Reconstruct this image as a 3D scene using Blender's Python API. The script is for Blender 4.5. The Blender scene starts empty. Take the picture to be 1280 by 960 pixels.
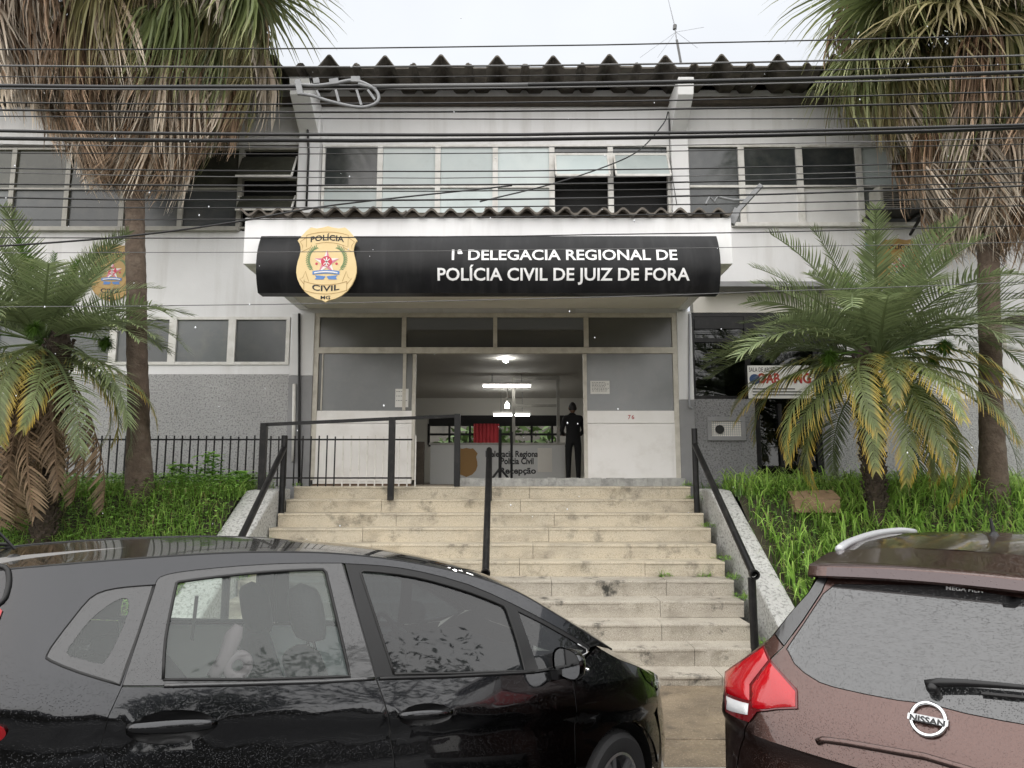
import bpy, bmesh, math, random
import numpy as np
from mathutils import Vector, Matrix
from mathutils.geometry import delaunay_2d_cdt

random.seed(7)
rng = np.random.default_rng(7)
S = bpy.context.scene
COL = S.collection

# ------------------------------------------------------------------ camera
FPX = 900.0                      # focal length in pixels of the 1280 wide photograph
EYE = 1.90
PITCH = math.atan(120 / FPX)
cd = bpy.data.cameras.new("camera")
cam = bpy.data.objects.new("camera", cd)
COL.objects.link(cam)
cd.sensor_fit = 'HORIZONTAL'
cd.sensor_width = 36.0
cd.lens = 36.0 * FPX / 1280.0
cd.clip_start = 0.05
cd.clip_end = 2000
cam.location = (0, 0, EYE)
cam.rotation_euler = (math.pi / 2 + PITCH, 0, math.radians(0.0))
S.camera = cam

# ------------------------------------------------------------------ light: overcast
SUN_EL, SUN_AZ = math.radians(42), math.radians(200)
w = bpy.data.worlds.new("World")
S.world = w
w.use_nodes = True
nt = w.node_tree
nt.nodes.clear()
out = nt.nodes.new('ShaderNodeOutputWorld')
bg = nt.nodes.new('ShaderNodeBackground')
sky = nt.nodes.new('ShaderNodeTexSky')
sky.sky_type = 'NISHITA'
sky.sun_disc = False
sky.sun_elevation = SUN_EL
sky.sun_rotation = SUN_AZ
sky.air_density = 1.0
sky.dust_density = 4.0
# an even cloud deck covers the clear sky (brighter overhead, as an overcast sky is)
tc = nt.nodes.new('ShaderNodeTexCoord')
sep = nt.nodes.new('ShaderNodeSeparateXYZ')
mr = nt.nodes.new('ShaderNodeMapRange')
mr.inputs['From Min'].default_value = -0.1
mr.inputs['From Max'].default_value = 1.0
mr.inputs['To Min'].default_value = 1.85
mr.inputs['To Max'].default_value = 4.35
nz = nt.nodes.new('ShaderNodeTexNoise')
nz.inputs['Scale'].default_value = 1.6
nz.inputs['Detail'].default_value = 5
nz.inputs['Roughness'].default_value = 0.5
nr = nt.nodes.new('ShaderNodeMapRange')
nr.inputs['To Min'].default_value = 0.7
nr.inputs['To Max'].default_value = 1.3
mul = nt.nodes.new('ShaderNodeMath'); mul.operation = 'MULTIPLY'
cc = nt.nodes.new('ShaderNodeVectorMath'); cc.operation = 'SCALE'
cc.inputs[0].default_value = (0.96, 0.985, 1.02)
mx = nt.nodes.new('ShaderNodeMix'); mx.data_type = 'RGBA'
mx.inputs['Factor'].default_value = 0.93
L = nt.links.new
L(tc.outputs['Generated'], sep.inputs[0])
L(sep.outputs['Z'], mr.inputs['Value'])
L(tc.outputs['Generated'], nz.inputs['Vector'])
L(nz.outputs['Fac'], nr.inputs['Value'])
L(mr.outputs[0], mul.inputs[0]); L(nr.outputs[0], mul.inputs[1])
L(mul.outputs[0], cc.inputs['Scale'])
L(sky.outputs[0], mx.inputs['A']); L(cc.outputs[0], mx.inputs['B'])
L(mx.outputs['Result'], bg.inputs['Color'])
bg.inputs['Strength'].default_value = 0.075
L(bg.outputs[0], out.inputs[0])

sd = bpy.data.lights.new("sun", 'SUN')
so = bpy.data.objects.new("sun", sd)
COL.objects.link(so)
sd.energy = 1.5
sd.angle = math.radians(165)
sd.color = (1.0, 0.97, 0.93)
so.rotation_euler = (math.pi / 2 - SUN_EL, 0, math.pi - SUN_AZ)
S.view_settings.view_transform = 'Standard'
S.view_settings.look = 'None'
S.view_settings.exposure = 1.92
S.view_settings.gamma = 1.0
S.view_settings.use_curve_mapping = False

# ------------------------------------------------------------------ camera maths: a pixel of the photograph to a point at a depth
_F = Vector((0, math.cos(PITCH), math.sin(PITCH)))
_U = Vector((0, -math.sin(PITCH), math.cos(PITCH)))
_R = Vector((1, 0, 0))
_C = Vector((0, 0, EYE))
def ray(px, py): return _F + _R * ((px - 640) / FPX) + _U * ((480 - py) / FPX)
def P(px, py, Y):
    d = ray(px, py)
    return _C + d * (Y / d.y)

# ------------------------------------------------------------------ materials
MATS = {}
def nn(t, kind, **kw):
    n = t.nodes.new(kind)
    for k, v in kw.items():
        if hasattr(n, k): setattr(n, k, v)
        else: n.inputs[k].default_value = v
    return n
def c4(c): return (c[0], c[1], c[2], 1.0)
def base_mat(name):
    m = bpy.data.materials.new(name)
    m.use_nodes = True
    t = m.node_tree
    b = t.nodes['Principled BSDF']
    return m, t, b
def noise_fac(t, scale, lo, hi, detail=5, rough=0.6, stretch=None, coord='Object', seed=0.0):
    co = nn(t, 'ShaderNodeTexCoord')
    mp = nn(t, 'ShaderNodeMapping')
    if stretch: mp.inputs['Scale'].default_value = stretch
    mp.inputs['Location'].default_value = (seed, seed * 1.7, seed * 0.6)
    no = nn(t, 'ShaderNodeTexNoise')
    no.inputs['Scale'].default_value = scale
    no.inputs['Detail'].default_value = detail
    no.inputs['Roughness'].default_value = rough
    r = nn(t, 'ShaderNodeMapRange')
    r.inputs['From Min'].default_value = lo
    r.inputs['From Max'].default_value = hi
    t.links.new(co.outputs[coord], mp.inputs['Vector'])
    t.links.new(mp.outputs[0], no.inputs['Vector'])
    t.links.new(no.outputs['Fac'], r.inputs['Value'])
    return r.outputs[0]
def mixc(t, fac, a, b, blend='MIX'):
    m = nn(t, 'ShaderNodeMix', data_type='RGBA')
    m.blend_type = blend
    if isinstance(fac, (int, float)): m.inputs['Factor'].default_value = fac
    else: t.links.new(fac, m.inputs['Factor'])
    for k, v in (('A', a), ('B', b)):
        if isinstance(v, tuple): m.inputs[k].default_value = c4(v)
        else: t.links.new(v, m.inputs[k])
    return m.outputs['Result']
def add_bump(t, b, h, strength, dist, prev=None, socket='Normal'):
    bp = nn(t, 'ShaderNodeBump')
    bp.inputs['Strength'].default_value = strength
    bp.inputs['Distance'].default_value = dist
    t.links.new(h, bp.inputs['Height'])
    if prev is not None: t.links.new(prev, bp.inputs['Normal'])
    t.links.new(bp.outputs[0], b.inputs[socket])
    return bp.outputs[0]
def mat(name, col, rough=0.6, metal=0.0, col2=None, vscale=3.0, lo=0.35, hi=0.7, dirt=None, dirt_amt=0.5, dscale=1.2, dlo=0.5, dhi=0.75, stretch=None, bump=0.0, bscale=60.0, bdist=0.01, spec=0.5, coat=0.0, rough2=None):
    m, t, b = base_mat(name)
    b.inputs['Base Color'].default_value = c4(col)
    b.inputs['Roughness'].default_value = rough
    b.inputs['Metallic'].default_value = metal
    b.inputs['Specular IOR Level'].default_value = spec
    b.inputs['Coat Weight'].default_value = coat
    b.inputs['Coat Roughness'].default_value = 0.05
    src = col
    if col2 is not None:
        src = mixc(t, noise_fac(t, vscale, lo, hi), col, col2)
    if dirt is not None:
        f = noise_fac(t, dscale, dlo, dhi, stretch=stretch, seed=3.1)
        mu = nn(t, 'ShaderNodeMath', operation='MULTIPLY')
        mu.inputs[1].default_value = dirt_amt
        t.links.new(f, mu.inputs[0])
        src = mixc(t, mu.outputs[0], src, dirt)
    if not isinstance(src, tuple): t.links.new(src, b.inputs['Base Color'])
    if rough2 is not None:
        f = noise_fac(t, vscale * 2, 0.35, 0.65, seed=7.7)
        r = nn(t, 'ShaderNodeMapRange')
        r.inputs['To Min'].default_value = rough; r.inputs['To Max'].default_value = rough2
        t.links.new(f, r.inputs['Value']); t.links.new(r.outputs[0], b.inputs['Roughness'])
    if bump: add_bump(t, b, noise_fac(t, bscale, 0, 1, detail=3), bump, bdist)
    MATS[name] = m
    return m
def drops_height(t, scale=110.0, dens=0.55):
    co = nn(t, 'ShaderNodeTexCoord')
    v = nn(t, 'ShaderNodeTexVoronoi', feature='F1')
    v.inputs['Scale'].default_value = scale
    t.links.new(co.outputs['Object'], v.inputs['Vector'])
    se = nn(t, 'ShaderNodeSeparateColor')
    t.links.new(v.outputs['Color'], se.inputs[0])
    # radius of the drop in this cell: none in some, up to half a cell in others
    rr = nn(t, 'ShaderNodeMapRange')
    rr.inputs['From Min'].default_value = 1 - dens; rr.inputs['From Max'].default_value = 1.0
    rr.inputs['To Min'].default_value = 0.02; rr.inputs['To Max'].default_value = 0.5
    t.links.new(se.outputs[0], rr.inputs['Value'])
    dv = nn(t, 'ShaderNodeMath', operation='DIVIDE')
    t.links.new(v.outputs['Distance'], dv.inputs[0]); t.links.new(rr.outputs[0], dv.inputs[1])
    o = nn(t, 'ShaderNodeMath', operation='SUBTRACT', use_clamp=True)
    o.inputs[0].default_value = 1.0
    t.links.new(dv.outputs[0], o.inputs[1])
    sq = nn(t, 'ShaderNodeMath', operation='POWER'); sq.inputs[1].default_value = 0.5
    t.links.new(o.outputs[0], sq.inputs[0])
    return sq.outputs[0]
def car_paint(name, col, metal, rough, flake=None, drop_str=0.55, scale=110, dens=0.55):
    m, t, b = base_mat(name)
    b.inputs['Base Color'].default_value = c4(col)
    b.inputs['Metallic'].default_value = metal
    b.inputs['Roughness'].default_value = rough
    b.inputs['Coat Weight'].default_value = 0.8
    b.inputs['Coat Roughness'].default_value = 0.03
    b.inputs['Coat IOR'].default_value = 1.6
    if flake: t.links.new(mixc(t, noise_fac(t, 900, 0.35, 0.65, detail=1), col, flake), b.inputs['Base Color'])
    h = drops_height(t, scale, dens)
    bp = add_bump(t, b, h, drop_str, 0.003)
    t.links.new(bp, b.inputs['Coat Normal'])
    MATS[name] = m
    return m
def glass_mat(name, tint, haze=0.0, haze_col=(0.7, 0.75, 0.75), refl=1.0, drops=0.0, rough=0.02, scale=110, dens=0.5, ior=1.5):
    m, t, b = base_mat(name)
    t.nodes.remove(b)
    o = t.nodes['Material Output']
    tr = nn(t, 'ShaderNodeBsdfTransparent'); tr.inputs[0].default_value = c4(tint)
    gl = nn(t, 'ShaderNodeBsdfGlossy'); gl.inputs['Roughness'].default_value = rough
    df = nn(t, 'ShaderNodeBsdfDiffuse'); df.inputs[0].default_value = c4(haze_col)
    m1 = nn(t, 'ShaderNodeMixShader'); m1.inputs[0].default_value = haze
    t.links.new(tr.outputs[0], m1.inputs[1]); t.links.new(df.outputs[0], m1.inputs[2])
    fr = nn(t, 'ShaderNodeFresnel'); fr.inputs['IOR'].default_value = ior
    mu = nn(t, 'ShaderNodeMath', operation='MULTIPLY', use_clamp=True); mu.inputs[1].default_value = refl
    t.links.new(fr.outputs[0], mu.inputs[0])
    m2 = nn(t, 'ShaderNodeMixShader')
    t.links.new(mu.outputs[0], m2.inputs[0])
    t.links.new(m1.outputs[0], m2.inputs[1]); t.links.new(gl.outputs[0], m2.inputs[2])
    t.links.new(m2.outputs[0], o.inputs['Surface'])
    if drops:
        h = drops_height(t, scale, dens)
        bp = nn(t, 'ShaderNodeBump'); bp.inputs['Strength'].default_value = drops; bp.inputs['Distance'].default_value = 0.003
        t.links.new(h, bp.inputs['Height'])
        for n in (gl, fr, df): t.links.new(bp.outputs[0], n.inputs['Normal'])
    MATS[name] = m
    return m
def leaf_mat(name, c_in, c_tip, tip_lo=0.55, tip_hi=1.0, trans=0.35, rough=0.45, jitter=0.35):
    """colour runs along the 'tip' attribute of the leaf; every object gets its own shade"""
    m, t, b = base_mat(name)
    at = nn(t, 'ShaderNodeAttribute', attribute_name='tip')
    r = nn(t, 'ShaderNodeMapRange')
    r.inputs['From Min'].default_value = tip_lo; r.inputs['From Max'].default_value = tip_hi
    t.links.new(at.outputs['Fac'], r.inputs['Value'])
    col = mixc(t, r.outputs[0], c_in, c_tip)
    rn = nn(t, 'ShaderNodeAttribute', attribute_name='shade')
    rr = nn(t, 'ShaderNodeMapRange')
    rr.inputs['To Min'].default_value = 1 - jitter; rr.inputs['To Max'].default_value = 1 + jitter
    t.links.new(rn.outputs['Fac'], rr.inputs['Value'])
    oi = nn(t, 'ShaderNodeObjectInfo')
    r2 = nn(t, 'ShaderNodeMapRange')
    r2.inputs['To Min'].default_value = 0.75; r2.inputs['To Max'].default_value = 1.25
    t.links.new(oi.outputs['Random'], r2.inputs['Value'])
    mm = nn(t, 'ShaderNodeMath', operation='MULTIPLY')
    t.links.new(rr.outputs[0], mm.inputs[0]); t.links.new(r2.outputs[0], mm.inputs[1])
    sc = nn(t, 'ShaderNodeVectorMath', operation='SCALE')
    t.links.new(col, sc.inputs[0]); t.links.new(mm.outputs[0], sc.inputs['Scale'])
    t.links.new(sc.outputs[0], b.inputs['Base Color'])
    b.inputs['Roughness'].default_value = rough
    b.inputs['Specular IOR Level'].default_value = 0.4
    if trans:
        tl = nn(t, 'ShaderNodeBsdfTranslucent')
        t.links.new(sc.outputs[0], tl.inputs[0])
        ms = nn(t, 'ShaderNodeMixShader'); ms.inputs[0].default_value = trans
        t.links.new(b.outputs[0], ms.inputs[1]); t.links.new(tl.outputs[0], ms.inputs[2])
        t.links.new(ms.outputs[0], t.nodes['Material Output'].inputs['Surface'])
    MATS[name] = m
    return m

# ------------------------------------------------------------------ mesh helpers
def root_loc(o):
    v = Vector((0, 0, 0))
    while o is not None:
        v += o.location; o = o.parent
    return v
def tag(o, label=None, cat=None, group=None, kind=None):
    if label: o['label'] = label
    if cat: o['category'] = cat
    if group: o['group'] = group
    if kind: o['kind'] = kind
    return o
def empty(name, loc, label, cat, group=None, rz=0.0):
    o = bpy.data.objects.new(name, None)
    o.empty_display_size = 0.2
    COL.objects.link(o)
    o.location = loc
    o.rotation_euler = (0, 0, rz)
    return tag(o, label, cat, group)
class MB:
    def __init__(self):
        self.v, self.f, self.at = [], [], {}
    def add(self, vs, fs):
        n = len(self.v)
        self.v += [tuple(q) for q in vs]
        self.f += [tuple(i + n for i in q) for q in fs]
        return self
    def box(self, x0, x1, y0, y1, z0, z1):
        vs = [(x0,y0,z0),(x1,y0,z0),(x1,y1,z0),(x0,y1,z0),(x0,y0,z1),(x1,y0,z1),(x1,y1,z1),(x0,y1,z1)]
        return self.add(vs, [(0,3,2,1),(4,5,6,7),(0,1,5,4),(1,2,6,5),(2,3,7,6),(3,0,4,7)])
    def obox(self, c, ax, ay, az):
        """box from centre and three half vectors"""
        c, ax, ay, az = map(Vector, (c, ax, ay, az))
        vs = [c + ax*i + ay*j + az*k for k in (-1,1) for (i,j) in ((-1,-1),(1,-1),(1,1),(-1,1))]
        return self.add(vs, [(0,3,2,1),(4,5,6,7),(0,1,5,4),(1,2,6,5),(2,3,7,6),(3,0,4,7)])
    def bar(self, a, b, w, h=None, up=(0,0,1)):
        a, b = Vector(a), Vector(b)
        d = (b - a); l = d.length; d.normalize()
        s = d.cross(Vector(up))
        if s.length < 1e-4: s = d.cross(Vector((0, 1, 0)))
        s.normalize(); u = s.cross(d)
        return self.obox((a + b) / 2, d * l / 2, s * w / 2, u * (h or w) / 2)
    def tube(self, pts, r, n=8, cap=True):
        pts = [Vector(p) for p in pts]
        rs = r if isinstance(r, (list, tuple)) else [r] * len(pts)
        rings = []
        ref = None
        for i, p in enumerate(pts):
            d = (pts[min(i + 1, len(pts) - 1)] - pts[max(i - 1, 0)]).normalized()
            if ref is None:
                ref = d.cross(Vector((0, 0, 1)))
                if ref.length < 1e-3: ref = d.cross(Vector((1, 0, 0)))
            s = (ref - d * ref.dot(d)).normalized(); ref = s
            u = d.cross(s)
            rings.append([p + (s * math.cos(2*math.pi*k/n) + u * math.sin(2*math.pi*k/n)) * rs[i] for k in range(n)])
        vs = [q for rg in rings for q in rg]
        fs = []
        for i in range(len(pts) - 1):
            for k in range(n):
                a, b2 = i*n + k, i*n + (k+1) % n
                fs.append((a, b2, b2 + n, a + n))
        if cap:
            fs.append(tuple(range(n))[::-1]); fs.append(tuple((len(pts)-1)*n + k for k in range(n)))
        return self.add(vs, fs)
    def lathe(self, prof, axis_o, axis_d, n=24):
        """prof: (radius, distance along axis)"""
        o, d = Vector(axis_o), Vector(axis_d).normalized()
        s = d.cross(Vector((0,0,1)))
        if s.length < 1e-3: s = d.cross(Vector((1,0,0)))
        s.normalize(); u = d.cross(s)
        vs, fs = [], []
        for r, h in prof:
            for k in range(n):
                a = 2*math.pi*k/n
                vs.append(o + d*h + (s*math.cos(a) + u*math.sin(a))*r)
        for i in range(len(prof)-1):
            for k in range(n):
                a, b2 = i*n+k, i*n+(k+1)%n
                fs.append((a, b2, b2+n, a+n))
        return self.add(vs, fs)
    def prism(self, poly, fn, depth_fn):
        """closed 2D outline (list of pairs), front = fn(p), back = depth_fn(p)"""
        n = len(poly)
        vs = [fn(p) for p in poly] + [depth_fn(p) for p in poly]
        fs = [tuple(range(n)), tuple(range(2*n-1, n-1, -1))]
        for i in range(n):
            j = (i+1) % n
            fs.append((i, i+n, j+n, j))
        return self.add(vs, fs)
    def build(self, name, m, parent=None, smooth=False, local=False, bevel=0.0, autosmooth=None):
        me = bpy.data.meshes.new(name)
        off = root_loc(parent) if (parent is not None and not local) else Vector((0,0,0))
        me.from_pydata([(a-off.x, b-off.y, c-off.z) for a, b, c in self.v], [], self.f)
        for k, vals in self.at.items():
            a = me.attributes.new(k, 'FLOAT', 'POINT')
            a.data.foreach_set('value', vals)
        me.materials.append(m if not isinstance(m, str) else MATS[m])
        o = bpy.data.objects.new(name, me)
        COL.objects.link(o)
        if parent is not None: o.parent = parent
        fix = bmesh.new(); fix.from_mesh(me)
        bmesh.ops.recalc_face_normals(fix, faces=fix.faces)
        fix.to_mesh(me); fix.free()
        if smooth:
            me.shade_smooth()
            if autosmooth:
                me.set_sharp_from_angle(angle=math.radians(autosmooth))
        if bevel:
            md = o.modifiers.new('bevel', 'BEVEL'); md.width = bevel; md.segments = 2; md.limit_method = 'ANGLE'
        return o
def one(name, m, label, cat, mb, group=None, kind=None, smooth=False, bevel=0.0):
    """a thing that is a single mesh, its origin at the middle of its own footprint"""
    xs, ys, zs = zip(*mb.v)
    c = Vector(((min(xs)+max(xs))/2, (min(ys)+max(ys))/2, min(zs)))
    mb.v = [(a-c.x, b-c.y, d-c.z) for a, b, d in mb.v]
    o = mb.build(name, m, None, smooth, bevel=bevel)
    o.location = c
    return tag(o, label, cat, group, kind)
def copy_tree(o, parent=None):
    c = o.copy()
    COL.objects.link(c)
    c.parent = parent
    for ch in o.children: copy_tree(ch, c)
    return c
def text_mesh(txt, size, bold=0.0, spacing=1.0, align='CENTER', sx=1.0):
    cu = bpy.data.curves.new('text', 'FONT')
    cu.body = txt; cu.size = size; cu.offset = bold; cu.space_character = spacing
    cu.align_x = align; cu.align_y = 'BOTTOM_BASELINE'
    cu.resolution_u = 3
    o = bpy.data.objects.new('text', cu)
    COL.objects.link(o)
    dg = bpy.context.evaluated_depsgraph_get()
    me = o.evaluated_get(dg).to_mesh()
    vs = [(v.co.x * sx, v.co.y) for v in me.vertices]
    fs = [tuple(p.vertices) for p in me.polygons]
    o.evaluated_get(dg).to_mesh_clear()
    bpy.data.objects.remove(o); bpy.data.curves.remove(cu)
    return vs, fs
def lettering(name, txt, size, fn, m, parent, bold=0.0, spacing=1.0, align='CENTER', sx=1.0, local=False, width=None):
    vs, fs = text_mesh(txt, size, bold, spacing, align, sx)
    if width:
        x0, x1 = min(v[0] for v in vs), max(v[0] for v in vs)
        k = width / (x1 - x0)
        vs = [((v[0] - (x0 + x1) / 2) * k, v[1]) for v in vs]
    mb = MB(); mb.add([fn(v[0], v[1]) for v in vs], fs)
    return mb.build(name, m, parent, local=local)
def shrink(poly, d):
    """move a closed outline inward by d"""
    n = len(poly)
    area = sum(poly[i][0]*poly[(i+1)%n][1] - poly[(i+1)%n][0]*poly[i][1] for i in range(n))
    sg = 1 if area > 0 else -1
    res = []
    for i in range(n):
        p0, p1, p2 = Vector(poly[i-1]), Vector(poly[i]), Vector(poly[(i+1)%n])
        e1, e2 = (p1-p0), (p2-p1)
        if e1.length < 1e-9 or e2.length < 1e-9: res.append(tuple(p1)); continue
        e1.normalize(); e2.normalize()
        n1, n2 = Vector((-e1.y, e1.x))*sg, Vector((-e2.y, e2.x))*sg
        b = n1 + n2
        l2 = b.length_squared
        if l2 < 0.2: b = n1; k = 1
        else: k = min(2/ l2, 2.0)
        res.append(tuple(p1 + b*(d*k)))
    return res
def refine(poly, step, closed=True):
    r = []
    n = len(poly)
    for i in range(n if closed else n-1):
        a, b = Vector(poly[i]), Vector(poly[(i+1)%n])
        k = max(1, int(math.ceil((b-a).length/step)))
        r += [tuple(a.lerp(b, j/k)) for j in range(k)]
    if not closed: r.append(tuple(poly[-1]))
    return r
def smooth_curve(pts, n=6):
    """Catmull-Rom through open control points (any dimension)"""
    pts = [Vector(p) for p in pts]
    q = [pts[0]*2 - pts[1]] + pts + [pts[-1]*2 - pts[-2]]
    r = []
    for i in range(1, len(q)-2):
        for j in range(n):
            t = j/n
            a, b, c, d = q[i-1], q[i], q[i+1], q[i+2]
            r.append(0.5*((2*b) + (c-a)*t + (2*a-5*b+4*c-d)*t*t + (3*b-a-3*c+d)*t**3))
    r.append(pts[-1])
    return [tuple(p) for p in r]
def inside(p, poly):
    x, y = p; c = False; n = len(poly); j = n-1
    for i in range(n):
        xi, yi = poly[i]; xj, yj = poly[j]
        if (yi > y) != (yj > y) and x < (xj-xi)*(y-yi)/(yj-yi)+xi: c = not c
        j = i
    return c
def patch(poly, fn, step=0.04, holes=(), rim=None, thick_fn=None):
    """a curved panel: the 2D outline is meshed finely and laid on the surface fn(u, v); rim(u, v) gives the point its edge folds back to"""
    loops = [refine(poly, step)] + [refine(h, step) for h in holes]
    vs, es = [], []
    for lp in loops:
        n0 = len(vs)
        vs += lp
        es += [(n0+i, n0+(i+1) % len(lp)) for i in range(len(lp))]
    xs = [p[0] for p in loops[0]]; ys = [p[1] for p in loops[0]]
    nx = int((max(xs)-min(xs))/step)+1; ny = int((max(ys)-min(ys))/step)+1
    bnd = np.array(vs)
    for i in range(nx):
        for j in range(ny):
            p = (min(xs)+(i+0.5+0.25*(j%2))*step, min(ys)+(j+0.5)*step)
            if not inside(p, loops[0]) or any(inside(p, h) for h in loops[1:]): continue
            if (np.abs(bnd-np.array(p)).sum(1)).min() < step*0.5: continue
            vs.append(p)
    r = delaunay_2d_cdt([Vector(p) for p in vs], es, [], 0, 1e-6)
    ov, of = r[0], r[2]
    fs = []
    for q in of:
        c = sum((ov[i] for i in q), Vector((0,0)))/len(q)
        if inside(c, loops[0]) and not any(inside(c, h) for h in loops[1:]): fs.append(tuple(q))
    mb = MB()
    mb.add([fn(p.x, p.y) for p in ov], fs)
    if rim:
        for lp in loops:
            n = len(lp)
            a = [fn(*p) for p in lp]; b = [rim(*p) for p in lp]
            mb.add(a + b, [(i, (i+1)%n, (i+1)%n+n, i+n) for i in range(n)])
    return mb
# ------------------------------------------------------------------ material list
mat('wall_white', (0.73, 0.73, 0.73), 0.75, col2=(0.66, 0.66, 0.66), vscale=1.2, dirt=(0.38, 0.36, 0.32), dirt_amt=0.6, dscale=1.3, dlo=0.50, dhi=0.85, stretch=(2.5, 2.5, 0.25), bump=0.15, bscale=35, bdist=0.01)
mat('fascia_white', (0.80, 0.80, 0.80), 0.6, col2=(0.76, 0.76, 0.755), vscale=2.0, dirt=(0.5, 0.49, 0.46), dirt_amt=0.3, dscale=2.0, stretch=(3, 3, 0.4))
mat('soffit_white', (0.78, 0.75, 0.69), 0.8, col2=(0.70, 0.67, 0.61), vscale=1.5)
mat('frame_white', (0.70, 0.69, 0.66), 0.5, col2=(0.55, 0.54, 0.5), vscale=6, dirt=(0.3, 0.25, 0.2), dirt_amt=0.35, dscale=5)
mat('frame_cream', (0.60, 0.57, 0.50), 0.5, col2=(0.45, 0.42, 0.36), vscale=6, dirt=(0.25, 0.2, 0.15), dirt_amt=0.4, dscale=5)
mat('frame_grey', (0.38, 0.37, 0.33), 0.5, col2=(0.28, 0.27, 0.24), vscale=6)  # also the shade-greyed white of the left windows and hall partition
mat('door_white', (0.82, 0.80, 0.78), 0.35, col2=(0.77, 0.75, 0.72), vscale=2.0, dirt=(0.4, 0.35, 0.28), dirt_amt=0.3, dscale=2.5)
def stucco(name, c1, c2, cs, s=38):
    m, t, b = base_mat(name)
    b.inputs['Roughness'].default_value = 0.9
    f1 = noise_fac(t, 1.1, 0.35, 0.7)
    col = mixc(t, f1, c1, c2)
    f2 = noise_fac(t, s, 0.5, 0.64, detail=3, seed=2)
    col = mixc(t, f2, col, cs)
    t.links.new(col, b.inputs['Base Color'])
    add_bump(t, b, noise_fac(t, s, 0.2, 0.8, detail=5, rough=0.7, seed=2), 0.7, 0.025)
    MATS[name] = m
stucco('stucco_grey', (0.40, 0.40, 0.40), (0.46, 0.46, 0.455), (0.24, 0.24, 0.24))
stucco('stucco_dark', (0.25, 0.25, 0.255), (0.30, 0.30, 0.305), (0.13, 0.13, 0.135))
stucco('roughcast_white', (0.55, 0.55, 0.53), (0.42, 0.42, 0.40), (0.26, 0.26, 0.245), 30)
mat('grey_paint', (0.27, 0.27, 0.275), 0.7, col2=(0.22, 0.22, 0.225), vscale=3)
# terrazzo steps: beige, greyer and mouldier towards the bottom flight, hairline cracks
def step_mat(name, c1, c2, mould):
    m, t, b = base_mat(name)
    b.inputs['Roughness'].default_value = 0.75
    col = mixc(t, noise_fac(t, 1.6, 0.35, 0.65), c1, c2)
    col = mixc(t, noise_fac(t, 130, 0.52, 0.68, detail=2, seed=5), col, (c1[0]*0.42, c1[1]*0.4, c1[2]*0.38))
    col = mixc(t, noise_fac(t, 150, 0.6, 0.7, detail=1, seed=9), col, (0.62, 0.57, 0.48))
    d = nn(t, 'ShaderNodeMath', operation='MULTIPLY'); d.inputs[1].default_value = 0.45 + 0.3 * mould
    t.links.new(noise_fac(t, 2.2, 0.5, 0.72, detail=7, rough=0.65, seed=1.3, stretch=(1, 1, 2.2)), d.inputs[0])
    col = mixc(t, d.outputs[0], col, (0.2, 0.175, 0.14))
    d2 = nn(t, 'ShaderNodeMath', operation='MULTIPLY'); d2.inputs[1].default_value = mould
    t.links.new(noise_fac(t, 2.9, 0.56, 0.66, detail=9, rough=0.7, seed=11.3), d2.inputs[0])
    col = mixc(t, d2.outputs[0], col, (0.035, 0.034, 0.028))
    t.links.new(col, b.inputs['Base Color'])
    add_bump(t, b, noise_fac(t, 90, 0, 1, detail=4, seed=5), 0.35, 0.006)
    MATS[name] = m
step_mat('step_beige', (0.53, 0.465, 0.35), (0.48, 0.43, 0.335), 0.5)
step_mat('step_grey', (0.44, 0.405, 0.34), (0.34, 0.31, 0.26), 1.0)
mat('threshold_concrete', (0.45, 0.45, 0.43), 0.85, col2=(0.25, 0.25, 0.24), vscale=8, bump=0.5, bscale=30, bdist=0.02)
mat('asbestos', (0.15, 0.132, 0.112), 0.9, col2=(0.06, 0.053, 0.046), vscale=5, dirt=(0.14, 0.13, 0.11), dirt_amt=0.6, dscale=9, dlo=0.52, dhi=0.7, bump=0.4, bscale=50)
mat('timber_dark', (0.075, 0.062, 0.045), 0.85, col2=(0.04, 0.03, 0.024), vscale=8)
mat('sign_black', (0.006, 0.0062, 0.007), 0.36, spec=0.22, col2=(0.016, 0.0165, 0.018), vscale=2, bump=0.12, bscale=6, bdist=0.01, stretch=(3, 1, .3), dirt=(0.06, 0.06, 0.06), dirt_amt=0.25, dscale=3)
mat('sign_letter', (0.82, 0.82, 0.82), 0.5)
mat('black_paint', (0.008, 0.008, 0.0085), 0.42, spec=.3, col2=(0.03, 0.028, 0.026), vscale=9, lo=0.5, hi=0.8)
mat('black_cable', (0.012, 0.012, 0.013), 0.5)
mat('grey_cable', (0.10, 0.10, 0.10), 0.5)
mat('galvanised', (0.24, 0.245, 0.25), 0.55, metal=0.2, col2=(0.18, 0.185, 0.19), vscale=12)
mat('bar_white', (0.66, 0.64, 0.6), 0.55, dirt=(0.3, 0.26, 0.2), dirt_amt=0.5, dscale=12)
mat('pipe_grey', (0.30, 0.31, 0.33), 0.5)
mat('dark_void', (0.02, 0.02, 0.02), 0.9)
mat('pane_dark', (0.028, 0.032, 0.034), 0.08, col2=(0.05, 0.055, 0.055), vscale=2.2, dirt=(0.14, 0.14, 0.13), dirt_amt=0.3, dscale=3, spec=0.6)
mat('pane_slate', (0.075, 0.082, 0.085), 0.25, col2=(0.10, 0.107, 0.107), vscale=1.6, dirt=(0.18, 0.17, 0.15), dirt_amt=0.35, dscale=3)
mat('pane_olive', (0.045, 0.046, 0.035), 0.18, col2=(0.06, 0.062, 0.05), vscale=1.6, dirt=(0.14, 0.13, 0.1), dirt_amt=0.4, dscale=3)
mat('pane_frost', (0.44, 0.50, 0.50), 0.22, col2=(0.50, 0.55, 0.54), vscale=1.3, dirt=(0.3, 0.33, 0.32), dirt_amt=0.4, dscale=2.2)
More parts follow.
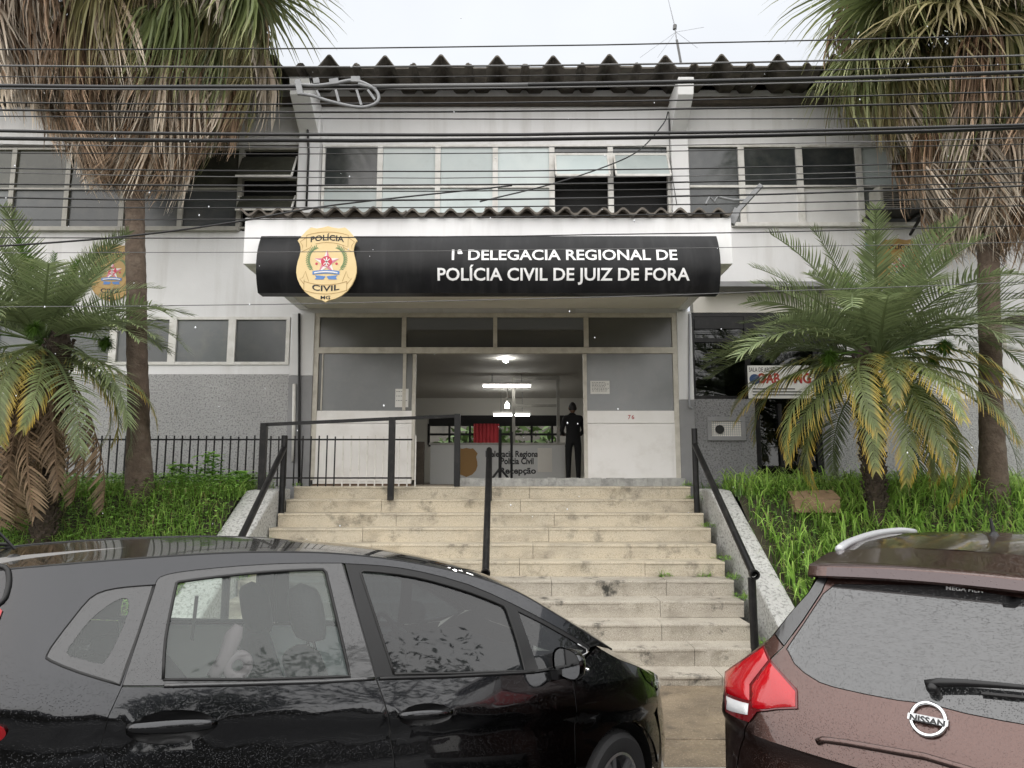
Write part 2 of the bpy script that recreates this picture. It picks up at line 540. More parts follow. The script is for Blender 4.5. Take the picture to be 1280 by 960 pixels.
mat('pane_grey', (0.155, 0.162, 0.165), 0.22, col2=(0.19, 0.197, 0.2), vscale=1.4, dirt=(0.26, 0.25, 0.24), dirt_amt=0.25, dscale=4)
mat('pane_smoke', (0.10, 0.10, 0.092), 0.2, col2=(0.075, 0.075, 0.07), vscale=1.0)
for k in ('pane_dark', 'pane_slate', 'pane_olive', 'pane_frost', 'pane_grey', 'pane_smoke'):
    t = MATS[k].node_tree; b = t.nodes['Principled BSDF']; src = b.inputs['Base Color'].links[0].from_socket
    oi = nn(t, 'ShaderNodeObjectInfo'); r = nn(t, 'ShaderNodeMapRange'); r.inputs['To Min'].default_value = .72; r.inputs['To Max'].default_value = 1.2 if k == 'pane_frost' else 1.5
    t.links.new(oi.outputs['Random'], r.inputs['Value'])
    sc = nn(t, 'ShaderNodeVectorMath', operation='SCALE'); t.links.new(src, sc.inputs[0]); t.links.new(r.outputs[0], sc.inputs['Scale']); t.links.new(sc.outputs[0], b.inputs['Base Color'])
    add_bump(t, b, noise_fac(t, 1.3, 0, 1, detail=2, seed=4), .25, .02)
mat('panel_white', (0.66, 0.66, 0.65), 0.6, col2=(0.58, 0.58, 0.57), vscale=2, dirt=(0.4, 0.38, 0.35), dirt_amt=0.3)
glass_mat('tinted_glass', (0.30, 0.32, 0.32), refl=1.3)
glass_mat('fanlight_glass', (0.22, 0.22, 0.21), haze=0.35, haze_col=(0.2, 0.2, 0.19), refl=1.2, rough=0.1)
glass_mat('clear_glass', (0.86, 0.88, 0.87), refl=1.0)
mat('room_wall', (0.56, 0.55, 0.50), 0.85)
mat('room_ceiling', (0.5, 0.49, 0.45), 0.85)
mat('room_floor', (0.20, 0.17, 0.13), 0.5)
mat('desk_grey', (0.58, 0.58, 0.56), 0.5)
mat('ink', (0.015, 0.015, 0.016), 0.6)
mat('ink_red', (0.42, 0.03, 0.03), 0.6)
mat('ink_blue', (0.03, 0.07, 0.17), 0.6)
mat('paper', (0.72, 0.71, 0.68), 0.7)
mat('curtain_red', (0.45, 0.04, 0.05), 0.7)
mat('rust', (0.10, 0.055, 0.03), 0.9)
def emit(name, col, s):
    m, t, b = base_mat(name)
    b.inputs['Emission Color'].default_value = c4(col)
    b.inputs['Emission Strength'].default_value = s
    MATS[name] = m
emit('lamp_light', (1.0, 0.98, 0.94), 5.0)
emit('bulb_light', (1.0, 0.98, 0.95), 40.0)
mat('gold_light', (0.70, 0.53, 0.26), 0.45, col2=(0.74, 0.58, 0.31), vscale=3)
mat('gold_dark', (0.40, 0.25, 0.075), 0.5, col2=(0.44, 0.29, 0.10), vscale=3)  # darker gold for the wall shields: own ochre tone plus painted-in shade
mat('gold_line', (0.33, 0.18, 0.05), 0.6)
mat('emblem_green', (0.10, 0.22, 0.09), 0.6)
mat('emblem_blue', (0.10, 0.22, 0.50), 0.6)
mat('emblem_red', (0.55, 0.05, 0.09), 0.6)
mat('emblem_pink', (0.62, 0.22, 0.30), 0.6)
mat('emblem_white', (0.75, 0.73, 0.70), 0.6)
mat('teal_paint', (0.03, 0.17, 0.22), 0.5)
mat('cardboard', (0.30, 0.20, 0.12), 0.85, col2=(0.20, 0.13, 0.08), vscale=6)

# ------------------------------------------------------------------ ground
W = 11.5                                # depth of the facade
def asphalt(name, c1, c2, r1, r2, s=1.2):
    m, t, b = base_mat(name)
    f = noise_fac(t, s, 0.4, 0.6, detail=9, rough=.7)
    col = mixc(t, f, c1, c2)
    col = mixc(t, noise_fac(t, 95, .52, .66, detail=3, seed=8), col, (c1[0]*.45, c1[1]*.45, c1[2]*.45))
    col = mixc(t, noise_fac(t, 70, .60, .68, detail=2, seed=18), col, (c1[0]*1.9, c1[1]*1.95, c1[2]*2.1))
    d = nn(t, 'ShaderNodeMath', operation='MULTIPLY'); d.inputs[1].default_value = .7
    t.links.new(noise_fac(t, 3.5, .56, .7, detail=8, seed=21), d.inputs[0])
    col = mixc(t, d.outputs[0], col, (c2[0]*.4, c2[1]*.42, c2[2]*.45))
    t.links.new(col, b.inputs['Base Color'])
    r = nn(t, 'ShaderNodeMapRange'); r.inputs['To Min'].default_value = r1; r.inputs['To Max'].default_value = r2
    t.links.new(noise_fac(t, s, 0.4, 0.6, seed=4), r.inputs['Value']); t.links.new(r.outputs[0], b.inputs['Roughness'])
    add_bump(t, b, noise_fac(t, 120, 0, 1, detail=4), 0.4, 0.006)
    MATS[name] = m
asphalt('asphalt_wet', (0.04, 0.04, 0.042), (0.06, 0.06, 0.06), 0.25, 0.55)
asphalt('pavement_wet', (0.235, 0.185, 0.125), (0.15, 0.118, 0.082), 0.25, 0.6, 2.0)
asphalt('earth', (0.05, 0.042, 0.025), (0.035, 0.03, 0.018), 0.8, 0.9)
KERB_Y = 4.95
def sheet(name, m, x0, x1, y0, y1, z):
    mb = MB(); mb.add([(x0,y0,z),(x1,y0,z),(x1,y1,z),(x0,y1,z)], [(0,1,2,3)])
    o = mb.build(name, m); o['kind'] = 'structure'; return o
sheet('ground', 'earth', -400, 400, -400, 400, -0.112)
sheet('road', 'asphalt_wet', -120, 120, -8.0, KERB_Y, -0.10)
mb = MB(); mb.box(-120, 120, KERB_Y + 0.142, 7.3, -0.11, -0.006)
pav = mb.build('pavement', 'pavement_wet'); pav['kind'] = 'structure'
for (ya, yb, xs) in ((KERB_Y + .146, 5.62, [-9.4 + 1.6*i for i in range(13)]), (5.63, 7.2, [-9.0 + 2.3*i for i in range(9)])):   # cast slabs of the pavement
    for xa, xb in zip(xs, xs[1:]):
        mb = MB(); mb.box(xa + .006, xb - .006, ya + .004, yb - .004, -.08, random.uniform(-.002, .004)); mb.build('paving_slab', 'pavement_wet', pav, bevel=.006)
kb = None
for i in range(-12, 14):
    x0 = i * 1.0
    mb = MB(); mb.box(x0 + 0.006, x0 + 0.994, KERB_Y, KERB_Y + 0.14, -0.11, 0.006)
    if kb is None:
        kb = MB(); kb.box(-120, -12.01, KERB_Y, KERB_Y + 0.14, -0.11, 0.004); kb.box(14.01, 120, KERB_Y, KERB_Y + 0.14, -0.11, 0.004)
        kb = kb.build('kerb', 'threshold_concrete'); kb['kind'] = 'structure'
    mb.build('kerb_stone', 'threshold_concrete', kb, bevel=0.008)

# ------------------------------------------------------------------ stairs
NOS = [0.09 + 0.172 * k for k in range(11)]
DEP = [7.01 + 0.3295 * k for k in range(11)]
XL, XR = -3.09, 2.50
st = empty('staircase', (-0.3, 7.0, 0), 'wide beige terrazzo staircase with cracked mouldy lower steps leading up to the entrance', 'staircase')
cuts = [-1.75, 0.32, 1.78]
for k in range(11):
    y0 = DEP[k]; y1 = DEP[k+1] + 0.05 if k < 10 else W + 0.05
    z1 = NOS[k]; z0 = NOS[k-1] + 0.0 if k else -0.05
    jit = [random.uniform(-0.25, 0.25) for _ in cuts]
    xr = XR + (0.03 if k > 6 else -0.05 * (k < 3))
    xs = [XL] + [c + j for c, j in zip(cuts, jit)] + [xr]
    body = None
    for i in range(4):
        if i == 3 and k not in (0, 1, 2, 3, 4, 5): continue
        a = xs[i]; b2 = xs[i+1] if (i < 2 or k <= 5) else xr
        g = 0.0025
        mb = MB(); dz = random.uniform(-0.003, 0.003)
        # riser with a slightly worn, rounded nosing
        nose = [(y0 + 0.010, z0), (y0 + 0.004, z1 - 0.032), (y0 - 0.003, z1 - 0.028), (y0 - 0.005, z1 - 0.012), (y0 - 0.001, z1 - 0.003), (y0 + 0.012, z1), (y1, z1), (y1, z0)]
        n = len(nose)
        nx = 14
        vs = []; fs = []
        for q in range(nx + 1):
            x = a + g + (b2 - a - 2*g) * q / nx
            wob = 0.004 * math.sin(x * 3.1 + k) + random.uniform(-0.003, 0.003)
            chip = random.uniform(0, 0.012) if (k < 5 and random.random() < 0.35) else 0
            for (yy, zz) in nose:
                top = zz > z1 - 0.031
                vs.append((x, yy + (wob + chip if (top and yy < y0 + 0.02) else 0), zz + dz - (chip * 0.6 if (top and yy < y0 + 0.02) else 0)))
        for q in range(nx):
            for j in range(n):
                fs.append((q*n + j, q*n + (j+1) % n, (q+1)*n + (j+1) % n, (q+1)*n + j))
        fs.append(tuple(range(n))); fs.append(tuple(range(nx*n, nx*n+n))[::-1])
        mb.add(vs, fs)
        m = 'step_grey' if k <= 4 else 'step_beige'
        if body is None: body = mb.build('step', m, st, smooth=True, autosmooth=40)
        else: mb.build('slab', m, body, smooth=True, autosmooth=40)
# threshold under the doors
mb = MB(); n = 30
for i in range(n):
    x0 = P(572, 600, W - 0.4).x + i * (P(856, 600, W-0.4).x - P(572, 600, W-0.4).x) / n
    x1 = P(572, 600, W - 0.4).x + (i + 1) * (P(856, 600, W-0.4).x - P(572, 600, W-0.4).x) / n
    mb.box(x0, x1, W - 0.42 + random.uniform(-.012, .012), W - 0.02, NOS[10] - 0.01, P(700, 597.5, W - 0.42).z + random.uniform(-.006, .006))
mb.build('threshold', 'threshold_concrete', st, bevel=0.004)
# side walls of the stairs, white roughcast
def stringer(xa, xb, label):
    prof = [(7.05, -0.05), (7.05, 0.30), (9.62, 1.76), (10.0, 1.78), (10.25, 1.78), (10.25, -0.05)]
    mb = MB()
    mb.prism(prof, lambda p: (xa, p[0], p[1]), lambda p: (xb, p[0], p[1]))
    o = one('stair_side_wall', 'roughcast_white', label, 'wall', mb, bevel=0.025)
    return o
stringer(-3.52, -3.115, 'white roughcast sloping side wall on the left of the stairs beside the date palm')
stringer(2.62, 2.90, 'white roughcast sloping side wall on the right of the stairs beside the tall grass')
mb = MB(); a = P(884, 620, 9.8); b = P(893, 640, 9.8)
mb.box(a.x, b.x, 9.7, 9.8, b.z, a.z + 0.0)
one('junction_box', 'fascia_white', 'small white box standing at the top of the right stair side wall', 'box', mb, bevel=0.006)

# ------------------------------------------------------------------ the building
bd = empty('police_station', (0, W, 0), 'two storey white police station with grey roughcast base and projecting entrance canopy', 'building')
def rect(px0, py0, px1, py1, Y):
    xm, ym = (px0+px1)/2, (py0+py1)/2
    return P(px0, ym, Y).x, P(px1, ym, Y).x, P(xm, py1, Y).z, P(xm, py0, Y).z
def slab(name, m, px0, py0, px1, py1, Y=W, d=0.2, parent=None, bevel=0.0, z0=None, z1=None):
    x0, x1, a, b2 = rect(px0, py0, px1, py1, Y)
    mb = MB(); mb.box(x0, x1, Y, Y + d, a if z0 is None else z0, b2 if z1 is None else z1)
    return mb.build(name, m, parent or bd, bevel=bevel)
Z_ = lambda py, Y=W: P(640, py, Y).z
LX, RX = -14.0, 14.0
# walls in bands
def wband(name, m, x0, x1, pya, pyb, Y=W, d=0.22):
    mb = MB(); mb.box(x0, x1, Y, Y + d, Z_(pyb, Y), Z_(pya, Y))
    return mb.build(name, m, bd)
xp = lambda px, py=400, Y=W: P(px, py, Y).x
wband('wall', 'wall_white', LX, RX, 96, 181)                                   # above the window band
wband('wall', 'wall_white', LX, xp(392, 340), 289, 397)                        # left, between the storeys
wband('wall', 'wall_white', xp(386, 340) + 0.02, xp(858, 340), 289, 394, W + 0.004)
wband('wall', 'wall_white', xp(856, 340), RX, 285, 367, W)                     # right
mb = MB(); mb.box(xp(1045, 430), RX, W, W + 0.22, Z_(499), Z_(366)); mb.build('wall', 'wall_white', bd)
mb = MB(); mb.box(LX, xp(362, 540), W - 0.03, W + 0.2, 0.6, Z_(468)); mb.build('roughcast_base', 'stucco_grey', bd)
mb = MB(); mb.box(LX, xp(362, 440), W + 0.01, W + 0.2, Z_(468), Z_(455)); mb.build('wall', 'wall_white', bd)
mb = MB(); mb.box(xp(1028, 540), RX, W - 0.03, W + 0.2, 0.6, Z_(499)); mb.build('roughcast_base', 'stucco_grey', bd)
mb = MB(); mb.box(xp(867, 540), xp(944, 540), W - 0.03, W + 0.2, 0.6, Z_(499)); mb.build('roughcast_base', 'stucco_dark', bd)
mb = MB(); mb.box(xp(944, 600), xp(1028, 600), W - 0.03, W + 0.2, 0.6, Z_(606)); mb.build('roughcast_base', 'stucco_dark', bd)
# pilasters beside the entrance: white above, grey below
for (pa, pb, pc, pyt) in ((361, 391, 470, 392), (848, 867, 500, 390)):
    x0, x1 = xp(pa, 500), xp(pb, 500)
    mb = MB(); mb.box(x0, x1, W - 0.05, W + 0.2, Z_(pc), Z_(pyt) ); mb.build('pilaster', 'wall_white', bd, bevel=0.01)
    mb = MB(); mb.box(x0, x1, W - 0.052, W + 0.2, NOS[10] - 0.3, Z_(pc)); mb.build('pilaster', 'grey_paint', bd, bevel=0.01)
# upper piers with their tapering fins under the eaves
for (pa, pb) in ((376, 402), (837, 858)):
    x0, x1 = xp(pa, 205), xp(pb, 205)
    mb = MB(); mb.box(x0, x1, W - 0.16, W + 0.1, Z_(286), Z_(150)); pier = mb.build('pier', 'wall_white', bd, bevel=0.01)
    mb = MB()
    x0f, x1f = x0 + 0.0, x1 - 0.03
    prof = [(W - 0.16, Z_(166, W - .16)), (W - 0.72, Z_(118, W - .72)), (W - 0.78, Z_(96, W - .78)), (W + 0.05, Z_(96, W - .78))]
    prof += [(W + 0.05, Z_(166, W - .16))]
    mb.prism(prof, lambda p: (x0f, p[0], p[1]), lambda p: (x1f, p[0], p[1]))
    mb.build('fin', 'fascia_white', pier, bevel=0.008)
# sill ledge under the upper windows
mb = MB(); mb.box(LX, xp(300, 287), W - 0.09, W + 0.1, Z_(290), Z_(285)); mb.build('sill', 'frame_grey', bd)
mb = MB(); mb.box(xp(915, 283), RX, W - 0.09, W + 0.1, Z_(284.5), Z_(280)); mb.build('sill', 'frame_white', bd)
mb = MB(); mb.box(LX, RX, W + 0.3, W + 0.32, Z_(300), Z_(170)); mb.build('dark_sheet', 'dark_void', bd)   # near-black sheet, paints in the dark of unlit rooms behind the glass

def window(px0, py0, px1, py1, rows, fm, Y=W, fw=0.05, name='window', depth=0.09):
    """one bay; rows: [(y split px end, pane material or None)] from the top"""
    x0, x1, z0, z1 = rect(px0, py0, px1, py1, Y)
    mb = MB()
    yf, yb = Y - 0.015, Y - 0.015 + depth
    mb.box(x0, x0 + fw, yf, yb, z0, z1); mb.box(x1 - fw, x1, yf, yb, z0, z1)
    zs = [z1] + [P((px0+px1)/2, r[0], Y).z for r in rows[:-1]] + [z0]
    for i, z in enumerate(zs):
        h = fw * 0.8
        zt = z if i == 0 else z + h/2 if i < len(zs) - 1 else z + h
        mb.box(x0 + fw, x1 - fw, yf + 0.004, yb - 0.004, zt - h, zt)
    fr = mb.build(name, fm, bd)
    for i, r in enumerate(rows):
        if r[1] is None: continue
        za, zb = zs[i] - 0.02, zs[i+1] + 0.02
        tilt = r[2] if len(r) > 2 else random.uniform(-.004, .02)
        mb = MB()
        xa, xb = x0 + fw - 0.004, x1 - fw + 0.004
        mb.add([(xa, Y + 0.03, za), (xb, Y + 0.03, za), (xb, Y + 0.03 - tilt, zb), (xa, Y + 0.03 - tilt, zb),
                (xa, Y + 0.038, za), (xb, Y + 0.038, za), (xb, Y + 0.038 - tilt, zb), (xa, Y + 0.038 - tilt, zb)],
               [(0,1,2,3),(4,7,6,5),(0,4,5,1),(2,6,7,3),(1,5,6,2),(0,3,7,4)])
        mb.build('pane', r[1], fr)
    return fr
# centre bays (lower row mostly behind the canopy roof)
cx = [402, 474.5, 547, 619, 690, 763.5, 838]
tops = ['pane_dark', 'pane_frost', 'pane_frost', 'pane_frost']
for i in range(4):
    window(cx[i], 181, cx[i+1], 285, [(233.5, tops[i]), (285, 'pane_frost')], 'frame_white', fw=0.045)
for i in (4, 5):                       # two awning windows tilted open over dark rooms
    wd = window(cx[i], 181, cx[i+1], 285, [(193, 'pane_dark'), (285, None)], 'frame_white', fw=0.045)
    x0, x1, _, _ = rect(cx[i] + 4, 190, cx[i+1] - 4, 220, W)
    ya, yb, za, zb = W - 0.0, W - 0.24, Z_(194), Z_(219, W - 0.24)
    mb = MB(); mb.add([(x0, ya, za), (x1, ya, za), (x1, yb, zb), (x0, yb, zb)], [(0,1,2,3)])
    sash = mb.build('sash_pane', 'pane_frost', wd)
    mb = MB(); mb.bar((x0, yb, zb), (x1, yb, zb), 0.035); mb.bar((x0, ya, za), (x0, yb, zb), 0.03); mb.bar((x1, ya, za), (x1, yb, zb), 0.03)
    mb.build('sash_frame', 'frame_white', wd)
# right of the fin: three dark panes, white panels below
rx = [858, 927.5, 1000.5, 1075]
for i in range(3):
    window(rx[i], 181, rx[i+1], 281, [(233, 'pane_dark'), (281, 'pane_dark' if i == 0 else 'panel_white')], 'frame_white', fw=0.05)
for (a, b2) in ((1075, 1150), (1150, 1225), (1225, 1300), (1300, 1375)):
    window(a, 181, b2, 281, [(233, 'pane_frost' if a == 1075 else 'pane_slate'), (281, 'pane_slate')], 'frame_white', fw=0.05)
# left wing, frames greyed to paint in the palm's shade
lx = [-135, -60, 15, 84, 154, 227, 300, 374]
for i in range(6):
    window(lx[i], 185, lx[i+1], 286, [(236, 'pane_olive'), (286, 'pane_slate')], 'frame_grey', fw=0.04)
wd = window(lx[6], 185, lx[7], 286, [(223, None), (286, None)], 'frame_grey', fw=0.04)
x0, x1, _, _ = rect(303, 190, 371, 220, W)
for (pa, pb, d) in ((196, 220, 0.26), (245, 262, 0.2)):
    ya, yb, za, zb = W, W - d, Z_(pa), Z_(pb, W - d)
    mb = MB(); mb.add([(x0, ya, za), (x1, ya, za), (x1, yb, zb), (x0, yb, zb)], [(0,1,2,3)]); mb.build('sash_pane', 'pane_olive', wd)
    mb = MB(); mb.bar((x0, yb, zb), (x1, yb, zb), 0.03); mb.bar((x1, ya, za), (x1, yb, zb), 0.025); mb.build('sash_frame', 'frame_white', wd)
# lower left window band
lw = [-160, -85, -8, 66, 141.5, 215.5, 289.5, 362]
for i in range(7):
    window(lw[i], 396, lw[i+1], 456, [(456, 'pane_slate' if i != 0 else 'pane_dark')], 'frame_white', fw=0.06)
# right lower: black opening with tinted glazing, a low dark window under it
mb = MB(); mb.box(xp(867, 440), xp(1045, 440), W + 0.02, W + 0.06, Z_(499), Z_(393)); op = mb.build('shop_window', 'tinted_glass', bd)
mb = MB(); mb.box(xp(862, 440), xp(1050, 440), W + 0.5, W + 0.54, Z_(600), Z_(390)); mb.build('dark_sheet', 'dark_void', bd)  # near-black sheet painted in for the unlit room
for (a, b2, c, d) in ((864, 391, 1046, 396), (866, 423, 1046, 428), (866, 495, 1046, 499)):
    x0, x1, z0, z1 = rect(a, b2, c, d, W); mb = MB(); mb.box(x0, x1, W - 0.02, W + 0.014, z0, z1); mb.build('glazing_bar', 'black_paint', op)
for (a, c) in ((864, 868), (931, 937), (1016, 1021), (1041, 1047)):
    x0, x1, z0, z1 = rect(a, 396, c, 495, W); mb = MB(); mb.box(x0, x1, W - 0.024, W + 0.012, z0, z1); mb.build('glazing_bar', 'black_paint', op)
mb = MB(); mb.box(xp(868, 408), xp(1043, 408), W - 0.01, W + 0.01, Z_(411), Z_(396)); mb.build('top_strip', 'black_paint', op)  # black strip across the top of the opening
mb = MB(); mb.box(xp(946, 545), xp(1026, 545), W + 0.03, W + 0.05, Z_(597), Z_(499)); lo_w = mb.build('low_window', 'tinted_glass', bd)
for (a, c, t, b2) in ((944, 950, 499, 597), (1020, 1027, 499, 597), (974, 978, 505, 596)):
    mb = MB(); mb.box(xp(a, 545), xp(c, 545), W - 0.028, W + 0.02, Z_(b2), Z_(t)); mb.build('window_frame', 'black_paint', lo_w)
mb = MB(); mb.box(xp(941, 600), xp(1037, 600), W - 0.08, W - 0.031, Z_(607), Z_(596)); mb.build('sill', 'grey_paint', lo_w)
mb = MB(); mb.box(xp(1027, 545), xp(1037, 545), W - 0.05, W - 0.031, Z_(596), Z_(499)); mb.build('jamb', 'grey_paint', lo_w)
lettering('lettering', 'BA', 0.28, lambda x, y: (xp(1010, 575) + x, W + 0.024, Z_(587) + y), 'ink', lo_w, bold=0.01)
# slab edge and beam over the right opening
mb = MB(); mb.box(xp(880, 362), xp(1050, 362), W - 0.45, W - 0.003, Z_(367), Z_(361)); mb.build('ledge', 'grey_paint', bd)
mb = MB(); mb.box(xp(866, 380), xp(1046, 380), W - 0.02, W + 0.2, Z_(391.5), Z_(367)); mb.build('beam', 'soffit_white', bd)
# far right bay
window(1253, 404, 1330, 440, [(440, 'pane_olive')], 'frame_cream', fw=0.05)
mb = MB(); mb.box(xp(1250, 405), xp(1345, 405), W - 0.3, W - 0.003, Z_(405), Z_(400)); mb.build('ledge', 'timber_dark', bd)

# entrance screen: fanlights, two white door leaves pushed aside, open middle
fz = lambda py: Z_(py)
ex0, ex1 = xp(390, 500), xp(851, 500)
scr = MB()
floor_z = NOS[10]
for (a, c, t, b2) in ((391, 397, 393, 600), (842, 849, 393, 600), (502.5, 508, 397, 434), (616.5, 621.5, 397, 434), (729.5, 735.5, 397, 434), (515, 519, 443, 600), (729.5, 734, 443, 600)):
    scr.box(xp(a, (t+b2)/2), xp(c, (t+b2)/2), W - 0.03, W + 0.05, max(fz(b2), floor_z - .02), fz(t))
scr.box(ex0, ex1, W - 0.034, W + 0.054, fz(397), fz(392)); scr.box(ex0, ex1, W - 0.034, W + 0.054, fz(442), fz(434.5))
screen = scr.build('door_frame', 'frame_cream', bd)
for (a, c) in ((397, 502.5), (508, 616.5), (621.5, 729.5), (735.5, 842)):
    mb = MB(); mb.box(xp(a, 416) - .005, xp(c, 416) + .005, W + 0.005, W + 0.012, fz(435.5), fz(396)); mb.build('pane', 'fanlight_glass' if a in (508, 621.5) else 'pane_smoke', screen)
def leaf(a, c, panes, name='door'):
    x0, x1 = xp(a, 520), xp(c, 520)
    d = MB(); d.box(x0, x1, W - 0.022, W + 0.03, floor_z + 0.03, fz(529.5)); d.box(x0, x1, W - 0.018, W + 0.026, fz(529), fz(513.5))
    dr = d.build(name, 'door_white', bd, bevel=0.004)
    mb = MB(); mb.box(x0 + 0.06, x1 - 0.06, W - 0.032, W - 0.0225, floor_z + 0.07, fz(532)); mb.build('door_panel', 'door_white', dr, bevel=0.003)
    mb = MB(); mb.box(x0, x1, W - 0.02, W + 0.024, floor_z + 0.0, floor_z + 0.028); mb.build('rust_edge', 'rust', dr)
    for (pa, pb, m) in panes:
        mb = MB(); mb.box(xp(pa, 478), xp(pb, 478), W + 0.0, W + 0.008, fz(514), fz(442)); mb.build('pane', m, dr)
    for (pa, pb) in [(panes[i][1], panes[i+1][0]) for i in range(len(panes)-1)]:
        mb = MB(); mb.box(xp(pa, 478), xp(pb, 478), W - 0.02, W + 0.03, fz(513), fz(442)); mb.build('glazing_bar', 'frame_cream', dr)
    return dr
dl = leaf(394, 515.5, [(397, 402, 'pane_smoke'), (403.5, 503.5, 'pane_grey'), (507.5, 515, 'pane_smoke')])
dr_ = leaf(733.5, 844, [(733.5, 844, 'pane_grey')])
lettering('house_number', '76', 0.095, lambda x, y: (xp(788.5, 520) + x, W - 0.0235, fz(524) + y), 'ink_red', dr_, bold=0.001, spacing=1.25)
def notice(px0, py0, px1, py1, label, Y=W - 0.012, lines=7):
    x0, x1, z0, z1 = rect(px0, py0, px1, py1, Y)
    mb = MB(); mb.box(x0, x1, Y, Y + 0.004, z0, z1)
    root = empty('paper_notice', ((x0+x1)/2, Y, z0), label, 'notice', 'paper notices on the entrance doors')
    mb.build('sheet', 'paper', root)
    ln = MB()
    for i in range(lines):
        z = z1 - (z1 - z0) * (0.16 + 0.74 * i / lines)
        e = random.uniform(0.6, 0.94) if i not in (0,) else 0.75
        x = x0 + (x1-x0) * 0.08
        while x < x0 + (x1-x0) * e:
            wd_ = random.uniform(0.012, 0.035); ln.add([(x, Y - .002, z), (x+wd_, Y - .002, z), (x+wd_, Y - .002, z+.008), (x, Y - .002, z+.008)], [(0,1,2,3)]); x += wd_ + 0.012
    o = ln.build('printed_lines', 'ink', root); o['kind'] = 'stuff'
notice(738, 476, 762, 492.5, 'white printed notice taped to the glass of the right door above number 76')
notice(494, 486, 510.5, 509, 'blank looking white paper sheet taped to the left door glass', lines=3)

# ------------------------------------------------------------------ main roof: wide ribbed sheets, one object each
per = 0.895
YE, ZE = 10.7, P(640, 83.5, 10.7).z
zb_back = Z_(122) + 0.02
def roof_prof(t):
    """height above the valley across one sheet, t in 0..1, peak in the middle"""
    pts = [(0.0, 0.06), (0.045, 0.055), (0.09, 0.0), (0.30, 0.0), (0.335, 0.03), (0.47, 0.195), (0.50, 0.205), (0.53, 0.195), (0.665, 0.03), (0.70, 0.0), (0.91, 0.0), (0.955, 0.055), (1.0, 0.06)]
    for (a, b2), (c, d) in zip(pts, pts[1:]):
        if a <= t <= c: return b2 + (d - b2) * (t - a) / (c - a)
    return 0
ts = [0.0, 0.045, 0.09, 0.30, 0.335, 0.47, 0.50, 0.53, 0.665, 0.70, 0.91, 0.955, 1.0]
xpk = P(621, 70, YE).x
rf = empty('eaves', (0, 0, 0), None, None); bpy.data.objects.remove(rf)
def roof_sheet(i):
    x0 = xpk + (i - 0.5) * per
    mb = MB(); vs = []
    jy, jz = random.uniform(-0.05, 0.03), random.uniform(-0.015, 0.015)
    ys = [YE + jy, YE + 0.4, W + 0.05, W + 4.0]
    for y in ys:
        for t in ts:
            vs.append((x0 + t * per * 1.012, y, ZE + jz + roof_prof(t) + (y - YE) * 0.035 + 0.008 * (i % 2)))
    n = len(ts); q = len(vs)
    vs += [(a, b2, c - 0.028) for a, b2, c in vs]
    fs = []
    for r in range(3):
        for k in range(n - 1):
            a = r*n + k; fs += [(a, a+1, a+1+n, a+n), (q+a, q+a+n, q+a+1+n, q+a+1)]
    for k in range(n-1): fs.append((k, q+k, q+k+1, k+1))
    for r in range(3): fs += [(r*n, (r+1)*n, q+(r+1)*n, q+r*n), (r*n+n-1, q+r*n+n-1, q+(r+1)*n+n-1, (r+1)*n+n-1)]
    mb.add(vs, fs)
    return mb.build('roof_sheet', 'asbestos', bd)
for i in range(-11, 12): roof_sheet(i)
mb = MB(); mb.box(LX, RX, W - 0.12, W - 0.003, Z_(129, W - .12), Z_(120.5, W - .12)); mb.build('roof_beam', 'timber_dark', bd)
mb = MB(); mb.box(LX, RX, W + 0.0, W + 0.2, Z_(97), ZE + 0.06); mb.build('wall', 'timber_dark', bd)

# ------------------------------------------------------------------ canopy over the entrance
YC = 9.0
cx0, cx1 = P(305, 300, YC).x, P(915, 300, YC).x
zt, zb = P(640, 272, YC).z, P(640, 330, YC).z
cn = MB(); cn.box(cx0, cx1, YC, YC + 0.16, zb, zt)
can = cn.build('canopy', 'fascia_white', bd, bevel=0.01)
for xa, xb in ((cx0, cx0 + 0.14), (cx1 - 0.14, cx1)):
    mb = MB(); mb.box(xa, xb, YC + 0.161, W - 0.003, zb + 0.0, zt - 0.003); mb.build('side_fascia', 'fascia_white', can)
mb = MB(); mb.box(cx0 + 0.141, cx1 - 0.141, YC + 0.161, W - 0.004, zb + 0.02, zb + 0.16); mb.build('soffit', 'soffit_white', can)
cw = P(664, 262, YC - .1).x - P(640, 262, YC - .1).x
YR = YC - 0.10
rx0, rx1 = P(299, 262, YR).x, P(912, 262, YR).x
nsh = 6
for s in range(nsh):
    a, b2 = rx0 + (rx1 - rx0) * s / nsh, rx0 + (rx1 - rx0) * (s + 1) / nsh + 0.05
    mb = MB(); vs = []; q = int((b2 - a) / cw * 10)
    jy = random.uniform(-0.03, 0.03)
    for y in (YR + jy, W - 0.02):
        for k in range(q + 1):
            x = a + (b2 - a) * k / q
            vs.append((x, y, P(640, 263.0, YR).z + 0.042 * math.cos(2*math.pi*(x - rx0)/cw) + (y - YR) * 0.05 + (0.009 if s % 2 else 0)))
    n = q + 1; m_ = len(vs)
    vs += [(x, y, z - 0.03) for x, y, z in vs]
    fs = [(k, k+1, k+1+n, k+n) for k in range(q)] + [(m_+k, m_+k+n, m_+k+1+n, m_+k+1) for k in range(q)] + [(k, m_+k, m_+k+1, k+1) for k in range(q)]
    fs += [(0, n, m_+n, m_), (n-1, m_+n-1, m_+2*n-1, 2*n-1)]
    mb.add(vs, fs); mb.build('corrugated_sheet', 'asbestos', can, smooth=True, autosmooth=50)
mb = MB(); mb.box(rx0 + 0.1, rx1 - 0.1, YC - 0.02, YC + 0.10, zt + 0.002, P(640, 266.5, YC).z); mb.build('fillet', 'timber_dark', can)
